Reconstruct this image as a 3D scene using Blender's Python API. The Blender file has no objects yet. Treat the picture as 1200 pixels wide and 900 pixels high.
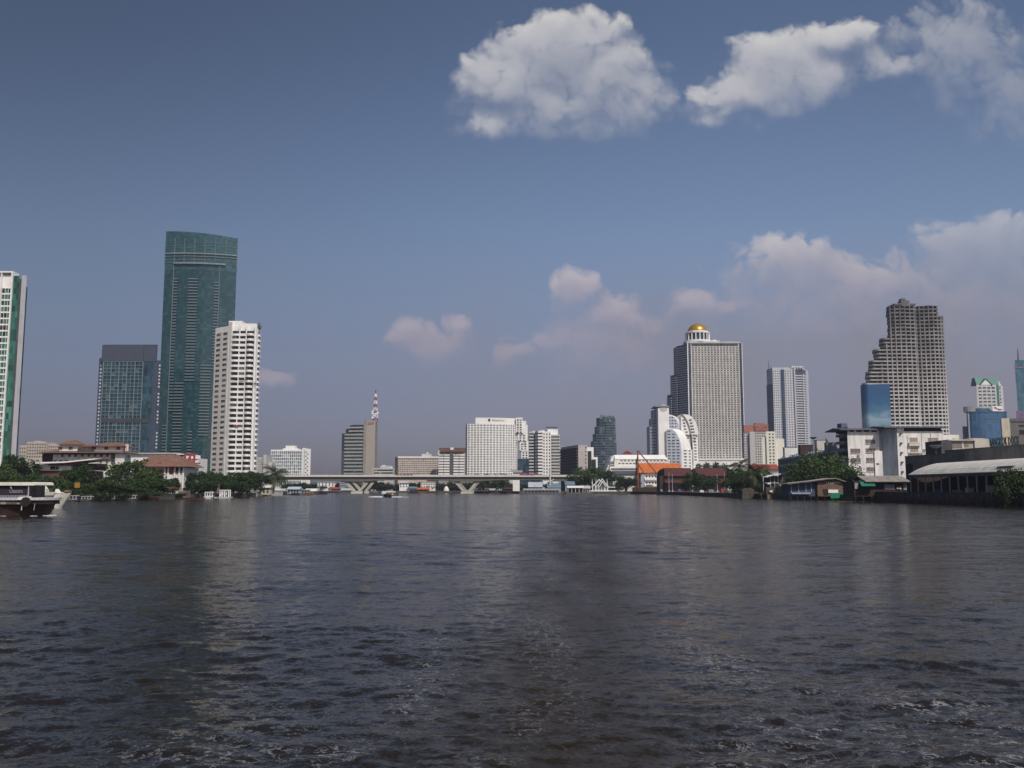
HAZE = True
import bpy, math, random
import numpy as np
from mathutils import Vector
random.seed(7)
R = math.radians
SC = bpy.context.scene
COL = SC.collection
# ---------------------------------------------------------------- picture geometry (1200x900 survey of the view)
FPX, CAMH = 1080.0, 3.5
PITCH = math.atan(123.0 / FPX)
cp, sp = math.cos(PITCH), math.sin(PITCH)
G = 1.8                                                     # level of the banks above the water

def PX(px, Y, py=545):
    v = (450 - py) / FPX
    return (px - 600) / FPX * Y / (cp - v * sp)

def PZ(py, Y):
    v = (450 - py) / FPX
    return CAMH + Y / (cp - v * sp) * (sp + v * cp)

def PT(px, Y, py=545):
    return (PX(px, Y, py), Y)

# ---------------------------------------------------------------- materials
_M = {}
def _new(name):
    m = bpy.data.materials.new(name); m.use_nodes = True
    nt = m.node_tree
    return m, nt, nt.nodes['Principled BSDF']

def N(nt, kind, **kw):
    n = nt.nodes.new(kind)
    for k, v in kw.items(): setattr(n, k, v)
    return n

def matte(col, rough=.75, var=.14, scale=.25, streak=.12, metal=0.0, spec=.3):
    """painted / rendered surface with blotches and rain streaks"""
    key = ('m', col, rough, var, scale, streak, metal)
    if key in _M: return _M[key]
    m, nt, b = _new('surface_%d' % len(_M))
    L = nt.links.new
    tc = N(nt, 'ShaderNodeTexCoord')
    n1 = N(nt, 'ShaderNodeTexNoise'); n1.inputs['Scale'].default_value = scale; n1.inputs['Detail'].default_value = 6
    L(tc.outputs['Object'], n1.inputs['Vector'])
    mp = N(nt, 'ShaderNodeMapping'); mp.inputs['Scale'].default_value = (scale * 3, scale * 3, scale * .45)
    L(tc.outputs['Object'], mp.inputs['Vector'])
    n2 = N(nt, 'ShaderNodeTexNoise'); n2.inputs['Scale'].default_value = 1; n2.inputs['Detail'].default_value = 4
    L(mp.outputs[0], n2.inputs['Vector'])
    r1 = N(nt, 'ShaderNodeMapRange'); r1.inputs[1].default_value = .3; r1.inputs[2].default_value = .7
    r1.inputs[3].default_value = 1 - var; r1.inputs[4].default_value = 1 + var
    L(n1.outputs['Fac'], r1.inputs[0])
    r2 = N(nt, 'ShaderNodeMapRange'); r2.inputs[1].default_value = .30; r2.inputs[2].default_value = .55
    r2.inputs[3].default_value = 1 - 1.2 * streak; r2.inputs[4].default_value = 1
    L(n2.outputs['Fac'], r2.inputs[0])
    mu = N(nt, 'ShaderNodeMath', operation='MULTIPLY'); L(r1.outputs[0], mu.inputs[0]); L(r2.outputs[0], mu.inputs[1])
    vm = N(nt, 'ShaderNodeVectorMath', operation='SCALE'); vm.inputs[0].default_value = col
    L(mu.outputs[0], vm.inputs['Scale']); L(vm.outputs[0], b.inputs['Base Color'])
    b.inputs['Roughness'].default_value = rough; b.inputs['Metallic'].default_value = metal
    b.inputs['Specular IOR Level'].default_value = spec
    _M[key] = m
    return m

def glass(col, pw=1.5, ph=3.0, var=.5, rough=.12, light=None, frac=.0, metal=.0, bay=0):
    """glazing: panes differ in tint, some have pale blinds (light / frac)"""
    key = ('g', col, pw, ph, var, rough, light, frac, metal, bay)
    if key in _M: return _M[key]
    m, nt, b = _new('glazing_%d' % len(_M))
    L = nt.links.new
    tc = N(nt, 'ShaderNodeTexCoord')
    ad = N(nt, 'ShaderNodeVectorMath', operation='ADD'); ad.inputs[1].default_value = (.313, .271, .117)
    L(tc.outputs['Object'], ad.inputs[0])
    dv = N(nt, 'ShaderNodeVectorMath', operation='DIVIDE'); dv.inputs[1].default_value = (pw, pw, ph)
    L(ad.outputs[0], dv.inputs[0])
    fl = N(nt, 'ShaderNodeVectorMath', operation='FLOOR'); L(dv.outputs[0], fl.inputs[0])
    wn = N(nt, 'ShaderNodeTexWhiteNoise', noise_dimensions='3D'); L(fl.outputs[0], wn.inputs['Vector'])
    r = N(nt, 'ShaderNodeMapRange'); r.inputs[3].default_value = 1 - var; r.inputs[4].default_value = 1 + var
    L(wn.outputs['Value'], r.inputs[0])
    fac = r.outputs[0]
    nz = N(nt, 'ShaderNodeTexNoise'); nz.inputs['Scale'].default_value = .06; nz.inputs['Detail'].default_value = 3
    L(fl.outputs[0], nz.inputs['Vector'])
    nz.inputs['Scale'].default_value = .22
    r3 = N(nt, 'ShaderNodeMapRange'); r3.inputs[1].default_value = .3; r3.inputs[2].default_value = .7
    r3.inputs[3].default_value = 1 - var * .6; r3.inputs[4].default_value = 1 + var * .6
    L(nz.outputs['Fac'], r3.inputs[0])
    mm = N(nt, 'ShaderNodeMath', operation='MULTIPLY'); L(fac, mm.inputs[0]); L(r3.outputs[0], mm.inputs[1])
    vm = N(nt, 'ShaderNodeVectorMath', operation='SCALE'); vm.inputs[0].default_value = col
    L(mm.outputs[0], vm.inputs['Scale'])
    out = vm.outputs[0]
    if light:
        gt = N(nt, 'ShaderNodeMath', operation='LESS_THAN'); gt.inputs[1].default_value = frac
        sep = N(nt, 'ShaderNodeSeparateColor'); L(wn.outputs['Color'], sep.inputs[0]); L(sep.outputs[1], gt.inputs[0])
        mx = N(nt, 'ShaderNodeMix', data_type='RGBA'); L(gt.outputs[0], mx.inputs[0])
        L(out, mx.inputs[6]); mx.inputs[7].default_value = (*light, 1); out = mx.outputs[2]
    L(out, b.inputs['Base Color'])
    b.inputs['Roughness'].default_value = rough; b.inputs['Metallic'].default_value = metal
    b.inputs['Specular IOR Level'].default_value = .5
    _M[key] = m
    return m

def foliage(c1, c2):
    key = ('f', c1, c2)
    if key in _M: return _M[key]
    m, nt, b = _new('leaves_%d' % len(_M))
    L = nt.links.new
    tc = N(nt, 'ShaderNodeTexCoord')
    g = N(nt, 'ShaderNodeNewGeometry')
    oi = N(nt, 'ShaderNodeObjectInfo')
    n1 = N(nt, 'ShaderNodeTexNoise'); n1.inputs['Scale'].default_value = .55; n1.inputs['Detail'].default_value = 4
    L(tc.outputs['Object'], n1.inputs['Vector'])
    a1 = N(nt, 'ShaderNodeMath', operation='MULTIPLY_ADD'); L(g.outputs['Random Per Island'], a1.inputs[0]); a1.inputs[1].default_value = .55
    r1 = N(nt, 'ShaderNodeMapRange'); r1.inputs[1].default_value = .3; r1.inputs[2].default_value = .7; r1.inputs[3].default_value = -.3; r1.inputs[4].default_value = .5
    L(n1.outputs['Fac'], r1.inputs[0]); L(r1.outputs[0], a1.inputs[2])
    a2 = N(nt, 'ShaderNodeMath', operation='MULTIPLY_ADD'); L(oi.outputs['Random'], a2.inputs[0]); a2.inputs[1].default_value = .4; L(a1.outputs[0], a2.inputs[2])
    a2.use_clamp = True
    mx = N(nt, 'ShaderNodeMix', data_type='RGBA'); L(a2.outputs[0], mx.inputs[0])
    mx.inputs[6].default_value = (*c1, 1); mx.inputs[7].default_value = (*c2, 1)
    L(mx.outputs[2], b.inputs['Base Color'])
    b.inputs['Roughness'].default_value = .6; b.inputs['Specular IOR Level'].default_value = .25
    _M[key] = m
    return m

def tiles(col, step=.45, var=.2):
    """pitched roof covering with fine courses"""
    key = ('t', col, step)
    if key in _M: return _M[key]
    m = matte(col, .8, var, .5, .1).copy(); nt = m.node_tree; b = nt.nodes['Principled BSDF']
    tc = N(nt, 'ShaderNodeTexCoord')
    w = N(nt, 'ShaderNodeTexWave', bands_direction='X'); w.inputs['Scale'].default_value = 1 / step / 3; w.inputs['Distortion'].default_value = .4
    nt.links.new(tc.outputs['Object'], w.inputs['Vector'])
    bm = N(nt, 'ShaderNodeBump'); bm.inputs['Strength'].default_value = .5; bm.inputs['Distance'].default_value = .05
    nt.links.new(w.outputs['Fac'], bm.inputs['Height']); nt.links.new(bm.outputs[0], b.inputs['Normal'])
    _M[key] = m
    return m

WHITE = matte((.78, .765, .74), var=.06, streak=.05)
OFFW = matte((.66, .64, .60), var=.08, streak=.08)
CREAM = matte((.60, .53, .42), var=.07, streak=.08)
LGREY = matte((.48, .47, .46), var=.08)
MGREY = matte((.30, .30, .30), var=.12)
DGREY = matte((.10, .10, .105), var=.2)
BLACK = matte((.02, .02, .022), var=.2)
CONC = matte((.34, .32, .29), var=.15, streak=.2)
BEIGE = matte((.46, .41, .35), var=.06, streak=.06)
BROWNROOF = tiles((.20, .105, .075))
DKRED = tiles((.085, .028, .024))
ORANGE = tiles((.50, .135, .035), .4)
REDROOF = tiles((.30, .06, .045))
BLUEROOF = tiles((.13, .19, .25), .3, .12)
TIN = tiles((.42, .40, .37), .25)
OLDTIN = tiles((.27, .245, .22), .25, .3)
WOOD = matte((.16, .10, .07), var=.35, scale=1.2, streak=.3)
DKWOOD = matte((.05, .03, .024), var=.35, scale=1.2, streak=.25)
RUST = matte((.20, .075, .035), var=.35, scale=1.0, streak=.2)
GDARK = glass((.022, .027, .033), 2.3, 2.9, .4, light=(.24, .22, .20), frac=.08)
GDARK2 = glass((.016, .019, .024), 2.3, 2.9, .4, light=(.18, .17, .16), frac=.05)
GBLUE = glass((.045, .07, .10), 1.6, 2.8, .4, .1)
WPAINT = matte((.8, .8, .78), rough=.4, var=.03, streak=.03)
RED = matte((.30, .055, .045), var=.15)
ALU = matte((.5, .51, .52), rough=.35, metal=.6, var=.05)

# ---------------------------------------------------------------- object helpers
ORG = {}
def tag(o, label=None, cat=None, group=None, kind=None):
    if label: o['label'] = label
    if cat: o['category'] = cat
    if group: o['group'] = group
    if kind: o['kind'] = kind
    return o

def thing(name, label, cat, loc, group=None):
    o = bpy.data.objects.new(name, None); COL.objects.link(o)
    o.location = loc; o.empty_display_size = 2
    ORG[o] = Vector(loc)
    return tag(o, label, cat, group)

class MB:
    def __init__(s): s.v, s.f, s.m = [], [], []
    def add(s, vs, fs, mi=0):
        b = len(s.v); s.v.extend(vs)
        s.f.extend(tuple(b + i for i in f) for f in fs); s.m.extend([mi] * len(fs)); return s
    def box(s, x0, x1, y0, y1, z0, z1, mi=0):
        vs = [(x, y, z) for z in (z0, z1) for x, y in ((x0, y0), (x1, y0), (x1, y1), (x0, y1))]
        return s.add(vs, [(3, 2, 1, 0), (4, 5, 6, 7), (0, 1, 5, 4), (1, 2, 6, 5), (2, 3, 7, 6), (3, 0, 4, 7)], mi)
    def fbox(s, fr, s0, s1, n0, n1, z0, z1, mi=0):
        """box in a facade frame: along the wall, outwards, up"""
        (ax, ay), (dx, dy) = fr
        q = lambda a, n: (ax + dx * a + dy * n, ay + dy * a - dx * n)
        c = [q(s0, n1), q(s1, n1), q(s1, n0), q(s0, n0)]
        vs = [(x, y, z) for z in (z0, z1) for x, y in c]
        return s.add(vs, [(3, 2, 1, 0), (4, 5, 6, 7), (0, 1, 5, 4), (1, 2, 6, 5), (2, 3, 7, 6), (3, 0, 4, 7)], mi)
    def prism(s, pts, z0, z1, mi=0, capmi=None):
        """pts counter-clockwise seen from above; z1 may be a list"""
        n = len(pts); zt = z1 if isinstance(z1, (list, tuple)) else [z1] * n
        vs = [(x, y, z0) for x, y in pts] + [(x, y, z) for (x, y), z in zip(pts, zt)]
        s.add(vs, [(i, (i + 1) % n, n + (i + 1) % n, n + i) for i in range(n)] + [tuple(range(n - 1, -1, -1))], mi)
        b = len(s.v) - 2 * n
        s.f.append(tuple(b + n + i for i in range(n))); s.m.append(mi if capmi is None else capmi)
        return s
    def prism_x(s, prof, x0, x1, mi=0):
        """profile in (y, z) swept along x"""
        n = len(prof)
        vs = [(x0, y, z) for y, z in prof] + [(x1, y, z) for y, z in prof]
        return s.add(vs, [(i, (i + 1) % n, n + (i + 1) % n, n + i) for i in range(n)] + [tuple(range(n - 1, -1, -1)), tuple(range(n, 2 * n))], mi)
    def prism_y(s, prof, y0, y1, mi=0):
        n = len(prof)
        vs = [(x, y0, z) for x, z in prof] + [(x, y1, z) for x, z in prof]
        return s.add(vs, [(i, (i + 1) % n, n + (i + 1) % n, n + i) for i in range(n)] + [tuple(range(n - 1, -1, -1)), tuple(range(n, 2 * n))], mi)
    def tube(s, p, q, r0, r1=None, n=8, mi=0):
        p, q = Vector(p), Vector(q); r1 = r0 if r1 is None else r1
        d = (q - p).normalized(); a = d.orthogonal().normalized(); c = d.cross(a)
        vs = []
        for o, r in ((p, r0), (q, r1)):
            for i in range(n):
                t = 2 * math.pi * i / n
                vs.append(tuple(o + a * (r * math.cos(t)) + c * (r * math.sin(t))))
        return s.add(vs, [(i, (i + 1) % n, n + (i + 1) % n, n + i) for i in range(n)] + [tuple(range(n - 1, -1, -1)), tuple(range(n, 2 * n))], mi)
    def lathe(s, cx, cy, prof, n=24, mi=0):
        vs, fs, k = [], [], len(prof)
        for r, z in prof:
            for i in range(n):
                t = 2 * math.pi * i / n
                vs.append((cx + r * math.cos(t), cy + r * math.sin(t), z))
        for j in range(k - 1):
            for i in range(n):
                fs.append((j * n + i, j * n + (i + 1) % n, (j + 1) * n + (i + 1) % n, (j + 1) * n + i))
        fs.append(tuple(range(n - 1, -1, -1))); fs.append(tuple((k - 1) * n + i for i in range(n)))
        return s.add(vs, fs, mi)
    def hip(s, x0, x1, y0, y1, z0, z1, ins, over=.0, mi=0, along='x'):
        """hipped roof; ins = ridge inset"""
        x0 -= over; x1 += over; y0 -= over; y1 += over
        ym, xm = (y0 + y1) / 2, (x0 + x1) / 2
        if along == 'x': r = [(x0 + ins, ym, z1), (x1 - ins, ym, z1)]
        else: r = [(xm, y0 + ins, z1), (xm, y1 - ins, z1)]
        vs = [(x0, y0, z0), (x1, y0, z0), (x1, y1, z0), (x0, y1, z0)] + r
        fs = [(0, 1, 5, 4), (1, 2, 5), (2, 3, 4, 5), (3, 0, 4)] if along == 'x' else [(0, 1, 4), (1, 2, 5, 4), (2, 3, 5), (3, 0, 4, 5)]
        return s.add(vs, fs + [(3, 2, 1, 0)], mi)
    def gable(s, x0, x1, y0, y1, z0, z1, over=.0, th=.15, mi=0, along='x', ridge=.5):
        """two roof slopes of some thickness"""
        if along == 'x':
            ym = y0 + (y1 - y0) * ridge; sl = (z1 - z0) / max(ym - y0, .1)
            p = [(y0 - over, z0 - over * sl), (ym, z1), (y1 + over, z0 - over * (z1 - z0) / max(y1 - ym, .1))]
            p += [(p[2][0], p[2][1] - th), (ym, z1 - th), (p[0][0], p[0][1] - th)]
            return s.prism_x(p, x0 - over, x1 + over, mi)
        xm = x0 + (x1 - x0) * ridge; sl = (z1 - z0) / max(xm - x0, .1)
        p = [(x0 - over, z0 - over * sl), (xm, z1), (x1 + over, z0 - over * (z1 - z0) / max(x1 - xm, .1))]
        p += [(p[2][0], p[2][1] - th), (xm, z1 - th), (p[0][0], p[0][1] - th)]
        return s.prism_y(p[::-1], y0 - over, y1 + over, mi)
    def build(s, name, mats, parent=None, loc=None, smooth=False):
        mats = mats if isinstance(mats, (list, tuple)) else [mats]
        root = parent
        while root is not None and root.parent is not None: root = root.parent
        if root is not None: off = ORG[root]
        else:
            if loc is None:
                a = np.array(s.v); loc = (float(a[:, 0].mean()), float(a[:, 1].mean()), float(a[:, 2].min()))
            off = Vector(loc)
        me = bpy.data.meshes.new(name)
        ox, oy, oz = off
        me.from_pydata([(x - ox, y - oy, z - oz) for x, y, z in s.v], [], s.f)
        for m in mats: me.materials.append(m)
        if len(mats) > 1: me.polygons.foreach_set('material_index', s.m)
        if smooth: me.polygons.foreach_set('use_smooth', [True] * len(s.f))
        me.validate(); me.update()
        o = bpy.data.objects.new(name, me); COL.objects.link(o)
        if parent is not None: o.parent = parent
        else: o.location = off; ORG[o] = off
        return o

def rbox(m, p0, p1, Y, dep, z0, z1, py=545, mi=0):
    """a block whose flanks run with the line of sight (buildings that stand square to the viewer's bank)"""
    m.prism([PT(p0, Y, py), PT(p1, Y, py), PT(p1, Y + dep, py), PT(p0, Y + dep, py)], z0, z1, mi)

def P(name, mats, parent, fn, **kw):
    """one part from one little drawing function"""
    m = MB(); fn(m); return m.build(name, mats, parent, **kw)

def frame(A, B):
    d = Vector((B[0] - A[0], B[1] - A[1])); l = d.length; d /= l
    return (A, (d.x, d.y)), l

def fpt(fr, s, n):
    (ax, ay), (dx, dy) = fr
    return (ax + dx * s + dy * n, ay + dy * s - dx * n)

def repeats(root, name, first, offsets, cap=100):
    """copies of a part at offsets (the first is at 0); past the cap the rest is one object"""
    out = [first]
    for i, off in enumerate(offsets):
        if i < cap - 1:
            c = first.copy(); COL.objects.link(c); c.parent = first.parent
            c.location = first.location + Vector(off); out.append(c)
        else:
            vs, fs, b = [], [], [v.co.copy() for v in first.data.vertices]
            pf = [tuple(p.vertices) for p in first.data.polygons]
            for of in offsets[i:]:
                k = len(vs); vs += [tuple(v + Vector(of)) for v in b]; fs += [tuple(k + q for q in f) for f in pf]
            me = bpy.data.meshes.new(name); me.from_pydata(vs, [], fs)
            for m in first.data.materials: me.materials.append(m)
            o = bpy.data.objects.new(name, me); COL.objects.link(o); o.parent = first.parent; o['kind'] = 'stuff'
            break
    return out

_WM = {}
def windows(root, recs, mats, cap=100, name='window'):
    """recs: (x, y, z, angle, w, h) pane centres in world space; one part each, past the cap one object"""
    if not recs: return
    recs = sorted(recs, key=lambda r: -(r[4] * r[5]) / (r[0] ** 2 + r[1] ** 2 + (r[2] - 3) ** 2))
    mats = mats if isinstance(mats, (list, tuple)) else [mats]
    off = ORG[root]
    # spread the single parts over the first rows but keep the largest
    for x, y, z, a, w, h in recs[:cap]:
        mt = random.choice(mats)
        k = (round(w, 1), round(h, 1), mt.name)
        if k not in _WM:
            m = MB(); W, Hh = k[0] / 2, k[1] / 2
            m.box(-W, W, -.05, .05, -Hh, Hh)
            me = bpy.data.meshes.new(name); me.from_pydata(m.v, [], m.f); me.materials.append(mt); _WM[k] = me
        o = bpy.data.objects.new(name, _WM[k]); COL.objects.link(o); o.parent = root
        o.location = Vector((x, y, z)) - off; o.rotation_euler.z = a
    if len(recs) > cap:
        m = MB()
        for x, y, z, a, w, h in recs[cap:]:
            fr = ((x - math.cos(a) * w / 2, y - math.sin(a) * w / 2), (math.cos(a), math.sin(a)))
            m.fbox(fr, 0, w, -.05, .05, z - h / 2, z + h / 2, random.randrange(len(mats)))
        o = m.build(name, list(mats), root); o['kind'] = 'stuff'

def face(A, B, z0, z1, nx, nz, fw=.6, fh=.5, proud=.35, mb=None, recs=None, vert=True, hor=True, mi=0, zoff=0, skip=None, edge=0):
    """a punched wall: piers and floor bands stand proud of the body, panes sit in the recesses"""
    fr, l = frame(A, B)
    cw, ch = (l - 2 * edge) / nx, (z1 - z0) / nz
    pw, bh = cw * (1 - fw), ch * (1 - fh)
    if mb is not None:
        if vert:
            for i in range(nx + 1):
                c = edge + i * cw
                mb.fbox(fr, max(0, c - pw / 2), min(l, c + pw / 2), 0, proud, z0, z1, mi)
            if edge:
                mb.fbox(fr, 0, edge, 0, proud, z0, z1, mi); mb.fbox(fr, l - edge, l, 0, proud, z0, z1, mi)
        if hor:
            for j in range(nz + 1):
                c = z0 + j * ch + zoff * ch
                mb.fbox(fr, .02, l - .02, 0, proud - .03, max(z0 + .01, c - bh / 2), min(z1 - .01, c + bh / 2), mi)
    if recs is not None:
        a = math.atan2(fr[1][1], fr[1][0])
        for j in range(nz):
            for i in range(nx):
                if skip and skip(i, j): continue
                x, y = fpt(fr, edge + (i + .5) * cw, .06)
                recs.append((x, y, z0 + (j + .5 + zoff) * ch, a, cw * fw * .98, ch * fh * .98))

def ccw(pts):
    a = sum(x0 * y1 - x1 * y0 for (x0, y0), (x1, y1) in zip(pts, pts[1:] + pts[:1]))
    return pts if a > 0 else pts[::-1]

def text(s, size, parent, loc, rot, mat, name='lettering', depth=.05, width=None, world=True, shear=0):
    cu = bpy.data.curves.new('t', 'FONT'); cu.body = s; cu.size = size; cu.extrude = depth; cu.align_x = 'CENTER'; cu.shear = shear
    t = bpy.data.objects.new('t', cu); COL.objects.link(t)
    bpy.context.view_layer.update()
    me = bpy.data.meshes.new_from_object(t.evaluated_get(bpy.context.evaluated_depsgraph_get()))
    bpy.data.objects.remove(t)
    me.materials.clear(); me.materials.append(mat)
    o = bpy.data.objects.new(name, me); COL.objects.link(o); o.parent = parent
    root = parent
    while root.parent is not None: root = root.parent
    o.location = Vector(loc) - ORG[root]; o.rotation_euler = rot
    if width:
        xs = [v.co.x for v in me.vertices]; o.scale.x = width / max(.01, max(xs) - min(xs))
    return o
# ================================================================ camera, light, air
cam = bpy.data.cameras.new('camera'); co = bpy.data.objects.new('camera', cam); COL.objects.link(co)
cam.sensor_width = 36; cam.lens = 36 * FPX / 1200; cam.clip_end = 60000; cam.clip_start = .1
co.location = (0, 0, CAMH); co.rotation_euler = (math.pi / 2 + PITCH, 0, 0)
SC.camera = co
SUN_EL, SUN_AZ = R(46), R(28)          # the sun stands behind the viewer's right shoulder
sd = Vector((math.sin(SUN_AZ) * math.cos(SUN_EL), -math.cos(SUN_AZ) * math.cos(SUN_EL), math.sin(SUN_EL)))
sl = bpy.data.lights.new('sun', 'SUN'); sl.energy = 3.3; sl.angle = R(.6); sl.color = (1, .94, .85)
so = bpy.data.objects.new('sun', sl); COL.objects.link(so)
so.rotation_euler = sd.to_track_quat('Z', 'Y').to_euler()

w = bpy.data.worlds.new('World'); SC.world = w; w.use_nodes = True
nt = w.node_tree; L = nt.links.new
bg = nt.nodes['Background']
SKYS = .055
bg.inputs['Strength'].default_value = SKYS
sky = N(nt, 'ShaderNodeTexSky', sky_type='NISHITA'); sky.sun_disc = False
sky.sun_elevation = SUN_EL; sky.sun_rotation = math.atan2(sd.x, sd.y); sky.air_density = 1.0; sky.dust_density = 1.6; sky.ozone_density = 1.2
tc = N(nt, 'ShaderNodeTexCoord')
sep = N(nt, 'ShaderNodeSeparateXYZ'); L(tc.outputs['Generated'], sep.inputs[0])

def math_(op, a, b=None, c=None, clamp=False):
    n = N(nt, 'ShaderNodeMath', operation=op); n.use_clamp = clamp
    for i, x in enumerate((a, b, c)):
        if x is None: continue
        if isinstance(x, (int, float)): n.inputs[i].default_value = x
        else: L(x, n.inputs[i])
    return n.outputs[0]

def rng(x, a, b, c=0., d=1., smooth=True):
    n = N(nt, 'ShaderNodeMapRange')
    if smooth: n.interpolation_type = 'SMOOTHSTEP'
    n.inputs[1].default_value = a; n.inputs[2].default_value = b; n.inputs[3].default_value = c; n.inputs[4].default_value = d
    L(x, n.inputs[0]); return n.outputs[0]

# ---- clouds: each one a bundle of lobes given by its bearing (x/y) and height (z/y)
def q(px, py):
    u = (px - 600) / FPX; v = (450 - py) / FPX
    y = cp - v * sp
    return u / y, (sp + v * cp) / y
K = 1 / FPX
CL = [  # px, py, rx, ry (picture scale), weight
    (652, 58, 92, 52, 1.0), (598, 92, 78, 46, .95), (712, 88, 74, 56, .95), (655, 116, 126, 54, .7), (575, 148, 52, 20, .5), (735, 118, 60, 40, .7), (690, 40, 50, 34, .8),
    (918, 62, 66, 36, .85), (985, 46, 60, 34, .9), (868, 116, 74, 28, .85), (930, 88, 88, 52, .95), (880, 108, 60, 36, .85), (1040, 72, 60, 26, .55), (850, 134, 50, 18, .7),
    (1128, 56, 92, 66, .66), (1185, 110, 70, 60, .5),
    (925, 308, 80, 42, .85), (1160, 292, 100, 52, .9), (1030, 330, 120, 40, .62), (1185, 270, 50, 30, .7), (960, 352, 150, 56, .55), (1120, 350, 160, 60, .6),
    (670, 342, 36, 30, .85), (708, 366, 52, 26, .78), (742, 376, 26, 16, .6), (622, 408, 40, 24, .5), (826, 362, 46, 28, .62), (700, 398, 96, 54, .72),
    (505, 406, 50, 30, .80), (476, 404, 26, 18, .6), (528, 392, 22, 18, .5), (320, 452, 30, 14, .5),
]
def cloud_group():
    g = bpy.data.node_groups.new('cloud_field', 'ShaderNodeTree')
    g.interface.new_socket('uv', in_out='INPUT', socket_type='NodeSocketVector')
    g.interface.new_socket('field', in_out='OUTPUT', socket_type='NodeSocketFloat')
    gi = g.nodes.new('NodeGroupInput'); go = g.nodes.new('NodeGroupOutput'); l = g.links.new
    # slow warp makes the outlines uneven
    wz = N(g, 'ShaderNodeTexNoise', noise_dimensions='2D'); wz.inputs['Scale'].default_value = 16; wz.inputs['Detail'].default_value = 3
    l(gi.outputs[0], wz.inputs['Vector'])
    ws = N(g, 'ShaderNodeVectorMath', operation='MULTIPLY_ADD'); l(wz.outputs['Color'], ws.inputs[0])
    ws.inputs[1].default_value = (.05, .05, 0); ws.inputs[2].default_value = (-.025, -.025, 0)
    wa = N(g, 'ShaderNodeVectorMath', operation='ADD'); l(gi.outputs[0], wa.inputs[0]); l(ws.outputs[0], wa.inputs[1])
    acc = None
    for px, py, rx, ry, wt in CL:
        u, v = q(px, py)
        a = N(g, 'ShaderNodeVectorMath', operation='SUBTRACT'); l(wa.outputs[0], a.inputs[0]); a.inputs[1].default_value = (u, v, 0)
        b = N(g, 'ShaderNodeVectorMath', operation='MULTIPLY'); l(a.outputs[0], b.inputs[0]); b.inputs[1].default_value = (1 / (rx * K), 1 / (ry * K), 0)
        d = N(g, 'ShaderNodeVectorMath', operation='DOT_PRODUCT'); l(b.outputs[0], d.inputs[0]); l(b.outputs[0], d.inputs[1])
        e = N(g, 'ShaderNodeMath', operation='MULTIPLY_ADD'); l(d.outputs['Value'], e.inputs[0]); e.inputs[1].default_value = -wt; e.inputs[2].default_value = wt
        if acc is None: acc = e.outputs[0]
        else:
            mx = N(g, 'ShaderNodeMath', operation='SMOOTH_MAX'); l(acc, mx.inputs[0]); l(e.outputs[0], mx.inputs[1]); mx.inputs[2].default_value = .6
            acc = mx.outputs[0]
    g.interface.new_socket('smooth', in_out='OUTPUT', socket_type='NodeSocketFloat')
    n1 = N(g, 'ShaderNodeTexNoise', noise_dimensions='2D'); n1.inputs['Scale'].default_value = 19; n1.inputs['Detail'].default_value = 7; n1.inputs['Roughness'].default_value = .55
    l(gi.outputs[0], n1.inputs['Vector'])
    n2 = N(g, 'ShaderNodeTexVoronoi', voronoi_dimensions='2D', feature='F1'); n2.inputs['Scale'].default_value = 36; n2.inputs['Detail'].default_value = 2; n2.inputs['Roughness'].default_value = .5
    l(wa.outputs[0], n2.inputs['Vector'])
    vq = N(g, 'ShaderNodeMath', operation='MULTIPLY'); l(n2.outputs['Distance'], vq.inputs[0]); l(n2.outputs['Distance'], vq.inputs[1])
    m1 = N(g, 'ShaderNodeMath', operation='MULTIPLY_ADD'); l(n1.outputs['Fac'], m1.inputs[0]); m1.inputs[1].default_value = .95; m1.inputs[2].default_value = -.47
    m2 = N(g, 'ShaderNodeMath', operation='MULTIPLY_ADD'); l(vq.outputs[0], m2.inputs[0]); m2.inputs[1].default_value = -.34; l(m1.outputs[0], m2.inputs[2])
    ad = N(g, 'ShaderNodeMath', operation='ADD'); l(acc, ad.inputs[0]); l(m2.outputs[0], ad.inputs[1])
    l(ad.outputs[0], go.inputs[0]); l(acc, go.inputs[1])
    return g

ysafe = math_('MAXIMUM', sep.outputs['Y'], .05)
front = rng(sep.outputs['Y'], .12, .3)
u_ = math_('DIVIDE', sep.outputs['X'], ysafe); v_ = math_('DIVIDE', sep.outputs['Z'], ysafe)
uv = N(nt, 'ShaderNodeCombineXYZ'); L(u_, uv.inputs[0]); L(v_, uv.inputs[1])
cg = cloud_group()
def field(off):
    n = N(nt, 'ShaderNodeGroup'); n.node_tree = cg
    a = N(nt, 'ShaderNodeVectorMath', operation='ADD'); L(uv.outputs[0], a.inputs[0]); a.inputs[1].default_value = off
    L(a.outputs[0], n.inputs[0]); return n.outputs[0], n.outputs[1]
f0, s0 = field((0, 0, 0)); f1, s1_ = field((-.004, .018, 0))
ts = math_('SUBTRACT', s0, s1_); td = math_('SUBTRACT', math_('SUBTRACT', f0, f1), ts)
crisp = rng(ts, -.05, .35)
soft_ = rng(f0, -.45, .75); hard_ = rng(f0, -.22, .40)
dm = N(nt, 'ShaderNodeMix', data_type='FLOAT'); L(crisp, dm.inputs[0]); L(soft_, dm.inputs[2]); L(hard_, dm.inputs[3])
den0 = dm.outputs[0]
under = rng(ts, -.75, .25, .04, 1)                      # undersides dissolve into the air
dlow = math_('MULTIPLY', rng(v_, .12, .36, .34, .92), rng(u_, .38, .50, 1, .62))                      # lower clouds sit in thicker air
den = math_('MULTIPLY', math_('MULTIPLY', math_('MULTIPLY', den0, under), dlow), front)
lit = math_('MULTIPLY_ADD', ts, .60, .42)               # tops catch the light, undersides are grey
lit = math_('MULTIPLY_ADD', td, .11, lit, clamp=True)
def rgb(c): 
    return (*[x / SKYS for x in c], 1)
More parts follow.
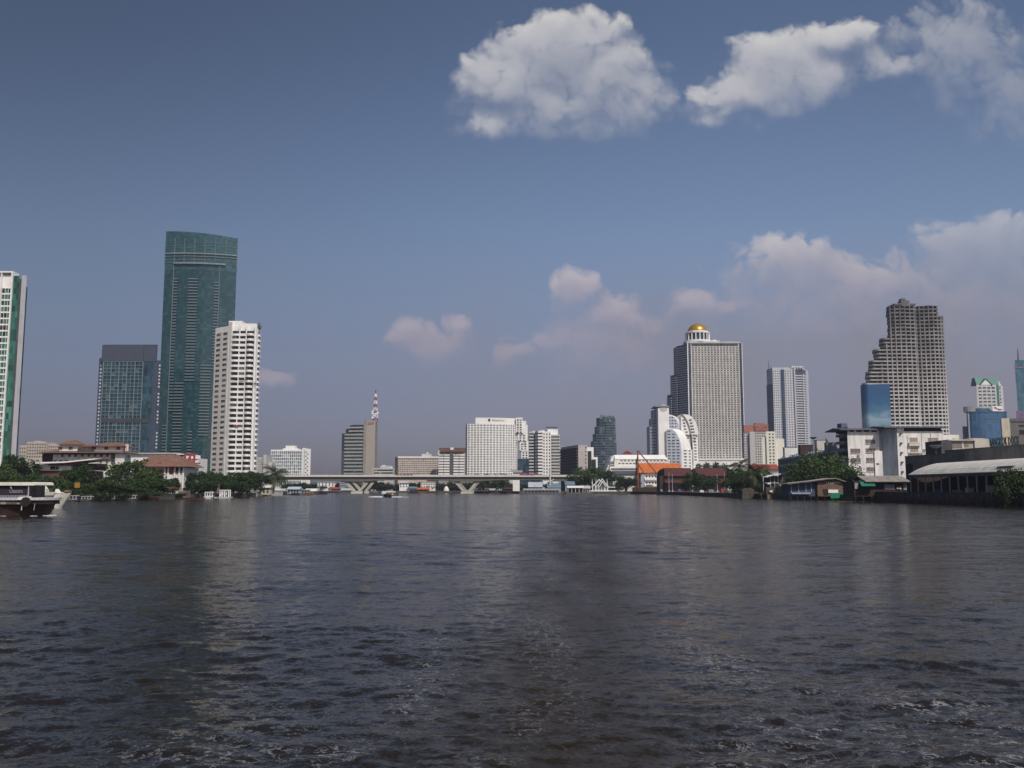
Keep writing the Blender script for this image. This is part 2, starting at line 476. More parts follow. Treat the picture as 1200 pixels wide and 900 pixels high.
cm = N(nt, 'ShaderNodeMix', data_type='RGBA'); L(lit, cm.inputs[0])
cm.inputs[6].default_value = rgb((.275, .30, .39)); cm.inputs[7].default_value = rgb((.63, .615, .61))
warm = N(nt, 'ShaderNodeMix', data_type='RGBA', blend_type='MULTIPLY'); L(rng(v_, .34, .16), warm.inputs[0])
L(cm.outputs[2], warm.inputs[6]); warm.inputs[7].default_value = (1.0, .80, .80, 1)
# grey-mauve veil of distant cloud towards the right
veil = math_('MULTIPLY', math_('MULTIPLY', rng(u_, -.25, .45, .25, 1), rng(v_, .31, .12)), front)
nv = N(nt, 'ShaderNodeTexNoise', noise_dimensions='2D'); nv.inputs['Scale'].default_value = 5; nv.inputs['Detail'].default_value = 5
L(uv.outputs[0], nv.inputs['Vector'])
veil = math_('MULTIPLY', veil, rng(nv.outputs['Fac'], .3, .65, .5, .95))
# the clear sky, a little hazier and greyer than the model's
lowt = N(nt, 'ShaderNodeMix', data_type='RGBA'); L(rng(v_, .02, .30), lowt.inputs[0])
lowt.inputs[6].default_value = (.88, .80, 1.12, 1); lowt.inputs[7].default_value = (1.48, 1.43, 1.50, 1)
hit = N(nt, 'ShaderNodeMix', data_type='RGBA'); L(math_('MULTIPLY', rng(v_, .28, .56), front), hit.inputs[0]); L(lowt.outputs[2], hit.inputs[6]); hit.inputs[7].default_value = (1.16, 1.16, 1.24, 1)
uf = math_('MULTIPLY_ADD', rng(u_, -.62, .36), .46, .70)    # sky colour dimmed towards the left, partly standing in for lens vignetting
ufm = N(nt, 'ShaderNodeVectorMath', operation='SCALE'); L(hit.outputs[2], ufm.inputs[0]); L(uf, ufm.inputs['Scale'])
tint = N(nt, 'ShaderNodeMix', data_type='RGBA', blend_type='MULTIPLY'); tint.inputs[0].default_value = 1
L(sky.outputs[0], tint.inputs[6]); L(ufm.outputs[0], tint.inputs[7])
s1 = N(nt, 'ShaderNodeMix', data_type='RGBA'); L(veil, s1.inputs[0]); L(tint.outputs[2], s1.inputs[6]); s1.inputs[7].default_value = rgb((.255, .235, .265))
s2 = N(nt, 'ShaderNodeMix', data_type='RGBA'); L(den, s2.inputs[0]); L(s1.outputs[2], s2.inputs[6]); L(warm.outputs[2], s2.inputs[7])
L(s2.outputs[2], bg.inputs['Color'])

w.cycles.sampling_method = 'MANUAL'; w.cycles.sample_map_resolution = 256
SC.view_settings.view_transform = 'Standard'; SC.view_settings.look = 'None'; SC.view_settings.gamma = 1
SC.view_settings.use_curve_mapping = False
SC.view_settings.exposure = 0.0
SC.cycles.use_denoising = True
SC.cycles.max_bounces = 6; SC.cycles.volume_bounces = 0; SC.cycles.transparent_max_bounces = 4
SC.cycles.sample_clamp_indirect = 3

# haze: one box of even air round everything
mh = bpy.data.materials.new('air'); mh.use_nodes = True; hn = mh.node_tree
hn.nodes.remove(hn.nodes['Principled BSDF'])
pv = N(hn, 'ShaderNodeVolumePrincipled'); pv.inputs['Density'].default_value = .00011; pv.inputs['Color'].default_value = (.72, .76, .96, 1); pv.inputs['Anisotropy'].default_value = .2
hn.links.new(pv.outputs[0], hn.nodes['Material Output'].inputs['Volume'])
if HAZE:
    hz = MB().box(-2450, 2450, -120, 3300, -3.2, 300).build('haze', mh, loc=(0, 0, 0)); hz['kind'] = 'stuff'

# ================================================================ water
def build_water():
    rows = [-100., -30., -10., 1., 4.]
    y = 5.0
    while y < 560:
        rows.append(y); y += max(.055, .0021 * y ** 1.3)
    rows += [620, 760, 1000, 1600, 2400, 3250]
    us = np.concatenate([[-1e9, -4, -2], np.linspace(-.95, .95, 760), [2, 4, 1e9]])
    Y = np.array(rows)[:, None] * np.ones(len(us))[None, :]
    sc = np.maximum(Y, 2) + 16
    X = np.clip(us[None, :] * sc, -2400, 2400)
    X[:, 0] = -2400; X[:, -1] = 2400
    rng_ = np.random.default_rng(5)
    dY = np.gradient(np.array(rows))[:, None] * np.ones_like(X)
    dX = np.abs(np.gradient(X, axis=1))
    sp_ = np.maximum(dY * .75, dX)
    Z = np.zeros_like(X); miss = np.zeros_like(X)
    gust = np.zeros_like(X)
    for _ in range(14):
        a = rng_.uniform(0, 6.28); k = 2 * math.pi / rng_.uniform(9, 60)
        gust += np.sin(k * (X * math.cos(a) + Y * math.sin(a)) + rng_.uniform(0, 6.28))
    gust = np.clip(1 + .17 * gust, .35, 1.8)
    # the boat's own wake: a smoother lane trailing away
    cx = np.interp(Y, [0, 11, 30, 140, 400, 600], [.2, .3, 2.0, 11.5, 32, 45])
    wd = np.interp(Y, [0, 30, 140, 600], [1.5, 2.3, 5.5, 12])
    lane = np.exp(-((X - cx) / wd) ** 2) * np.clip((620 - Y) / 300, 0, 1)
    nw = 110
    wx = np.zeros_like(X); wy = np.zeros_like(X)
    for _ in range(10):
        a = rng_.uniform(0, 6.28); k = 2 * math.pi / rng_.uniform(4, 16); p = rng_.uniform(0, 6.28)
        s_ = np.sin(k * (X * math.cos(a) + Y * math.sin(a)) + p)
        wx += .09 / k * .6 * s_ * math.cos(a); wy += .09 / k * .6 * s_ * math.sin(a)
    for i in range(nw):
        lam = math.exp(rng_.uniform(math.log(.20), math.log(4.2)))
        th = math.pi / 2 + rng_.normal(0, .62) + (.35 if i % 3 == 0 else -.1)
        k = 2 * math.pi / lam
        s_ = .0165 * (.95 if lam < .9 else (.55 if lam < 2.2 else .42))
        amp = s_ / k
        fade = np.clip((lam / sp_ - 3) / 3, 0, 1)
        ph = k * ((X + wx) * math.cos(th) + (Y + wy) * math.sin(th)) + rng_.uniform(0, 6.28)
        sn = np.sin(ph)
        Z += amp * fade * (sn + .25 * np.cos(2 * ph)) * gust * (1 - .35 * lane * (lam > .8))
        miss += (1 - fade ** 2) * s_ * s_ * .5
    Z *= np.clip((900 - Y) / 300, 0, 1)
    far = np.sqrt(miss)
    # where foam gathers: churned patches left of the wake and off the right quarter
    def blob(x, y, rx, ry): return np.exp(-((X - x) / rx) ** 2 - ((Y - y) / ry) ** 2)
    def at(px, py): 
        Yy = CAMH * FPX / (py - 573); return (px - 600) / FPX * Yy * 1.0, Yy
    foam = np.zeros_like(X)
    for px, py, rpx, rpy, s_ in ((250, 870, 150, 60, .6), (330, 845, 140, 50, .45), (500, 790, 40, 50, .75), (515, 745, 26, 22, .6), (470, 740, 26, 40, .4), (405, 868, 40, 18, .9),
                                 (640, 745, 40, 70, .75), (615, 830, 30, 40, .6), (690, 845, 40, 30, .45), (840, 775, 60, 50, .8), (805, 760, 30, 40, .7), (880, 880, 90, 40, .75),
                                 (1080, 815, 80, 22, .8), (1050, 865, 110, 30, .75), (1150, 850, 80, 36, .75), (960, 850, 120, 40, .75), (1180, 890, 60, 30, .9), (990, 800, 120, 20, .5),
                                 (560, 880, 60, 24, .6), (700, 700, 30, 40, .35), (850, 700, 50, 20, .3), (1010, 622, 60, 3, .5)):
        x, y_ = at(px, py)
        foam = np.maximum(foam, s_ * blob(x, y_, rpx / FPX * y_, max(.3, rpy * y_ * y_ / (CAMH * FPX))))
    gold = (blob(*at(1010, 618), 22, 9) + .5 * blob(*at(1160, 640), 5, 6))
    nr, nc = X.shape
    co_ = np.stack([X, Y, Z], -1).reshape(-1, 3)
    idx = np.arange(nr * nc).reshape(nr, nc)
    fa = np.stack([idx[:-1, :-1], idx[:-1, 1:], idx[1:, 1:], idx[1:, :-1]], -1).reshape(-1, 4)
    me = bpy.data.meshes.new('water')
    me.vertices.add(len(co_)); me.vertices.foreach_set('co', co_.astype(np.float32).ravel())
    me.loops.add(fa.size); me.loops.foreach_set('vertex_index', fa.astype(np.int32).ravel())
    me.polygons.add(len(fa)); me.polygons.foreach_set('loop_start', np.arange(0, fa.size, 4, dtype=np.int32))
    me.polygons.foreach_set('use_smooth', np.ones(len(fa), dtype=bool))
    me.update(calc_edges=True)
    for nm, a in (('far', far), ('foam', foam), ('lane', lane), ('gust', gust)):
        at_ = me.attributes.new(nm, 'FLOAT', 'POINT'); at_.data.foreach_set('value', a.astype(np.float32).ravel())
    m, t, b = _new('river_water')
    l = t.links.new
    def mt(op, a, b_=None, c=None, clamp=False):
        n = N(t, 'ShaderNodeMath', operation=op); n.use_clamp = clamp
        for i, x in enumerate((a, b_, c)):
            if x is None: continue
            if isinstance(x, (int, float)): n.inputs[i].default_value = x
            else: l(x, n.inputs[i])
        return n.outputs[0]
    def attr(nm):
        a = N(t, 'ShaderNodeAttribute'); a.attribute_name = nm; return a.outputs['Fac']
    geo = N(t, 'ShaderNodeNewGeometry'); pos = geo.outputs['Position']
    def noise(scale, detail=3, rough=.55, sc=(1, 1, 1)):
        mp = N(t, 'ShaderNodeMapping'); mp.inputs['Scale'].default_value = sc; l(pos, mp.inputs['Vector'])
        n = N(t, 'ShaderNodeTexNoise'); n.inputs['Scale'].default_value = scale; n.inputs['Detail'].default_value = detail; n.inputs['Roughness'].default_value = rough
        l(mp.outputs[0], n.inputs['Vector']); return n
    ln_ = noise(.35, 4, .6, (1, .25, 1))
    lane_ = mt('MULTIPLY', attr('lane'), mt('MULTIPLY_ADD', ln_.outputs['Fac'], 2.4, -.55), clamp=True)
    # small ripples tilt the surface directly, more where the mesh carries none
    def centred(n, k):
        v = N(t, 'ShaderNodeVectorMath', operation='SUBTRACT'); l(n.outputs['Color'], v.inputs[0]); v.inputs[1].default_value = (.5, .5, .5)
        s_ = N(t, 'ShaderNodeVectorMath', operation='SCALE'); l(v.outputs[0], s_.inputs[0])
        if isinstance(k, (int, float)): s_.inputs['Scale'].default_value = k
        else: l(k, s_.inputs['Scale'])
        return s_.outputs[0]
    v1 = centred(noise(5.5, 5, .62, (.75, 1, 1)), mt('MULTIPLY_ADD', lane_, .5, .66))
    v2 = centred(noise(17, 2, .5), .38)
    fk = mt('MULTIPLY', mt('MULTIPLY', attr('far'), 7.5), mt('MULTIPLY_ADD', attr('gust'), .45, .55))
    v3 = centred(noise(1.1, 5, .66, (.5, 1, 1)), fk)
    def add(a, b_):
        n = N(t, 'ShaderNodeVectorMath', operation='ADD'); l(a, n.inputs[0]); l(b_, n.inputs[1]); return n.outputs[0]
    tot = add(add(v1, v2), v3)
    fl = N(t, 'ShaderNodeVectorMath', operation='MULTIPLY'); l(tot, fl.inputs[0]); fl.inputs[1].default_value = (.7, 1, 0)
    nn = N(t, 'ShaderNodeVectorMath', operation='NORMALIZE'); l(add(geo.outputs['Normal'], fl.outputs[0]), nn.inputs[0])
    l(nn.outputs[0], b.inputs['Normal'])
    # silty body colour, browner in the churned lane
    n4 = noise(.12, 4)
    mx = N(t, 'ShaderNodeMix', data_type='RGBA'); l(mt('MULTIPLY_ADD', lane_, .7, mt('MULTIPLY', n4.outputs['Fac'], .5), True), mx.inputs[0])
    mx.inputs[6].default_value = (.0105, .0085, .0062, 1); mx.inputs[7].default_value = (.0160, .0118, .0070, 1)
    # foam: torn threads and flecks
    nf = noise(2.4, 7, .62); nf2 = noise(6.0, 5, .6); nf3 = noise(.9, 3, .5)
    rid = mt('ABSOLUTE', mt('SUBTRACT', nf.outputs['Fac'], .5))
    thr = mt('MULTIPLY', attr('foam'), mt('MULTIPLY', nf3.outputs['Fac'], .066))
    th1 = mt('SUBTRACT', thr, rid)
    thread = N(t, 'ShaderNodeMapRange'); thread.inputs[1].default_value = -.002; thread.inputs[2].default_value = .022; l(th1, thread.inputs[0])
    fl2 = mt('SUBTRACT', mt('MULTIPLY_ADD', attr('foam'), .34, nf2.outputs['Fac']), .90)
    fleck = N(t, 'ShaderNodeMapRange'); fleck.inputs[1].default_value = 0; fleck.inputs[2].default_value = .06; l(fl2, fleck.inputs[0])
    brk = N(t, 'ShaderNodeMapRange'); brk.inputs[1].default_value = .40; brk.inputs[2].default_value = .55; l(nf2.outputs['Fac'], brk.inputs[0])
    gate = N(t, 'ShaderNodeMapRange'); gate.inputs[1].default_value = .05; gate.inputs[2].default_value = .3; l(attr('foam'), gate.inputs[0])
    ff = mt('MULTIPLY', mt('MAXIMUM', mt('MULTIPLY', thread.outputs[0], brk.outputs[0]), fleck.outputs[0]), gate.outputs[0], clamp=True)
    ff = mt('MULTIPLY', ff, .68)
    m2 = N(t, 'ShaderNodeMix', data_type='RGBA'); l(ff, m2.inputs[0]); l(mx.outputs[2], m2.inputs[6]); m2.inputs[7].default_value = (.40, .41, .43, 1)
    l(m2.outputs[2], b.inputs['Base Color'])
    l(mt('ADD', mt('MULTIPLY_ADD', ff, .5, .10), mt('MULTIPLY_ADD', attr('far'), .28, mt('MULTIPLY', lane_, .20)), clamp=True), b.inputs['Roughness'])
    l(mt('MULTIPLY_ADD', lane_, -.20, .36), b.inputs['Specular IOR Level'])
    b.inputs['IOR'].default_value = 1.33
    # silt-laden, aerated water scatters instead of mirroring, most of all in the churned lane
    df = N(t, 'ShaderNodeBsdfDiffuse'); df.inputs['Color'].default_value = (.029, .0215, .0140, 1)
    ms = N(t, 'ShaderNodeMixShader'); l(mt('MULTIPLY_ADD', lane_, .30, .16, clamp=True), ms.inputs[0])
    l(b.outputs[0], ms.inputs[1]); l(df.outputs[0], ms.inputs[2]); l(ms.outputs[0], t.nodes['Material Output'].inputs['Surface'])
    me.materials.append(m)
    o = bpy.data.objects.new('water', me); COL.objects.link(o); o['kind'] = 'structure'; ORG[o] = Vector((0, 0, 0))
    return o
build_water()

# ================================================================ the banks
GROUND = matte((.12, .105, .08), var=.3, scale=.12, streak=0)
QUAY = matte((.085, .08, .07), var=.35, scale=.7, streak=.35)
def bank(name, pts, z=G):
    m = MB(); m.prism(ccw(pts), -1.5, z, 1, 0)
    o = m.build(name, [GROUND, QUAY], loc=(0, 0, 0)); o['kind'] = 'structure'
LB = [(-128, -90), (-128, 255), (-116, 300), (-114, 330), (-121, 434), (-132, 520), (-150, 640), (-150, 799)]
bank('left_bank_ground', LB + [(-150, 3200), (-2390, 3200), (-2390, -90)])
RBK = [(112, -90), (108, 150), (104, 190), (108, 233), (104, 276), (100, 305), (91, 325), (89, 360), (90, 420), (94, 490), (97, 598), (88, 655), (5, 662), (-2, 700), (-20, 799)]
bank('right_bank_ground', RBK + [(-20, 3200), (2390, 3200), (2390, -90)])
bank('far_bank_ground', [(-149.9, 800), (-20.1, 800), (-20.1, 3190), (-149.9, 3190)], G + .004)
# ================================================================ towers and blocks, west bank
def tower_edge_green():
    Y = 500; x = lambda p: PX(p, Y, 430); zt = PZ(318, Y)
    r = thing('apartment_tower', 'tall green glass and white apartment tower cut off by the picture edge', 'tower', (x(5), Y, G))
    P('wall', WHITE, r, lambda m: m.prism([(x(-40), Y + 1), (x(10), Y + 1), PT(10, Y + 32, 430), (x(-40), Y + 32)], G, zt - 2))
    P('curtain_wall', glass((.035, .13, .095), 1.4, 3.3, .6, .1), r, lambda m: rbox(m, 8.5, 16.5, Y + .2, 25, G, PZ(323, Y), 430))
    P('recess', DGREY, r, lambda m: rbox(m, 16.3, 19.2, Y + 2, 25, G, PZ(326, Y), 430))
    P('pillar', matte((.42, .42, .44), var=.06), r, lambda m: rbox(m, 19.2, 25, Y - .5, 24, G, PZ(323, Y), 430))
    P('side_glazing', glass((.03, .045, .075), 2, 3.3, .3), r, lambda m: rbox(m, 24.9, 26.6, Y + 1, 22, G, PZ(336, Y), 430))
    P('corner_frame', WHITE, r, lambda m: (m.box(x(7.4), x(9), Y - .7, Y + 6, G, zt), m.box(x(-40), x(7.4), Y - .7, Y + 6, zt - .8, zt), m.box(x(-5), x(-4), Y - .7, Y + 1, G, zt - .9)))
    recs = []; mb = MB()
    n = int((zt - 8 - G) / 3.45)
    face((x(-40), Y + 1), (x(7.3), Y + 1), G + 2, G + 2 + n * 3.45, 12, n, .92, .76, .3, mb, recs)
    mb.build('facade_cladding', WHITE, r); windows(r, recs, [GDARK, glass((.04, .12, .095), 2, 3, .4), glass((.06, .16, .13), 2, 3, .4)])
tower_edge_green()

def block_dark_blue():
    Y = 800; x = lambda p, y=470: PX(p, Y, y)
    r = thing('office_tower', 'dark blue office tower with gridded glass front beside the taller green tower', 'tower', (x(148), Y, G))
    navy = matte((.055, .068, .105), rough=.45, var=.06, streak=.04)
    P('wall', navy, r, lambda m: rbox(m, 117.5, 182, Y, 34, G, PZ(404, Y), 470))
    P('crown', matte((.062, .072, .10), rough=.5, var=.06, streak=.04), r, lambda m: (m.box(x(117), x(166), Y - .8, Y - .05, PZ(423.5, Y), PZ(404.4, Y)), m.box(x(166.3), x(181), Y - .4, Y - .05, PZ(423.5, Y), PZ(406, Y))))
    P('side_wing', navy, r, lambda m: m.box(x(112), x(117.4), Y + 3, Y + 30, G, PZ(419, Y)))
    P('rear_wing', navy, r, lambda m: m.box(x(107.7), x(111.9), Y + 12, Y + 30, G, PZ(452.6, Y)))
    P('side_pillar', navy, r, lambda m: rbox(m, 182.1, 187, Y + 2, 26, G, PZ(422, Y), 470))
    a, b_ = x(119.5), x(166); z1 = PZ(424, Y)
    nf = 36; fh = (z1 - G) / nf
    P('curtain_wall', glass((.022, .05, .066), (b_ - a) / 10, fh, .5, .1, light=(.09, .125, .135), frac=.14), r, lambda m: m.box(a, b_, Y - .25, Y - .02, G, z1))
    P('dark_glazing', glass((.022, .055, .075), 2.2, fh, .5, .1), r, lambda m: m.box(b_ + .1, x(178), Y - .3, Y - .02, G, z1))
    def mul(m):
        for i in range(6): c = a + (b_ - a) * i / 5; m.box(c - .28, c + .28, Y - .9, Y - .26, G, z1)
        for i in range(11): c = a + (b_ - a) * i / 10; m.box(c - .12, c + .12, Y - .7, Y - .26, G, z1)
        for j in range(nf + 1): m.box(a, b_, Y - .8, Y - .26, G + j * fh - .2, G + j * fh + .2)
    P('mullion_frame', matte((.17, .235, .26), rough=.4, var=.05), r, mul)
    P('plant_floor', matte((.05, .055, .06)), r, lambda m: m.box(a + .5, x(176), Y - 1.0, Y - .31, PZ(495.5, Y), PZ(490.5, Y)))
    recs = []
    for j in range(30):
        z = PZ(428, Y) - j * fh
        if random.random() < .93: recs.append((x(114.7), Y + 2.93, z, 0, 1.4, 1.5))
        if random.random() < .8: recs.append((x(184.4), Y + 1.93, z, 0, 1.3, 1.5))
    windows(r, recs, [matte((.55, .57, .6), rough=.3)])
    P('roof_rail', navy, r, lambda m: rbox(m, 121, 181, Y + 3, 17, PZ(404, Y), PZ(403.2, Y), 470))
block_dark_blue()

def tower_river():
    Y = 900; r = thing('glass_tower', 'tallest teal glass residential tower with gently curved crown', 'tower', (PX(230, Y), Y, G))
    xl, xr = PX(183.5, Y + 5, 531), PX(275.3, Y + 14, 372)
    zt = PZ(276, Y); W = xr - xl; xc = (xl + xr) / 2
    nseg = 14
    def yf(x): t = (x - xc) / (W / 2); return Y + 5 * t * t + 4.5 * (t + 1)      # bowed front, turned a little
    xs = [xl + W * i / nseg for i in range(nseg + 1)]
    front_ = [(x, yf(x)) for x in xs]
    floors = 74; fh = (zt - 32 - G) / floors
    G1 = glass((.017, .056, .064), W / 24, fh, .22, .09, light=(.036, .085, .09), frac=.14)
    P('curtain_wall', G1, r, lambda m: m.prism(ccw(front_ + [(PX(271, Y + 36, 420), Y + 36), (xl + 9, Y + 34)]), G, zt - 34))
    # crown screen: open lattice of fins above the last floor
    ztl = PZ(269.6, Y)
    def crown(m):
        for (x0, y0), (x1, y1) in zip(front_, front_[1:]):
            t = ((x0 + x1) / 2 - xc) / (W / 2); z = ztl - 5.0 * ((t + 1) / 2) ** 1.6
            m.prism(ccw([(x0, y0), (x1, y1), (x1, y1 + 1.2), (x0, y0 + 1.2)]), zt - 33.9, z)
    P('crown_screen', glass((.03, .08, .09), W / 28, 1.6, .3, .12), r, crown)
    def ribs(m):
        for i in range(0, nseg + 1, 2):
            x, y = front_[i]; m.box(x - .3, x + .3, y - .6, y - .02, zt - 30, zt - 2)
        for k in range(8):
            z = zt - 6 - 3.0 * k
            for (x0, y0), (x1, y1) in zip(front_, front_[1:]):
                m.fbox(frame((x0, y0), (x1, y1))[0], 0, W / nseg, .02, .35, z - .15, z + .15)
    P('crown_frame', matte((.10, .18, .19), rough=.4), r, ribs)
    def ledge(m, z, d, h, a, b_):
        for i in range(a, b_):
            (x0, y0), (x1, y1) = front_[i], front_[i + 1]; m.fbox(frame((x0, y0), (x1, y1))[0], 0, W / nseg, 0, d, z, z + h)
    P('crown_ledge', matte((.20, .26, .27), rough=.4), r, lambda m: (ledge(m, PZ(296.5, Y), 1.4, 1.1, 0, nseg), ledge(m, PZ(299.5, Y), 1.0, .5, 0, nseg)))
    P('canopy_ledge', matte((.19, .25, .265), rough=.4), r, lambda m: ledge(m, PZ(308.5, Y), 2.4, 1.5, 2, 12))
    P('plant_floor', DGREY, r, lambda m: ledge(m, PZ(303.8, Y), .4, 1.5, 5, 9))
    # stacks of balconies: each balcony a slab with a glazed front
    bal = matte((.115, .175, .185), rough=.4, var=.05, streak=.03)
    def stack(i0, i1, j0, j1, name='balcony'):
        (x0, y0), (x1, y1) = front_[i0], front_[i1]
        fr, l = frame((x0, y0), (x1, y1))
        m = MB(); m.fbox(fr, .3, l - .3, -.2, 1.3, G + j0 * fh, G + j0 * fh + .35); m.fbox(fr, .3, l - .3, 1.1, 1.3, G + j0 * fh + .35, G + j0 * fh + 1.15, 0)
        f0 = m.build(name, [bal], r)
        repeats(r, name, f0, [(0, 0, (j - j0) * fh) for j in range(j0 + 1, j1)], cap=20)
        d = MB(); d.fbox(fr, .5, l - .5, .02, .12, G + j0 * fh, G + j1 * fh)
        d.build('balcony_recess', glass((.016, .046, .052), 2.2, fh, .4, .15), r)
    stack(2, 3, 26, 71); stack(5, 7, 36, 71); stack(10, 11, 40, 70)
    stack(3, 5, 4, 36); stack(8, 10, 18, 42); stack(1, 2, 2, 22); stack(6, 7, 2, 20)
    def edges(m):
        for i in (2, 11): 
            x, y = front_[i]; m.box(x - .35, x + .35, y - 1.5, y - .03, G, PZ(309, Y))
    P('edge_fin', bal, r, edges)
    def bands(m):
        for j in range(1, floors):
            z = G + j * fh
            for (x0, y0), (x1, y1) in zip(front_, front_[1:]):
                m.fbox(frame((x0, y0), (x1, y1))[0], 0, W / nseg, .02, .14, z - .3, z + .3)
    P('spandrel_cladding', glass((.022, .064, .071), W / 24, fh, .18, .2), r, bands)
tower_river()

def condo_white():
    Y = 540; x = lambda p: PX(p, Y, 470)
    r = thing('apartment_tower', 'slender white apartment tower with stacked curved balconies above the dark trees', 'tower', (x(275), Y, G))
    zt = PZ(381.5, Y); nf = 30; z0 = G + 2; fh = (zt - 3 - z0) / nf
    A, B, C, D = (PX(249.5, Y + 9, 470), Y + 9), (x(265), Y + 1), (x(268.8), Y - .5), (x(298.3), Y)
    P('wall', WHITE, r, lambda m: m.prism(ccw([A, B, (x(268), Y + 1.2), (D[0], Y + 1.8), PT(299.4, Y + 18, 470), (x(252) - 1, Y + 24)]), G, zt))
    P('corner_pier', WHITE, r, lambda m: m.prism(ccw([B, C, (x(269.2), Y + 2), (x(265), Y + 4)]), G, PZ(377, Y)))
    P('parapet', WHITE, r, lambda m: (m.prism(ccw([(x(264), Y + 1.5), (x(280), Y + 1.6), (x(279), Y + 12), (x(265), Y + 12)]), zt, PZ(375.5, Y)), m.prism(ccw([(x(280.1), Y + 1.6), (x(297), Y + 1.8), (x(296), Y + 12), (x(280.1), Y + 12)]), zt, PZ(378.5, Y))))
    P('roof_garden', foliage((.012, .03, .008), (.04, .075, .02)), r, lambda m: leafmass(m, [((x(297) , Y + 4, zt + .8), 2.2), ((x(298.6), Y + 4, zt - .6), 1.8), ((x(263.2), Y + 6, zt + 1.2), 1.6)], 160, .5))
    recs = []; mb = MB()
    face(A, B, z0, z0 + nf * fh, 2, nf, .6, .48, .2, mb, recs)
    mb.build('facade_cladding', matte((.66, .62, .58), var=.06), r)  # duller, warmer than the white front: the facet's light shade in the colour
    windows(r, recs, [matte((.16, .13, .11)), GDARK2])
    bays = [(269.4, 277.6, 0.0), (286.4, 295.8, 1.4)]
    glz = glass((.035, .04, .045), 2.4, fh, .55, .15, light=(.32, .31, .29), frac=.14)
    P('bay_glazing', glz, r, lambda m: [m.box(x(a), x(b_), Y + 1.15 - .0, Y + 1.75, z0, z0 + nf * fh) for a, b_, k in bays])
    for a, b_, k in bays:
        m = MB(); n = 6; xa, xb = x(a), x(b_)
        pts = [(xa + (xb - xa) * i / n, Y - .2 - (.5 + k) * math.sin(math.pi * i / n)) for i in range(n + 1)]
        m.prism(ccw(pts + [(xb, Y + 1.1), (xa, Y + 1.1)]), z0, z0 + .3)
        for p0, p1 in zip(pts, pts[1:]): m.fbox(frame(p0, p1)[0], 0, (xb - xa) / n + .05, -.18, 0, z0 + .3, z0 + 1.25)
        repeats(r, 'balcony', m.build('balcony', WHITE, r), [(0, 0, j * fh) for j in range(1, nf)])
    xa, xb = x(277.8), x(286.2)
    m = MB(); m.box(xa, xb, Y - .1, Y + 1.1, z0 - .1, z0 + 1.35)
    repeats(r, 'loggia_parapet', m.build('loggia_parapet', WHITE, r), [(0, 0, j * fh) for j in range(1, nf)])
    P('pier', WHITE, r, lambda m: (m.box(x(277.6), x(278.5), Y - .3, Y + 1.7, G, zt), m.box(x(285.5), x(286.4), Y - .3, Y + 1.7, G, zt), m.box(x(295.8), x(298.3), Y - .2, Y + 1.7, G, zt)))
    P('loggia_recess', glz, r, lambda m: m.box(x(278.5), x(285.5), Y + 1.2, Y + 1.7, z0, z0 + nf * fh))
    P('side_bay', matte((.70, .685, .66), var=.06), r, lambda m: m.box(x(294), x(298.6), Y + 1.9, Y + 7, G, zt - 1.5))
    P('side_glazing', glz, r, lambda m: m.box(x(298.605), x(298.66), Y + 3, Y + 6, z0, z0 + nf * fh))
    m = MB(); m.box(x(298.62), x(300.4), Y + 2.6, Y + 6.2, z0, z0 + 1.25)
    repeats(r, 'side_balcony', m.build('side_balcony', WHITE, r), [(0, 0, j * fh) for j in range(1, nf)])
    for px, py, w_ in ((276, 445, 1.6), (282, 447, 1.4), (288, 446, 1.8), (294, 449, 1.6), (299, 450, 1.2)):
        P('balcony_plants', foliage((.012, .03, .008), (.04, .075, .02)), r, lambda m: leafmass(m, [((x(px), Y - 1, PZ(py, Y)), w_)], 90, .4))
    P('awning', matte((.3, .07, .05)), r, lambda m: m.box(x(275.2), x(280.5), Y - 1.1, Y - .15, PZ(500, Y), PZ(498.2, Y)))

def leafmass(m, blobs, n, size):
    for (cx, cy, cz), rad in blobs:
        for _ in range(n):
            d = Vector((random.gauss(0, 1), random.gauss(0, 1), random.gauss(0, 1))).normalized() * rad * random.uniform(.35, 1.05)
            leaf(m, (cx + d.x, cy + d.y, cz + d.z * .8), size * random.uniform(.6, 1.3))

def leaf(m, c, s):
    a = Vector((random.gauss(0, 1), random.gauss(0, 1), random.gauss(0, .6))).normalized()
    b_ = a.orthogonal().normalized()
    b_ = (b_ * math.cos(t := random.uniform(0, 6.28)) + a.cross(b_) * math.sin(t))
    c_ = a.cross(b_); cx, cy, cz = c
    u, v = b_ * s * .5, c_ * s * .32
    m.add([(cx - u.x, cy - u.y, cz - u.z), (cx + v.x, cy + v.y, cz + v.z), (cx + u.x, cy + u.y, cz + u.z), (cx - v.x, cy - v.y, cz - v.z)], [(0, 1, 2, 3)])
condo_white()

def beige_far():
    Y = 900; x = lambda p: PX(p, Y)
    r = thing('apartment_block', 'beige stepped apartment block far behind the brown tiled hotel', 'building', (x(42), Y, G))
    P('wall', BEIGE, r, lambda m: (m.box(x(18), x(30), Y + 6, Y + 25, G, PZ(521.5, Y)), m.box(x(30.1), x(53), Y, Y + 22, G, PZ(517.8, Y)), m.box(x(53.1), x(66), Y + 4, Y + 24, G, PZ(520, Y))))
    P('roof_hut', BEIGE, r, lambda m: (m.box(x(36), x(44), Y + 4, Y + 12, PZ(517.8, Y), PZ(516.4, Y)),))
    recs = []
    face((x(18), Y + 6), (x(30), Y + 6), PZ(536, Y), PZ(523, Y), 5, 3, .6, .55, recs=recs)
    face((x(30.1), Y), (x(53), Y), PZ(537, Y), PZ(519, Y), 8, 5, .6, .55, recs=recs)
    face((x(53.1), Y + 4), (x(66), Y + 4), PZ(536, Y), PZ(521.5, Y), 5, 4, .6, .55, recs=recs)
    windows(r, recs, [matte((.09, .075, .06)), matte((.15, .12, .10))])
beige_far()

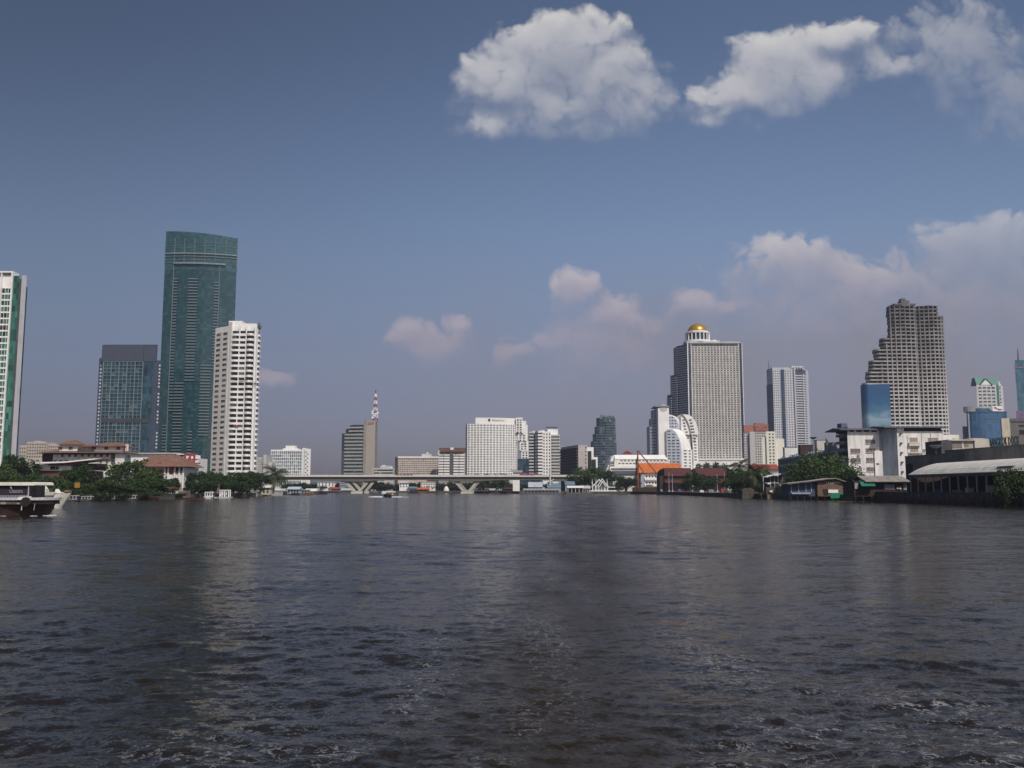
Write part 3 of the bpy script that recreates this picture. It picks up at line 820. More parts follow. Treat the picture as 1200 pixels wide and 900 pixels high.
def hotel_brown():
    Y = 370; x = lambda p: PX(p, Y)
    z = lambda p: PZ(p, Y)
    r = thing('riverside_hotel', 'pale four storey hotel with layered brown tiled hip roofs', 'building', (x(104), Y, G))
    P('wall', OFFW, r, lambda m: (rbox(m, 61.5, 146.5, Y, 12, G, z(531.5)), m.box(x(136), x(146.5), Y - 1.2, Y - .02, G, z(531.5))))
    P('roof', BROWNROOF, r, lambda m: m.hip(x(44), x(150), Y - 3, Y + 15, z(531), z(527), 4))
    P('open_loggia', DKWOOD, r, lambda m: (m.box(x(46), x(61), Y + 2, Y + 12, z(541), z(531.4)),))
    P('penthouse', OFFW, r, lambda m: (m.box(x(67), x(89), Y + 1, Y + 9, z(528.6), z(521)), m.box(x(89.2), x(108), Y + 3, Y + 9, z(528.4), z(523.5)), m.box(x(108.2), x(142), Y + 1, Y + 9, z(528.6), z(523))))
    for a, b_, zb, zt_, ins in ((65, 91, 521, 514.8, 3.6), (90, 110, 523.4, 519.8, 2.5), (105.5, 146, 523, 517.8, 3.8)):
        P('penthouse_roof', BROWNROOF, r, lambda m: m.hip(x(a), x(b_), Y - .5, Y + 10.5, z(zb), z(zt_), ins))
    recs = []
    for i, p in enumerate((72.5, 81, 88, 96, 103.5, 111, 118.5)): recs.append((x(p), Y - .04, z(534), 0, 1.1, 1.15))
    for p in (118, 125.3):
        for q_ in (534, 541, 548, 555): recs.append((x(p), Y - .04, z(q_), 0, 1.0, 1.2))
    for p in (68.2, 80.5, 108, 122.5, 136.5): recs.append((x(p), Y + .9, z(525.3), 0, 1.5, 1.1))
    for p in (64.5, 71, 78, 86, 94): recs.append((x(p), Y - .04, z(540.3), 0, 1.3, .8))
    windows(r, recs, [GDARK2, matte((.12, .10, .09))])
    P('stair_window', DGREY, r, lambda m: m.box(x(130.2), x(135.6), Y - .12, Y - .01, z(543), z(531.8)))
    P('painted_eave_shade', DKWOOD, r, lambda m: m.box(x(61), x(147), Y - 1, Y - .05, z(532.4), z(531.6)))  # dark strip standing in for the shade under the eave
    def pil(m):
        for p in (66.8, 75.5, 92, 99.5, 107.4, 115, 122, 129.6): m.box(x(p) - .15, x(p) + .15, Y - .25, Y - .02, G, z(533))
    P('pilaster', matte((.52, .45, .40)), r, pil)
    s = thing('roof_sign', 'small red and white upright sign at the brown roof edge', 'sign', (x(146.5), Y + 1, z(528.6)))
    P('sign_board', WPAINT, s, lambda m: m.box(x(145), x(148.2), Y + .9, Y + 1.1, z(528.6), z(520.5)))
    P('stripe', RED, s, lambda m: (m.box(x(143.6), x(145), Y + .85, Y + 1.05, z(528.4), z(521.4)), m.box(x(146.2), x(147), Y + .8, Y + .88, z(528.4), z(520.8))))
hotel_brown()

def slanted_roof():
    Y = 325; x = lambda p: PX(p, Y); z = lambda p: PZ(p, Y)
    r = thing('terrace_building', 'low white building with a thin rising slanted white roof among trees', 'building', (x(78), Y, G))
    P('roof', WHITE, r, lambda m: m.prism_y([(x(41), z(544)), (x(41), z(542.2)), (x(80), z(541)), (x(112), z(537.8)), (x(124), z(537.6)), (x(112), z(539.2)), (x(80), z(542.6))][::-1], Y - 3, Y + 10))
    P('fascia', matte((.11, .05, .04)), r, lambda m: m.prism_y([(x(60), z(545.6)), (x(60), z(543.4)), (x(80), z(542.6)), (x(108), z(539.6)), (x(104), z(543)), (x(84), z(545.6))][::-1], Y - 2, Y - .5))
    P('wall', WHITE, r, lambda m: m.box(x(42), x(84), Y - .4, Y + 9, z(551.5), z(545)))
    P('base', matte((.12, .055, .045)), r, lambda m: m.box(x(41), x(108), Y, Y + 9, G, z(551.6)))
    P('glass_front', GDARK2, r, lambda m: m.box(x(84.1), x(112), Y + 1, Y + 9, z(551), z(543)))
    recs = [(x(p), Y - .45, z(548.7), 0, w_, 1.05) for p, w_ in ((62.8, 1.6), (68, 1.2))]
    windows(r, recs, [GDARK2])
    b_ = thing('boathouse', 'small brick building with pale flat roof half hidden by trees', 'building', (x(5), Y - 5, G))
    Y2 = Y - 5
    P('wall', matte((.16, .07, .05), scale=1), b_, lambda m: m.box(PX(-12, Y2), PX(11, Y2), Y2, Y2 + 8, G, PZ(548.2, Y2)))
    P('roof', LGREY, b_, lambda m: m.box(PX(-13, Y2), PX(11.6, Y2), Y2 - .6, Y2 + 8.5, PZ(548, Y2), PZ(546.2, Y2)))
slanted_roof()

def hall_and_box():
    Y = 345; x = lambda p: PX(p, Y); z = lambda p: PZ(p, Y)
    r = thing('temple_hall', 'riverside hall under a broad brown hipped roof with red walls', 'building', (x(190), Y, G))
    P('wall', OFFW, r, lambda m: m.box(x(165), x(216), Y, Y + 16, G, z(547.5)))
    P('roof', BROWNROOF, r, lambda m: m.hip(x(150), x(221.5), Y - 2.5, Y + 18, z(547), z(532.4), 6.8))
    P('red_panel', matte((.26, .055, .04)), r, lambda m: (m.box(x(165.5), x(192), Y - .5, Y - .05, z(556), z(550)), m.box(x(198.5), x(204), Y - .3, Y - .05, z(555), z(547.7))))
    P('column', WHITE, r, lambda m: [m.box(x(p) - .25, x(p) + .25, Y - .6, Y - .1, G, z(547.5)) for p in (194, 198, 205.5, 211, 215.6)])
    P('dormer', BROWNROOF, r, lambda m: m.gable(x(183.5), x(191), Y + .2, Y + 3.4, z(544), z(541.3), 0, .2, along='y'))
    recs = [(x(p), Y - .06, z(551), 0, 1.0, 2) for p in (196, 208, 213)]
    windows(r, recs, [GDARK2])
    Y3 = 392; x = lambda p: PX(p, Y3); z = lambda p: PZ(p, Y3)
    b_ = thing('service_building', 'white flat roofed building behind the brown hipped hall', 'building', (x(205), Y3, G))
    P('wall', WHITE, b_, lambda m: (m.box(x(152), x(207), Y3 + 1, Y3 + 12, G, z(531.8)), m.box(x(207.1), x(223.5), Y3 - 1, Y3 + 12, G, z(532.6)), m.box(x(223.6), x(232), Y3, Y3 + 12, G, z(537))))
    P('roof', LGREY, b_, lambda m: (m.box(x(151), x(206), Y3 - .3, Y3 + 12.4, z(531.8), z(530.6)),))
    windows(b_, [(x(p), Y3 - 1.06, z(q_), 0, w_, .9) for p, q_, w_ in ((210.5, 534.2, 3), (216, 534.2, 2), (216, 540.5, 2.2), (212.5, 546, 1))], [GDARK2])
    f = thing('steel_frame', 'red oxide steel frame of a building under construction beside the white box', 'frame', (x(230), Y3 - 6, G))
    Yf = Y3 - 6
    def fr_(m):
        xs = [x(222.4), x(228), x(233)]
        for X in xs:
            m.box(X - .35, X + .35, Yf - .3, Yf + .3, G, z(532))
        for q_ in (533, 539, 546): m.box(xs[0], xs[2] + 1.4, Yf - .25, Yf + .25, z(q_) - .3, z(q_) + .3)
        m.box(xs[1], xs[2] + 2.6, Yf - .24, Yf + .24, z(543.4) - .25, z(543.4) + .25)
    P('column_frame', RED, f, fr_)
    P('deck_slab', RED, f, lambda m: m.box(x(222.4), x(230), Yf + .4, Yf + 4, z(534.4), z(533)))
hall_and_box()

def small_right_of_condo():
    Y = 850; x = lambda p: PX(p, Y); z = lambda p: PZ(p, Y)
    r = thing('apartment_block', 'pale grey slab block just past the slender white apartment tower', 'building', (x(306), Y, G))
    P('wall', LGREY, r, lambda m: (m.box(x(290), x(308.7), Y, Y + 20, G, z(536)), m.box(x(309), x(312.7), Y - 2, Y + 20, G, z(533)), m.box(x(312.9), x(317), Y + 5, Y + 18, G, z(541.5))))
    recs = []
    face((x(297), Y), (x(308.5), Y), z(556), z(537), 7, 9, .5, .6, recs=recs)
    windows(r, recs, [matte((.22, .24, .26)), GDARK], cap=100)
    Y = 1100; x = lambda p: PX(p, Y); z = lambda p: PZ(p, Y)
    r = thing('hospital_block', 'wide pale blue grey slab with gridded front beyond the bridge', 'building', (x(340), Y, G))
    P('wall', WHITE, r, lambda m: (rbox(m, 317, 356.6, Y, 22, G, z(527)), rbox(m, 356.8, 363.8, Y - 3, 20, G, z(526)), m.box(x(354), x(357), Y - 1, Y + 10, G, z(525))))
    P('roof_hut', WHITE, r, lambda m: (m.box(x(333), x(344), Y + 5, Y + 15, z(527), z(522)), m.box(x(330), x(348), Y + 4, Y + 16, z(527), z(525.4))))
    g_ = glass((.12, .17, .22), 2.2, 3.3, .3, .15, light=(.4, .43, .45), frac=.15)
    a, b_ = x(317.5), x(356); z1 = z(528.5); nf = 11; fh = (z1 - G - 4) / nf
    P('curtain_wall', g_, r, lambda m: m.box(a, b_, Y - .3, Y - .02, G + 4, z1))
    mb = MB()
    for i in range(17): c = a + (b_ - a) * i / 16; mb.box(c - .28, c + .28, Y - .9, Y - .31, G, z1)
    for j in range(nf + 1): mb.box(a, b_, Y - .7, Y - .31, G + 4 + j * fh - .4, G + 4 + j * fh + .4)
    mb.build('facade_cladding', WHITE, r)
    recs = [(x(359 + (j % 2) * 2), Y - 3.06, z(530) - j * 2.4, 0, 1.6, 1.4) for j in range(12)]
    windows(r, recs, [GDARK])
small_right_of_condo()

# ================================================================ the skyline behind the bridge
def cat_tower():
    Y = 1000; x = lambda p: PX(p, Y, 530); z = lambda p: PZ(p, Y)
    r = thing('telecom_tower', 'striped office tower with beige end slab topped by a red and white mast', 'tower', (x(418), Y, G))
    body = MB()
    tiers = [(402.8, 508), (407.5, 502.5), (411.5, 498)]
    P('end_slab', matte((.30, .27, .235), var=.06, streak=.06), r, lambda m: m.prism(ccw([(x(427.8), Y), (x(438.5), Y + 5), (x(437.5), Y + 28), (x(427), Y + 26)]), G, z(493)))
    teal = glass((.02, .042, .056), 2, 3.6, .4, .12)
    gl = glass((.025, .045, .053), 3, 3.6, .35, .12)
    fr = frame((x(403), Y + 3), (x(427.7), Y + .5))
    L_ = fr[1]
    P('side_glazing', teal, r, lambda m: (m.prism(ccw([(x(397.8), Y + 12), (x(403), Y + 3.4), (x(415), Y + 3.2), (x(414), Y + 26), (x(398.5), Y + 26)]), G, z(507.5)), m.prism(ccw([(x(402.4), Y + 12), (x(408), Y + 3.4), (x(427), Y + 1.2), (x(426), Y + 25), (x(403), Y + 25)]), z(507.5), z(502)), m.prism(ccw([(x(407), Y + 12), (x(413.3), Y + 3), (x(427), Y + 1.2), (x(426), Y + 24), (x(408), Y + 24)]), z(502), z(497.6))))
    P('front_glazing', gl, r, lambda m: m.fbox(fr[0], 0, L_, -1.5, .5, G, z(508.2)))
    nf = 18; z1 = z(500); fh = (z1 - G) / nf
    m = MB()
    first = None; offs = []
    for j in range(nf):
        zz = G + j * fh
        py_t = 508 if j < nf - 3 else 0
        s0 = 0 if zz < z(509) else (L_ * .2 if zz < z(504) else L_ * .42)
        P('floor_band', matte((.33, .325, .305)), r, lambda m: m.fbox(fr[0], s0, L_, -.4, .75, zz + fh * .55, zz + fh))
    P('stair_pier', matte((.27, .245, .215)), r, lambda m: m.box(x(425.8), x(428.4), Y - 1.2, Y + 3, G, z(497)))
    P('roof_hut', matte((.12, .06, .06)), r, lambda m: m.box(x(426), x(428), Y + 6, Y + 12, z(497), z(492.3)))
    text('CAT', 3.6, r, (x(433.6), Y + 2.2, z(497.3)), (R(90), 0, math.atan2(5, x(438.5) - x(427.8))), RED, 'lettering', .15, width=7.5)
    t = thing('radio_mast', 'tapering red and white lattice mast standing on the telecom tower roof', 'mast', (x(437.2), Y + 12, z(493)))
    zb, zt_ = z(493), z(456)
    n = 9
    for k in range(n):
        za, zb_ = zb + (zt_ - zb) * k / n, zb + (zt_ - zb) * (k + 1) / n
        wa, wb = 2.3 * (1 - k / n) + .35, 2.3 * (1 - (k + 1) / n) + .35
        def sec(m):
            for sx in (-1, 1):
                for sy in (-1, 1):
                    m.tube((x(437.2) + sx * wa, Y + 12 + sy * wa, za), (x(437.2) + sx * wb, Y + 12 + sy * wb, zb_), .32, n=5)
            for sx in (-1, 1):
                m.tube((x(437.2) + sx * wa, Y + 12 - wa, za), (x(437.2) - sx * wb, Y + 12 - wb, zb_), .22, n=4)
            m.box(x(437.2) - wb, x(437.2) + wb, Y + 12 - wb, Y + 12 + wb, zb_ - .35, zb_)
        P('lattice_section', RED if k % 2 == 0 else WPAINT, t, sec)
    for dx, py in ((-2.5, 483.5), (3, 483), (-.3, 486), (-2.4, 488.5), (-2.6, 481.6), (.6, 484.5)):
        P('dish', WPAINT, t, lambda m: m.lathe(0, 0, [(.2, -.5), (1.3, 0), (1.25, .2), (.1, .2)], 12)) if False else P('dish', WPAINT, t, lambda m: m.tube((x(437.2) + dx, Y + 9.4, z(py)), (x(437.2) + dx, Y + 9.0, z(py)), 1.0, 1.25, 12))
cat_tower()

def low_blocks():
    Y = 960; x = lambda p: PX(p, Y); z = lambda p: PZ(p, Y)
    r = thing('office_block', 'low pale block with strip windows beside the striped telecom tower', 'building', (x(450), Y, G))
    P('wall', LGREY, r, lambda m: (m.box(x(437), x(461), Y, Y + 18, G, z(548.6)), m.box(x(445), x(458), Y + 4, Y + 14, z(548.6), z(545.8))))
    for k, q_ in enumerate((551, 554.3, 557.6)): P('window_strip', GDARK, r, lambda m: m.box(x(438), x(460.6), Y - .1, Y - .02, z(q_) - .7, z(q_) + .7))
    P('roof_plant', WPAINT, r, lambda m: (m.box(x(447), x(451), Y + 5, Y + 9, z(545.8), z(545)), m.box(x(454), x(459), Y + 5, Y + 9, z(548.6), z(547))))
    Y = 870; x = lambda p: PX(p, Y); z = lambda p: PZ(p, Y)
    r = thing('hotel_block', 'long beige hotel block with rows of square windows behind the bridge', 'building', (x(487), Y, G))
    P('wall', matte((.50, .43, .37)), r, lambda m: (m.prism(ccw([(x(466.5), Y), (x(513.5), Y + 2), (x(513), Y + 24), (x(461.5), Y + 24), (x(460.6), Y + 14)]), G, z(536.6)),))
    P('cornice', WHITE, r, lambda m: m.prism(ccw([(x(466.2), Y - .8), (x(513.8), Y + 1.2), (x(513.2), Y + 25), (x(461), Y + 25), (x(460.2), Y + 14)]), z(536.6), z(534.9)))
    recs = []; mb = MB()
    face((x(466.5), Y), (x(513.5), Y + 2), z(558.5), z(537.5), 23, 9, .66, .6, .4, mb, recs)
    mb.build('facade_cladding', matte((.58, .51, .45)), r)
    rec2 = []
    face((x(460.6), Y + 14), (x(466.4), Y + .2), z(558), z(538), 3, 8, .6, .5, recs=rec2)
    windows(r, recs + rec2, [matte((.14, .12, .12)), GDARK, matte((.2, .17, .16))])
    P('roof_plant', LGREY, r, lambda m: (m.box(x(493), x(504), Y + 8, Y + 16, z(534.9), z(531.5)), m.lathe(x(499), Y + 12, [(1.6, z(531.5)), (1.6, z(529.8)), (.4, z(529.2))], 12)))
    Y = 838; x = lambda p: PX(p, Y); z = lambda p: PZ(p, Y)
    r = thing('apartment_block', 'white balconied block with brown roof and green planted terraces behind the bridge', 'building', (x(529), Y, G))
    P('wall', matte((.30, .29, .28)), r, lambda m: m.box(x(514), x(544.6), Y + 1.5, Y + 20, G, z(528.5)))
    P('roof', matte((.12, .055, .045)), r, lambda m: m.prism_x([(Y - .5, z(529.5)), (Y + 4, z(524.6)), (Y + 16, z(524.6)), (Y + 20.5, z(529.5))], x(513.8), x(544.8)))
    P('stair_shaft', DGREY, r, lambda m: m.box(x(527.3), x(531), Y + .2, Y + 4, G, z(527)))
    P('lift_tower', WHITE, r, lambda m: m.box(x(527.5), x(531.2), Y + .5, Y + 5, z(527), z(524.4)))
    nf = 8; z1 = z(534); fh = (z1 - z(559.5)) / nf
    for a, b_ in ((514, 519.6), (520.2, 526.8), (531.4, 537.6), (538.2, 544.4)):
        m = MB(); m.box(x(a), x(b_), Y - .6, Y + 1.4, z(559.5), z(559.5) + 1.5)
        repeats(r, 'balcony', m.build('balcony', WHITE, r), [(0, 0, j * fh) for j in range(1, nf + 1)])
    P('roof_planting', foliage((.012, .03, .012), (.035, .06, .025)), r, lambda m: leafmass(m, [((x(p), Y - .2, z(531.5)), 1.8) for p in (516, 519, 523, 526, 533, 536, 540)], 50, .7))
    P('roof_plant', WHITE, r, lambda m: (m.box(x(513.2), x(515), Y, Y + 3, z(533), z(528)),))
low_blocks()

def hotel_white():
    Y = 1040; x = lambda p: PX(p, Y); z = lambda p: PZ(p, Y)
    r = thing('riverside_hotel', 'large white hotel slab with gold lettering on its rooftop parapet', 'building', (x(582), Y, G))
    cs = [(x(547.4), Y), (x(562), Y - 1), (x(577), Y + 1), (x(592), Y + 5), (x(606), Y + 12)]
    back = [(x(606), Y + 34), (x(575), Y + 28), (x(546), Y + 26)]
    zt = z(496.6)
    P('wall', LGREY, r, lambda m: m.prism(ccw([(x(545), Y + 10)] + cs + back), G, zt))
    P('penthouse', WHITE, r, lambda m: m.prism(ccw([(x(557), Y + 1), (x(577), Y + 2.5), (x(592), Y + 6.5), (x(604.5), Y + 13), (x(603), Y + 24), (x(557), Y + 20)]), zt, z(489.3)))
    mb = MB(); recs = []
    z0 = z(559.5); nf = 22
    for k, (A, B) in enumerate(zip(cs, cs[1:])):
        face(A, B, z0, zt - .6, 4 if k < 3 else 5, nf, .60, .54, .5, mb, recs)
    mb.build('facade_cladding', WHITE, r)
    m = MB(); m.box(x(545.2), x(547), Y + 5, Y + 9, z0, z0 + 1.4)
    P('side_glazing', GDARK2, r, lambda m: m.prism(ccw([(x(545.2), Y + 9), (x(547.2), Y + .3), (x(547.3), Y + .6), (x(545.6), Y + 9.6)]), G, zt - 1))
    repeats(r, 'side_balcony', m.build('side_balcony', LGREY, r), [(0, 0, j * (zt - z0) / nf) for j in range(1, nf)])
    P('side_wall', DGREY, r, lambda m: m.box(x(606.1), x(621), Y + 16, Y + 34, G, z(537)))
    tiers = [(604.6, 612.6, 507, 488.6, 2), (607, 617, 516.5, 492.5, 4), (609, 618.6, 528, 497, 5), (611, 619.6, 537.5, 516, 6)]
    for a, b_, q0, q1, dy in tiers:
        P('terrace_wing', WHITE, r, lambda m: m.box(x(a), x(b_), Y + 8 + dy * .6, Y + 30 - dy * .2, z(q0), z(q1)))
    for a, b_, q0, q1, dy in tiers:
        for k in range(2):
            for q_ in np.arange(q1 + 3, q0 - 1, 2.85):
                if a > 606 and q_ < tiers[tiers.index((a, b_, q0, q1, dy)) - 1][2] + 1: continue
                recs.append((x(a + (b_ - a) * (.3 + .42 * k)), Y + 7.9 + dy * .6, z(q_), 0, 2.0, 1.5))
    for px, q_ in ((605.5, 507), (612, 507.5), (608, 516.8), (616, 517), (610, 528.5)):
        P('terrace_planting', foliage((.012, .03, .012), (.035, .06, .025)), r, lambda m: leafmass(m, [((x(px), Y + 9, z(q_)), 1.8)], 50, .7))
    windows(r, recs, [GDARK2, BLACK, GDARK, matte((.20, .19, .18))])
    P('shade_glazing', glass((.03, .05, .08), 3, 3, .5), r, lambda m: m.box(x(607), x(621), Y + 11, Y + 15.9, G, z(537.2)))  # dark blue glass that also paints in the shade beneath the terraces
    P('sign_emblem', matte((.03, .03, .05)), r, lambda m: m.box(x(572), x(574.4), Y + 1.5, Y + 1.75, z(493.2), z(490.6)))
    text('Shangri-La', 2.9, r, (x(583.4), Y + 3.6, z(492.8)), (R(90), 0, math.atan2(4, x(592) - x(577))), matte((.42, .33, .12)), 'lettering', .12, width=14, shear=.25)
    P('roof_hut', WHITE, r, lambda m: m.box(x(604), x(609), Y + 12, Y + 22, z(492), z(489.6)))
hotel_white()

def zigzag():
    Y = 860; x = lambda p: PX(p, Y); z = lambda p: PZ(p, Y)
    r = thing('apartment_tower', 'white apartment tower with angled zigzag balconies next to the hotel slab', 'tower', (x(638), Y, G))
    shade = matte((.24, .25, .27))  # grey version of the white walls, shade put into the colour
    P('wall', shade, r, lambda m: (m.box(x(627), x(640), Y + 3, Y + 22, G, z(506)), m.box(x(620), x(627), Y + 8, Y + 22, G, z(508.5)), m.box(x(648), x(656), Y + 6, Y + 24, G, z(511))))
    P('lift_tower', WHITE, r, lambda m: m.box(x(642.2), x(654.4), Y + 5, Y + 22, G, z(502.6)))
    P('window_pier', WHITE, r, lambda m: m.box(x(636), x(646), Y + 1, Y + 20, G, z(505.5)))
    P('roof_hut', WHITE, r, lambda m: (m.box(x(624), x(630), Y + 6, Y + 14, z(508), z(504.8)), m.box(x(633), x(638.5), Y + 6, Y + 14, z(506), z(504)), m.box(x(620.6), x(625), Y + 9, Y + 14, z(508.5), z(507))))
    nf = 14; z0 = z(559); z1 = z(507); fh = (z1 - z0) / nf
    m = MB()
    pts = [(x(627), Y + 2.8), (x(630.5), Y - 2.5), (x(635.8), Y - 2.2)]
    for p0, p1 in zip(pts, pts[1:]): fr, l = frame(p0, p1); m.fbox(fr, 0, l, -.25, 0, z0 - .2, z0 + 1.4)
    m.prism(ccw(pts + [(x(635.8), Y + 2.8)]), z0 - .3, z0)
    repeats(r, 'balcony', m.build('balcony', WHITE, r), [(0, 0, j * fh) for j in range(1, nf + 1)])
    m = MB(); m.box(x(620), x(626), Y + 4.5, Y + 7.9, z0 - .2, z0 + 1.2)
    repeats(r, 'wing_balcony', m.build('wing_balcony', LGREY, r), [(0, 0, j * fh) for j in range(1, nf + 1)])
    m = MB(); m.box(x(646.3), x(656.3), Y + 1.5, Y + 4.9, z0 - .2, z0 + 1.2)
    repeats(r, 'corner_balcony', m.build('corner_balcony', matte((.50, .50, .47)), r), [(0, 0, j * fh) for j in range(1, nf)])
    recs = []
    face((x(636), Y + 1), (x(646), Y + 1), z0, z1, 3, nf, .42, .55, recs=recs)
    windows(r, recs, [GDARK2])
    def ant(m):
        for k in range(12):
            a = x(641 + k * 1.15); m.tube((a, Y + 12, z(502.6)), (a, Y + 12, z(499.6 - random.random())), .14, n=4)
            m.box(a - .7, a + .7, Y + 11.8, Y + 12.2, z(500.2), z(499.2))
    P('antenna_array', DGREY, r, ant)
    Y = 960; x = lambda p: PX(p, Y); z = lambda p: PZ(p, Y)
    r = thing('office_block', 'grey beige block with strip balconies behind the dark gridded office', 'building', (x(664), Y, G))
    P('wall', matte((.36, .33, .29)), r, lambda m: m.box(x(650), x(676), Y, Y + 20, G, z(523.4)))
    for j in range(9):
        P('window_strip', GDARK2, r, lambda m: m.box(x(655), x(675), Y - .3, Y - .03, z(531 + j * 3.4), z(529.3 + j * 3.4)))
    P('parapet', matte((.40, .36, .32)), r, lambda m: m.box(x(649.7), x(676.3), Y - .4, Y - .05, z(528.6), z(523.2)))
    Y = 760; x = lambda p: PX(p, Y); z = lambda p: PZ(p, Y)
    r = thing('office_block', 'beige end walled office with dark gridded side facing the river', 'building', (x(680), Y, G))
    A, B = (x(661), Y + 46), (x(677.8), Y)
    P('wall', matte((.42, .38, .35)), r, lambda m: m.prism(ccw([B, (x(688.3), Y + 2), (x(687), Y + 48), A]), G, z(521.3)))
    mb = MB(); recs = []
    dk = matte((.055, .055, .06))
    P('side_glazing', dk, r, lambda m: m.fbox(frame(A, B)[0], 0, frame(A, B)[1], .02, .4, G, z(524)))
    fr, l = frame(A, B)
    for j in range(11):
        P('sunshade_ledge', matte((.11, .11, .115)), r, lambda m: m.fbox(fr, .2, l - .2, .42, 1.6, z(559) + j * 2.35, z(559) + j * 2.35 + .8))
    P('annex', WHITE, r, lambda m: (m.box(x(688.4), x(696.2), Y + 3, Y + 30, G, z(523.8)), m.box(x(696.3), x(701), Y + 4, Y + 30, G, z(535.4))))
    P('annex_glazing', GDARK2, r, lambda m: (m.box(x(689.2), x(693.6), Y + 2.6, Y + 2.97, G, z(528.4)), m.box(x(694), x(698.6), Y + 2.4, Y + 2.58, G, z(538.2))))
    recs = [(x(686.7), Y + 1.6, z(524.6 + j * 4.5), 0, .9, 1.5) for j in range(6)]
    windows(r, recs, [GDARK2])
zigzag()

def tower_teal():
    Y = 1050; x = lambda p: PX(p, Y, 520); z = lambda p: PZ(p, Y)
    r = thing('office_tower', 'dark teal glass tower stepping in along one edge towards its top', 'tower', (x(709), Y, G))
    tiers = [(693, 723.5, 573, 517), (695.3, 723, 517, 508.5), (697.6, 722.8, 508.5, 499.8), (699.8, 722.5, 499.8, 489.4)]
    gl = glass((.016, .032, .052), 2.6, 3.4, .6, .12, light=(.16, .19, .21), frac=.1)
    for a, b_, q0, q1 in tiers:
        P('curtain_wall', gl, r, lambda m: m.prism(ccw([(x(a), Y + 8), (x(a + 3), Y + 1), (x((a + b_) / 2), Y - 1), (x(b_ - 2), Y + 1), (x(b_), Y + 8), (x(b_ - 2), Y + 26), (x(a + 2), Y + 26)]), G if q0 > 570 else z(q0), z(q1)))
    P('roof_crown', glass((.10, .16, .19), 2, 2, .4), r, lambda m: (m.box(x(708), x(720.5), Y + 4, Y + 18, z(489.4), z(486.8)), m.box(x(704.5), x(709), Y + 4, Y + 12, z(489.4), z(485.6))))
    for j in range(24):
        q_ = 491 + j * 3.05; a = next(t[0] for t in tiers if t[2] >= q_ > t[3] - 8 and t[3] <= q_)
        lo, hi = random.uniform(a + 2, 708), random.uniform(712, 722)
        P('floor_band', matte((.085, .11, .125), rough=.4), r, lambda m: m.prism(ccw([(x(a + 3), Y + .9), (x((a + 723) / 2), Y - 1.2), (x(721.2), Y + .9), (x(720), Y + 2), (x(a + 4), Y + 2)]), z(q_) - .6, z(q_) + .6))
tower_teal()

# ================================================================ east bank
def rounded_low():
    Y = 715; x = lambda p: PX(p, Y); z = lambda p: PZ(p, Y)
    r = thing('convention_building', 'long low white building with a curved sloping end and ribbon windows', 'building', (x(746), Y, G))
    def bod(m):
        prof = [(x(706.5), G), (x(708), z(558)), (x(713), z(545)), (x(717.5), z(535.5)), (x(720), z(533.2)), (x(779), z(533.2)), (x(783), z(537)), (x(786), z(543)), (x(787), G)]
        m.prism_y(prof[::-1], Y + 2, Y + 26)
    P('wall', WHITE, r, bod)
    P('roof_slope', WHITE, r, lambda m: m.prism_x([(Y - .6, z(538)), (Y + 1.9, z(533.0)), (Y + 8, z(533.0)), (Y + 8, z(538))], x(720.5), x(780)))
    P('front_wall', OFFW, r, lambda m: m.box(x(720), x(785), Y - .2, Y + 1.9, G, z(538.1)))
    P('podium', WHITE, r, lambda m: m.box(x(713), x(745), Y - 9, Y - .3, G, z(547)))
    recs = []
    for k in range(13): recs.append((x(728.4 + k * 4.3), Y - .26, z(539.8), 0, 1.5, .75)); recs.append((x(726 + k * 4.3), Y - .26, z(543.2), 0, 1.7, .8))
    windows(r, recs, [GDARK2])
    for q_ in (550, 554, 558.5): P('window_strip', GDARK2, r, lambda m: m.box(x(714.5), x(745), Y - 9.15, Y - 9.02, z(q_) - .5, z(q_) + .55))
    P('end_louvre', matte((.35, .35, .36)), r, lambda m: [m.box(x(714.5 + k * .4), x(719.4), Y + .2, Y + 1.97, z(541.6 + 3.6 * k), z(540.2 + 3.6 * k)) for k in range(3)])
    P('canopy', matte((.16, .17, .19)), r, lambda m: m.box(x(716), x(745.5), Y - 12, Y - 9.2, z(553), z(551.6)))
    Y = 900; x = lambda p: PX(p, Y); z = lambda p: PZ(p, Y)
    b_ = thing('roof_pavilion', 'tiny red hipped roof peeping over the long low white building', 'building', (x(736), Y, G))
    P('wall', OFFW, b_, lambda m: m.box(x(731.5), x(740.5), Y, Y + 8, G, z(531.5)))
    P('roof', REDROOF, b_, lambda m: (m.hip(x(730.5), x(741.5), Y - 1, Y + 9, z(531.6), z(529.4), 2), m.hip(x(733), x(739), Y + 1, Y + 7, z(529.8), z(527.6), 1.5)))
rounded_low()

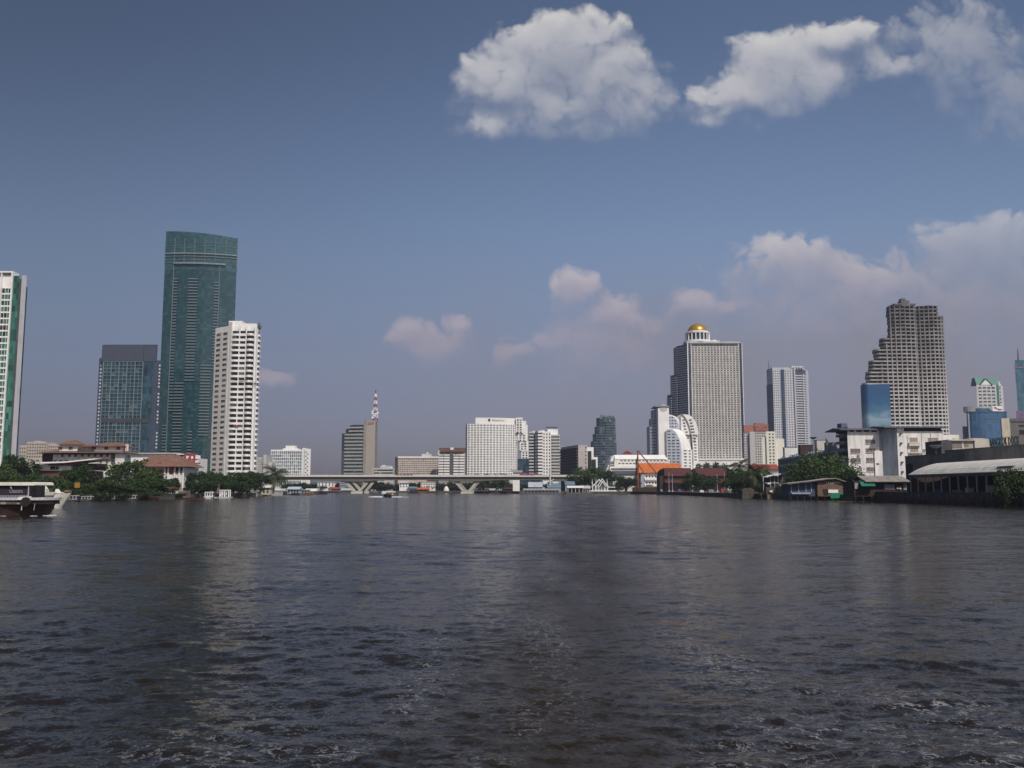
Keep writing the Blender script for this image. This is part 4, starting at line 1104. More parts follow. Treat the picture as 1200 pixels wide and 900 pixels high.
def orange_roof():
    Y = 684; x = lambda p: PX(p, Y); z = lambda p: PZ(p, Y)
    r = thing('school_building', 'white two storey building under a bright orange tiled roof', 'building', (x(772), Y, G))
    P('wall', WHITE, r, lambda m: m.box(x(751), x(792), Y, Y + 14, G, z(553.5)))
    P('roof', ORANGE, r, lambda m: m.prism_x([(Y - 2, z(554)), (Y + 6, z(542.6)), (Y + 15, z(554))], x(748), x(799)))
    P('balcony', WHITE, r, lambda m: (m.box(x(755), x(769.5), Y - 1.8, Y - .05, z(562.8), z(560.4)), m.box(x(755), x(769.5), Y - 1.8, Y - .05, z(570), z(567.6))))
    P('stair_bay', matte((.36, .38, .42)), r, lambda m: m.box(x(750.6), x(755), Y - 1, Y - .05, G, z(554)))
    windows(r, [(x(p), Y - .06, z(q_), 0, 1.3, 1.2) for q_ in (558.5, 566) for p in (757.5, 761, 764.5, 768)], [GDARK2])
    b_ = thing('site_office', 'pale building with dark top band beside the piling rig', 'building', (PX(728, 690), 690, G))
    P('wall', OFFW, b_, lambda m: m.box(PX(718, 690), PX(747, 690), 690, 699, G, PZ(556, 690)))
    P('upper_band', matte((.10, .11, .13)), b_, lambda m: m.box(PX(717, 690), PX(748, 690), 689, 700, PZ(556, 690), PZ(552.4, 690)))
    Y = 612; x = lambda p: PX(p, Y); z = lambda p: PZ(p, Y)
    for nm, lab, a, b2, ins in (('warehouse', 'dark timber warehouse with maroon gabled roof beside the orange roof', 772, 811, 0), ('warehouse', 'maroon roofed warehouse behind the twin riverside trees', 816, 853, 0)):
        Yw = Y if a < 800 else Y + 10
        r = thing(nm, lab, 'warehouse', (PX((a + b2) / 2, Yw), Yw, G))
        xx = lambda p: PX(p, Yw); zz = lambda p: PZ(p, Yw)
        P('wall', DKWOOD, r, lambda m: m.box(xx(a + 1), xx(b2 - 1), Yw, Yw + 14, G, zz(557.5)))
        P('roof', DKRED, r, lambda m: m.prism_x([(Yw - 1.5, zz(557.8)), (Yw + 5.5, zz(548.2)), (Yw + 15, zz(557.8))], xx(a + (6 if a < 800 else 0)), xx(b2)))
        if a < 800: P('gable', DKWOOD, r, lambda m: m.prism(ccw([(xx(a), Yw + 7), (xx(a + 6), Yw - 1), (xx(a + 6), Yw + 14)]), G, [zz(553), zz(549), zz(549)]))
        P('lean_to_roof', DKRED, r, lambda m: m.prism_x([(Yw - 4.5, zz(565.6)), (Yw - .1, zz(562.4)), (Yw - .1, zz(563.2)), (Yw - 4.5, zz(566.2))], xx(a + 6), xx(b2 - 1)))
        P('door', matte((.12, .05, .045)), r, lambda m: m.box(xx(a + 10), xx(b2 - 6), Yw - .2, Yw - .03, G, zz(566.5)))
    for p, q_ in ((783.5, 554), (787.5, 555), (840, 556), (848.5, 553)):
        Yp = 592
        t = thing('flag_pole', 'thin pale pole standing on the wharf before the maroon warehouses', 'pole', (PX(p, Yp), Yp, G), 'poles along the wharf')
        P('pole', LGREY, t, lambda m: m.tube((PX(p, Yp), Yp, G), (PX(p, Yp), Yp, PZ(q_, Yp)), .16, .1))
        P('pole_base', LGREY, t, lambda m: m.box(PX(p, Yp) - .5, PX(p, Yp) + .5, Yp - .5, Yp + .5, G, G + .7))
    # rusty piling rig on the quay
    Y = 662; x = lambda p: PX(p, Y); z = lambda p: PZ(p, Y)
    r = thing('piling_rig', 'rusty derrick rig with a tall mast and slanting boom on the wharf', 'crane', (x(752), Y, G))
    P('mast', RUST, r, lambda m: (m.box(x(746.8), x(748.3), Y - .35, Y + .35, G, z(529.5)), m.box(x(745.2), x(746), Y + 1.2, Y + 1.7, G, z(538))))
    P('boom', RUST, r, lambda m: m.tube((x(748.6), Y, z(529)), (x(776.5), Y - 4, z(565)), .42, .42, 6))
    P('back_stay', RUST, r, lambda m: (m.tube((x(747.4), Y, z(531)), (x(743.8), Y + 3, z(566)), .25, .25, 6), m.tube((x(748), Y, z(544)), (x(753), Y - 3, z(553)), .4, .4, 6), m.tube((x(753), Y - 3, z(553)), (x(749), Y, z(560)), .22, .22, 6)))
    P('rig_platform', DKWOOD, r, lambda m: m.prism_x([(Y - 3, G), (Y - 3, z(571.2)), (Y + 2, z(571)), (Y + 2, G)], x(741), x(773)))
    P('winch_house', matte((.18, .14, .10)), r, lambda m: m.box(x(757), x(764), Y - 2, Y + 1, z(571.1), z(568)))
    P('head_sheave', RUST, r, lambda m: m.tube((x(748), Y - .5, z(529)), (x(748), Y + .5, z(529)), .8, .8, 12))
orange_roof()

def curved_hotel():
    Y = 775; r = thing('riverside_hotel', 'white hotel of two quarter round lobes beside a tall lift tower', 'building', (PX(790, Y), Y, G))
    x = lambda p: PX(p, Y); z = lambda p: PZ(p, Y)
    blu = matte((.30, .34, .42)); wall2 = matte((.40, .44, .52))  # wall2 holds the flanks' shade in its blue-grey colour
    P('lift_tower', WHITE, r, lambda m: m.box(x(771), x(783.8), Y - 6, Y + 14, G, z(478.5)))
    P('roof_deck', matte((.22, .23, .25)), r, lambda m: (m.box(x(767.5), x(784), Y - 7, Y + 15, z(477.6), z(476.2)), m.box(x(774), x(781), Y - 6.2, Y - 5.9, z(482), z(478))))
    P('arch_panel', LGREY, r, lambda m: m.tube((x(777.4), Y - 6.3, z(478.6)), (x(777.4), Y - 6.02, z(478.6)), 3.0, 3.0, 24))
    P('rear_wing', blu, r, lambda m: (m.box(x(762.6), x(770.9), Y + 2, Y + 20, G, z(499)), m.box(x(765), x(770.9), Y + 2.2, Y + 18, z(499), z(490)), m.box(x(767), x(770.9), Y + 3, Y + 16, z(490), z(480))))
    recs = []
    for j in range(13):
        q_ = 492.5 + j * 3.55
        if j > 1: recs.append((x(764.2), Y + 1.93, z(q_), 0, 1.3, 1.15))
        recs.append((x(768.2), Y + 1.9, z(q_), 0, 2.2, 1.15))
    def lobe(xa, xb, zt_, ya, yb, nm):
        # quarter ellipse in elevation
        pr = [(xa, G)] + [(xa, zt_)]
        n = 14; zs = zt_ - (xb - xa) * 1.55
        for i in range(1, n + 1):
            t = math.pi / 2 * i / n; pr.append((xa + (xb - xa) * math.sin(t), zs + (zt_ - zs) * math.cos(t)))
        pr.append((xb, G))
        P(nm, WHITE, r, lambda m: m.prism_y(pr[::-1], ya, yb))
        return zs
    za, zb = z(502.6), z(485.3)
    # front lobe: flank sheet coloured blue-grey for shade and its white curved back with ribbon windows, turned towards the viewer
    def curve(x0, x1, zt_, zs, n=14):
        o = []
        for i in range(n + 1):
            t = math.pi / 2 * i / n; o.append((x0 + (x1 - x0) * math.sin(t), zs + (zt_ - zs) * math.cos(t)))
        return o
    def lobe_body(m, xa, xb, zt_, zs, y0, y1, dx):
        c = [(xa, zt_)] + curve(xa, xb, zt_, zs) + [(xb, G), (xa, G)]
        n = len(c)
        vs = [(X, y0, Z) for X, Z in c] + [(X + dx, y1, Z) for X, Z in c]
        m.add(vs, [(i, (i + 1) % n, n + (i + 1) % n, n + i) for i in range(n)] + [tuple(range(n)), tuple(range(2 * n - 1, n - 1, -1))])
    P('rear_lobe', WHITE, r, lambda m: lobe_body(m, x(784), x(811), z(485.3), z(520), Y + 4, Y + 22, x(6) - x(0)))
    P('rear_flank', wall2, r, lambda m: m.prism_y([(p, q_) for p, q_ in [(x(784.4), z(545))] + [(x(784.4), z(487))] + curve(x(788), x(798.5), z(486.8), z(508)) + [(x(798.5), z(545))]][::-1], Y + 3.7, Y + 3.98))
    P('front_lobe', WHITE, r, lambda m: lobe_body(m, x(779.8), x(798), z(502.5), z(531), Y - 9, Y + 3.6, x(14) - x(0)))
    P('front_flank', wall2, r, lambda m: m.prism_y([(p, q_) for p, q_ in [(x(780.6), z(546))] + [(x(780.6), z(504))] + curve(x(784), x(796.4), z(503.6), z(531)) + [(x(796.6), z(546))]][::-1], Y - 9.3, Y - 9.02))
    P('slope_front', WHITE, r, lambda m: m.prism(ccw([(x(797.2), Y - 9), (x(811.8), Y + 1), (x(811.8), Y + 3.5), (x(797.2), Y + 3.5)]), G, z(527)))
    P('tail_wing', WHITE, r, lambda m: m.prism(ccw([(x(812.6), Y + 1.5), (x(820), Y + 5), (x(820), Y + 20), (x(812.6), Y + 20)]), G, z(509)))
    P('tail_crown', WHITE, r, lambda m: m.prism_y([(X, Z) for X, Z in [(x(799.6), z(509.2)), (x(799.6), z(485.4))] + curve(x(806), x(819.9), z(485.4), z(509.2))][::-1], Y + 2, Y + 20))
    def ribs(m):
        pts = curve(x(799), x(812.5), z(485.6), z(530)) + [(x(812.6), z(545))]
        for (xa, z_a), (xb, z_b) in zip(pts, pts[1:]): m.tube((xa, Y + 1.4, z_a), (xb, Y + 1.4, z_b), .42, .42, 6)
    P('drain_pipe', matte((.28, .22, .22)), r, ribs)
    for j in range(12):
        q_ = 506.3 + j * 3.55
        ex = 780 + 18 * math.sin(math.acos(max(-1, min(1, 1 - (q_ - 502.6) / 28.5)))) if q_ < 531 else 797
        for k, f in enumerate((782.4, 787.5, 792.6)):
            if f + 2.2 < ex: recs.append((x(f), Y - 9.34, z(q_), 0, 2.4, 1.1))
    for j in range(4):
        q_ = 489 + j * 3.6
        for f in (786.5, 790, 793.5):
            if f < 788 + 3.0 * (j + 1.2): recs.append((x(f), Y + 3.66, z(q_), 0, 1.5, 1.1))
    fr, l = frame((x(797.2), Y - 9), (x(811.8), Y + 1)); a = math.atan2(fr[1][1], fr[1][0])
    for j in range(6):
        for s_, w_ in ((.30, 4.2), (.75, 2.4)):
            X, YY = fpt(fr, l * s_, .05); recs.append((X, YY, z(526.5 + j * 3.55 + 2), a, w_, 1.0))
    for j in range(8):
        q_ = 492 + j * 3.55; ang = min(1, (q_ - 485) / 26)
        recs.append((x(799.8 + 5.5 * ang ** .5 + (1.2 if j > 3 else 0)), Y + 1.7, z(q_), 0, 1.8, 1.0))
        recs.append((x(808.5 + 5.8 * ang ** .7), Y + 1.7, z(q_), 0, 3.0 if j > 1 else 2.2, 1.0))
    for j in range(8):
        recs.append((x(816.2), Y + 3.05, z(514 + j * 3.55), math.atan2(3.5, x(820) - x(812.6)), 2.6, 1.0))
    windows(r, recs, [GDARK2, GDARK])
curved_hotel()

def dome_tower():
    Y = 1200; x = lambda p: PX(p, Y, 480); z = lambda p: PZ(p, Y)
    r = thing('dome_tower', 'massive grey tower crowned by a gold dome on a colonnaded drum', 'tower', (x(838), Y, G))
    dk = glass((.035, .045, .065), 2, 3, .35, .12)
    P('wall', matte((.26, .25, .24)), r, lambda m: m.prism(ccw([(x(808.6), Y), (x(870), Y), (x(868), Y + 40), (x(797), Y + 40)]), G, z(402.5)))
    mb = MB(); recs = []
    A, B = (x(811.5), Y - .02), (x(867), Y - .02)
    z0, z1 = z(538), z(404.2)
    nx, nf = 15, 50
    face(A, B, z0, z1, nx, nf, .66, .44, 1.0, mb, recs)
    mb.build('facade_cladding', matte((.60, .57, .535), var=.14, scale=.12, streak=.16), r)
    # curved balcony lip on every floor
    fr, l = frame(A, B); cw = l / nx; ch = (z1 - z0) / nf
    m = MB()
    for i in range(nx): m.fbox(fr, i * cw + .35, (i + 1) * cw - .5, 1.02, 1.5, z0 + .1, z0 + .9)
    repeats(r, 'balcony_rail', m.build('balcony_rail', matte((.60, .565, .53)), r), [(0, 0, j * ch) for j in range(1, nf)])
    windows(r, recs, [matte((.07, .07, .075)), GDARK2, matte((.13, .125, .12))])
    P('corner_glazing', dk, r, lambda m: (m.box(x(808), x(810.6), Y - 1.6, Y + 6, G, z(402.6)), m.box(x(867.8), x(870.6), Y - 1.6, Y + 6, G, z(401.8))))
    P('corner_fin', WHITE, r, lambda m: (m.box(x(806.6), x(807.7), Y - 2, Y + 1, G, z(402)), m.box(x(810.8), x(811.4), Y - 1.8, Y + .5, G, z(402.6)), m.box(x(870.8), x(871.5), Y - 1.8, Y + 4, G, z(402)), m.box(x(867.1), x(867.7), Y - 1.8, Y - .05, G, z(402.6))))
    P('roof_band', LGREY, r, lambda m: m.box(x(806), x(870), Y - 2.2, Y + 38, z(402.4), z(400.4)))
    P('roof_canopy', DGREY, r, lambda m: (m.box(x(812), x(866), Y - 2.6, Y - 1.3, z(404), z(402.6)), m.tube((x(868.6), Y + 2, z(401.8)), (x(868.6), Y + 2, z(399.8)), 4, 3, 12)))
    # stepped side wing: tiers fall towards the river
    tiers = [(797.6, 808, 573, 402.8, 0), (791, 797.5, 573, 437, 8), (787.6, 790.9, 573, 460, 14)]
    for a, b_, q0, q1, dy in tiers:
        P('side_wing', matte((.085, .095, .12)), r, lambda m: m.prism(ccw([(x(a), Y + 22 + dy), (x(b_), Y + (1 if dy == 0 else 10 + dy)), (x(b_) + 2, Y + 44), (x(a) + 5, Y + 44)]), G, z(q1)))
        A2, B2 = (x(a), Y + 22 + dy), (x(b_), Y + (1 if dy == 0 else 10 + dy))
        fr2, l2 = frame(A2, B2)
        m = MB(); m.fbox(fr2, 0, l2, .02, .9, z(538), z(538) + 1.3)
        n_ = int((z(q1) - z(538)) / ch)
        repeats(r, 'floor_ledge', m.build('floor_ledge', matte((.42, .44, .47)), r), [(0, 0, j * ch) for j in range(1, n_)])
    P('podium', OFFW, r, lambda m: m.box(x(807), x(872), Y - 14, Y - 3, G, z(539.5)))
    P('podium_cornice', WHITE, r, lambda m: (m.box(x(806), x(873), Y - 15, Y - 2.5, z(539.5), z(537.6)), m.box(x(806), x(873.6), Y - 16, Y - 13.9, z(545.4), z(543.6))))
    # crown
    cx, cy = x(822.3), Y + 16; zd = z(400.4)
    P('terrace', WHITE, r, lambda m: m.lathe(cx, cy, [(19, zd), (19, zd + 2.4), (17.4, zd + 2.4), (17.4, z(397.6))], 40))
    P('drum', glass((.03, .055, .065), 2, 3, .4), r, lambda m: m.lathe(cx, cy, [(14.0, z(397.6)), (14.0, z(388.5))], 40))
    for k in range(18):
        t = 2 * math.pi * (k + .5) / 18
        P('column', WHITE, r, lambda m: m.tube((cx + 15.4 * math.cos(t), cy + 15.4 * math.sin(t), z(397.6)), (cx + 15.4 * math.cos(t), cy + 15.4 * math.sin(t), z(389.4)), .85, .8, 8))
    P('entablature', WHITE, r, lambda m: m.lathe(cx, cy, [(13, z(389.4)), (16.2, z(389.4)), (16.6, z(388.2)), (14.6, z(387.8)), (14.4, z(386.8)), (13, z(386.8))], 48))
    gold, gnt, gb = _new('gold_leaf')
    gb.inputs['Base Color'].default_value = (.55, .30, .045, 1); gb.inputs['Metallic'].default_value = .55; gb.inputs['Roughness'].default_value = .34
    rd = 12.9; zb_ = z(386.8); hz_ = z(376.8) - zb_
    P('dome', gold, r, lambda m: m.lathe(cx, cy, [(rd * math.cos(math.pi / 2 * k / 14), zb_ + hz_ * math.sin(math.pi / 2 * k / 14)) for k in range(14)] + [(.05, zb_ + hz_)], 48), smooth=True)
    P('finial', gold, r, lambda m: m.tube((cx, cy, zb_ + hz_ - .1), (cx, cy, zb_ + hz_ + 1.4), .3, .1))
    P('rooftop_bar', WHITE, r, lambda m: (m.box(x(836), x(846), Y + 4, Y + 12, zd, zd + 2), m.box(x(838), x(842), Y + 4, Y + 12, zd + 2, zd + 3.2)))
dome_tower()

def red_top():
    Y = 1000; x = lambda p: PX(p, Y); z = lambda p: PZ(p, Y)
    r = thing('apartment_tower', 'grey white apartment tower with terracotta top storeys', 'tower', (x(888), Y, G))
    terra = matte((.36, .15, .11))
    P('wall', LGREY, r, lambda m: (rbox(m, 873.4, 879.4, Y + 4, 18, G, z(506)), rbox(m, 879.5, 885.6, Y, 20, G, z(506)), rbox(m, 885.7, 901.6, Y + 2, 20, G, z(506))))
    P('top_storeys', terra, r, lambda m: (rbox(m, 873, 885.5, Y + 3, 17, z(505.9), z(498)), rbox(m, 885.6, 901.7, Y + 1.6, 18, z(505.9), z(496.6))))
    P('roof_hut', terra, r, lambda m: (m.box(x(888), x(899), Y + 4, Y + 14, z(496.6), z(495.4)),))
    recs = []; mb = MB()
    face((x(885.8), Y + 2), (x(901.4), Y + 2), z(549), z(506.5), 6, 14, .6, .55, .3, mb, recs)
    face((x(873.6), Y + 4), (x(879.3), Y + 4), z(549), z(506.5), 3, 14, .6, .55, .3, mb, recs)
    mb.build('facade_cladding', matte((.52, .49, .46)), r)
    face((x(886), Y + 1.6), (x(901), Y + 1.6), z(505.5), z(499), 6, 2, .5, .45, recs=recs)
    windows(r, recs, [GDARK2, matte((.12, .10, .10))])
    Y = 900; x = lambda p: PX(p, Y); z = lambda p: PZ(p, Y)
    b_ = thing('apartment_block', 'cream white block before the blue striped tower', 'building', (x(909), Y, G))
    P('wall', matte((.70, .67, .58), var=.06), b_, lambda m: (rbox(m, 899, 910, Y, 16, G, z(505.6)), rbox(m, 910.1, 920, Y + 3, 13, G, z(514)), rbox(m, 894, 898.9, Y + 2, 14, G, z(512))))
    recs = []
    face((x(901), Y), (x(909), Y), z(548), z(507), 2, 11, .5, .5, recs=recs)
    windows(b_, recs, [GDARK2])
red_top()

def blue_striped():
    Y = 1300; x = lambda p: PX(p, Y, 480); z = lambda p: PZ(p, Y)
    r = thing('residential_tower', 'tall blue grey tower with rounded striped corner and rooftop aerial', 'tower', (x(926), Y, G))
    wl = matte((.46, .47, .52), var=.05, streak=.05)
    P('wall', wl, r, lambda m: m.prism(ccw([(x(903.4), Y + 16), (x(907), Y + 2), (x(934), Y), (x(944), Y + 2), (x(948.6), Y + 12), (PX(948.6, Y + 30, 480), Y + 30), (PX(904, Y + 34, 480), Y + 34)]), G, z(431.5)))
    P('glass_slot', glass((.03, .05, .09), 2, 3.2, .3), r, lambda m: m.box(x(917), x(920.4), Y - .6, Y + 3, G, z(433)))
    P('side_glazing', glass((.04, .06, .10), 2, 3.2, .3), r, lambda m: m.prism(ccw([(x(902.8), Y + 16), (x(906.6), Y + 1.6), (x(907), Y + 3), (x(904), Y + 17)]), G, z(450)))
    mb = MB(); recs = []; z0, z1 = z(548), z(433.5); nf = 40
    face((x(907.2), Y + 1.9), (x(916.8), Y + 1.2), z0, z1, 4, nf, .5, .5, .3, mb, recs)
    face((x(920.6), Y + .8), (x(932), Y + .1), z0, z1, 4, nf, .5, .5, .3, mb, recs)
    mb.build('facade_cladding', matte((.56, .57, .60), var=.05, streak=.05), r)
    windows(r, recs, [GBLUE, GDARK])
    P('corner_glazing', glass((.05, .065, .09), 3, 3.2, .3), r, lambda m: m.prism(ccw([(x(932.6), Y - .6), (x(944.4), Y + 1.4), (x(949), Y + 12), (x(947), Y + 14), (x(933), Y + 1)]), G, z(433)))
    pts = [(x(932.6), Y - .8), (x(940), Y - .4), (x(944.6), Y + 1.3), (x(949.3), Y + 12)]
    m = MB()
    for p0, p1 in zip(pts, pts[1:]): fr, l = frame(p0, p1); m.fbox(fr, 0, l, -.3, .5, z0, z0 + 1.5)
    repeats(r, 'corner_balcony', m.build('corner_balcony', matte((.60, .60, .62)), r), [(0, 0, j * (z(438) - z0) / 38) for j in range(1, 38)])
    P('corner_pier', wl, r, lambda m: (m.box(x(931.4), x(933), Y - 1.6, Y + 1, G, z(430)), m.box(x(942), x(943), Y - .9, Y + 1, G, z(438))))
    P('crown', matte((.58, .58, .60)), r, lambda m: (m.prism(ccw([(x(907), Y + 2), (x(930), Y + .6), (x(930), Y + 20), (x(907), Y + 20)]), z(431.5), z(430.6)), m.prism(ccw([(x(929), Y - .4), (x(943.6), Y + 1.6), (x(942), Y + 20), (x(929), Y + 20)]), z(431.5), z(428.9))))
    P('crown_window', DGREY, r, lambda m: [m.box(x(p), x(p + 1.2), Y - .8, Y + .4, z(433.8), z(430.4)) for p in (931.2, 934.5, 937.5, 940.5)])
    P('aerial', DGREY, r, lambda m: (m.tube((x(905.4), Y + 14, z(434)), (x(905.4), Y + 14, z(420.5)), .6, .2, 6), m.tube((x(907.6), Y + 14, z(434)), (x(907.6), Y + 14, z(426)), .4, .2, 6), m.box(x(904), x(909), Y + 12, Y + 18, z(436), z(431.5))))
blue_striped()
# ---------------------------------------------------------------- the unfinished tower
def concrete_tower():
    Y = 880; x = lambda p: PX(p, Y, 480); z = lambda p: PZ(p, Y)
    r = thing('unfinished_tower', 'abandoned bare concrete tower with open floors stepping down one side', 'tower', (x(1070), Y, G))
    zt = z(358); nf = 49; fh = (zt - G) / nf
    # weathered concrete: paler low down, grimy towards the top
    m_, t, b = _new('weathered_concrete')
    tc = N(t, 'ShaderNodeTexCoord'); sx = N(t, 'ShaderNodeSeparateXYZ'); t.links.new(tc.outputs['Object'], sx.inputs[0])
    nz = N(t, 'ShaderNodeTexNoise'); nz.inputs['Scale'].default_value = .09; nz.inputs['Detail'].default_value = 6; t.links.new(tc.outputs['Object'], nz.inputs['Vector'])
    ma = N(t, 'ShaderNodeMath', operation='MULTIPLY_ADD'); t.links.new(nz.outputs['Fac'], ma.inputs[0]); ma.inputs[1].default_value = 110; t.links.new(sx.outputs['Z'], ma.inputs[2])
    cr = N(t, 'ShaderNodeValToRGB'); mr = N(t, 'ShaderNodeMapRange'); mr.inputs[1].default_value = 95; mr.inputs[2].default_value = 245; t.links.new(ma.outputs[0], mr.inputs[0]); t.links.new(mr.outputs[0], cr.inputs[0])
    e = cr.color_ramp.elements; e[0].color = (.60, .585, .56, 1); e[0].position = .05; e[1].color = (.105, .098, .090, 1); e[1].position = .95
    q_ = cr.color_ramp.elements.new(.55); q_.color = (.31, .295, .275, 1)
    t.links.new(cr.outputs[0], b.inputs['Base Color']); b.inputs['Roughness'].default_value = .9
    shade_core = matte((.022, .020, .018), var=.3)  # near-black body paints in the shade behind the open floors
    xt = lambda p: PX(p, Y, 376)
    # left edge steps: (picture y of the tier's top, left edge)
    def left(zz):
        for q_, p, at_ in ((395.5, 1043.5, 376), (408, 1034, 402), (422, 1026.8, 415), (435.5, 1021, 428), (449, 1017.5, 442)):
            if zz >= z(q_): return PX(p, Y, at_)
        return x(1014.5)
    xr = PX(1106.8, Y, 372)
    def outline(zz, grow=0.):
        xl = left(zz) + (random.Random(int(zz * 7)).uniform(-.5, .9) if zz > z(452) else 0); g = grow
        r_ = 4.2
        xrr = xr if zz < z(369) else PX(1100.5, Y, 364)
        p = []
        for k in range(6):                                        # rounded left end
            a = math.pi * (1 - k / 5) * .5 + math.pi / 2
            p.append((xl + r_ - (r_ + g) * math.sin(math.pi / 2 * (1 - k / 5)), Y + 8 - (r_ + g + 3) * math.sin(math.pi / 2 * k / 5)))
        p += [(xt(1060), Y - g), (xt(1072), Y + 1 - g), (xt(1076), Y + 4.5 - g), (xt(1079), Y + 2.5 - g), (xt(1094), Y - g), (xrr + g, Y + 2 - g), (xrr + g + 3, Y + 28), (xl + 6, Y + 24)]
        return p
    for j in range(1, nf + 1):
        zz = G + j * fh
        o = ccw(outline(zz - .5))
        def fl(m):
            m.prism(o, zz - .45, zz)
            if j < nf:
                for p0, p1 in zip(o, o[1:] + o[:1]):
                    if max(p0[1], p1[1]) < Y + 12 or (p0[0] + p1[0]) / 2 < left(zz) + 4: m.fbox(frame(p0, p1)[0], 0, frame(p0, p1)[1], -.3, 0, zz, zz + (1.25 if (p0[0] + p1[0]) / 2 < left(zz) + 9 else .9))
        P('floor_slab', m_, r, fl)
    tz = [G, z(449), z(435.5), z(422), z(408), z(395.5), zt]
    lx = [1014.5, 1017.5, 1021, 1026.8, 1034, 1043.5]
    for za, zb_, p in zip(tz, tz[1:], lx):
        P('shade_core', shade_core, r, lambda m: m.prism(ccw([(left((za + zb_) / 2) + 4.5, Y + 12), (left((za + zb_) / 2) + 9, Y + 4.6), (xt(1072), Y + 4), (xt(1076), Y + 7), (xt(1080), Y + 5.4), (xr - 6 if zb_ > z(369) else xr - 1.2, Y + 3.6), (xr - 6 if zb_ > z(369) else xr - 1.2, Y + 29), (left((za + zb_) / 2) + 9, Y + 23)]), za, zb_ - .5))
    cols = [(1043.5, 0, zt), (1049, 0, zt), (1055, 0, zt), (1061, .2, zt), (1067, .8, zt), (1072.5, 1.6, zt), (1076, 4.6, zt), (1079.4, 2.8, zt), (1084, 1.6, zt), (1089, .9, zt), (1094, .3, zt), (1099, .8, zt), (1103, 1.2, z(369)), (1106.2, 2, z(369)),
            (1038, .5, z(402)), (1032, 1.5, z(425)), (1026.5, 2.5, z(437)), (1021, 4, z(449))]
    for p, dy, top in cols:
        P('column', m_, r, lambda m: m.box(xt(p) - .5, xt(p) + .5, Y + dy - .12, Y + dy + 1.6, G, top - .6))
    P('roof_slab', m_, r, lambda m: (m.prism(ccw([(xt(1051), Y + 4), (xt(1077), Y + 5), (xt(1079), Y + 18), (xt(1051), Y + 20)]), zt + 1.8, zt + 3.0), m.box(xt(1060), xt(1070), Y + 4.5, Y + 16, zt, zt + 1.8)))
    P('crown', m_, r, lambda m: (m.prism(ccw([(xt(1061), Y + 8), (xt(1071), Y + 8), (xt(1071), Y + 16), (xt(1061), Y + 16)]), zt + 3, [z(347.4), z(350.4), z(350.4), z(347.4)] if False else z(350)), m.box(xt(1062), xt(1067), Y + 9, Y + 15, z(350), z(347.4)), m.box(xt(1090), x(1100), Y + 6, Y + 18, zt, zt + 1.4)))
    # printed wrap over the lower corner
    mb_, t, b = _new('printed_wrap')
    tc = N(t, 'ShaderNodeTexCoord'); sx = N(t, 'ShaderNodeSeparateXYZ'); t.links.new(tc.outputs['Generated'], sx.inputs[0])
    n1 = N(t, 'ShaderNodeTexNoise'); n1.inputs['Scale'].default_value = 2.2; n1.inputs['Detail'].default_value = 5
    mp = N(t, 'ShaderNodeMapping'); mp.inputs['Scale'].default_value = (1, 1, 3); t.links.new(tc.outputs['Generated'], mp.inputs[0]); t.links.new(mp.outputs[0], n1.inputs['Vector'])
    ad = N(t, 'ShaderNodeMath', operation='MULTIPLY_ADD'); t.links.new(n1.outputs['Fac'], ad.inputs[0]); ad.inputs[1].default_value = .35; t.links.new(sx.outputs['Z'], ad.inputs[2])
    cr = N(t, 'ShaderNodeValToRGB'); t.links.new(ad.outputs[0], cr.inputs[0]); e = cr.color_ramp.elements
    e[0].position = .1; e[0].color = (.02, .05, .07, 1); e[1].position = 1.1; e[1].color = (.015, .08, .20, 1)
    for p_, c_ in ((.28, (.03, .09, .13)), (.42, (.18, .29, .37)), (.55, (.26, .37, .45)), (.68, (.06, .17, .28)), (.82, (.02, .10, .23))):
        q_ = cr.color_ramp.elements.new(p_); q_.color = (*c_, 1)
    t.links.new(cr.outputs[0], b.inputs['Base Color']); b.inputs['Roughness'].default_value = .5
    o = outline(G, .8)[:6] + [(x(1042), Y - 3.6)]
    P('advertising_wrap', mb_, r, lambda m: [m.fbox(frame(p0, p1)[0], 0, frame(p0, p1)[1], .1, .3, z(515), z(450.5)) for p0, p1 in zip(o, o[1:])])
concrete_tower()

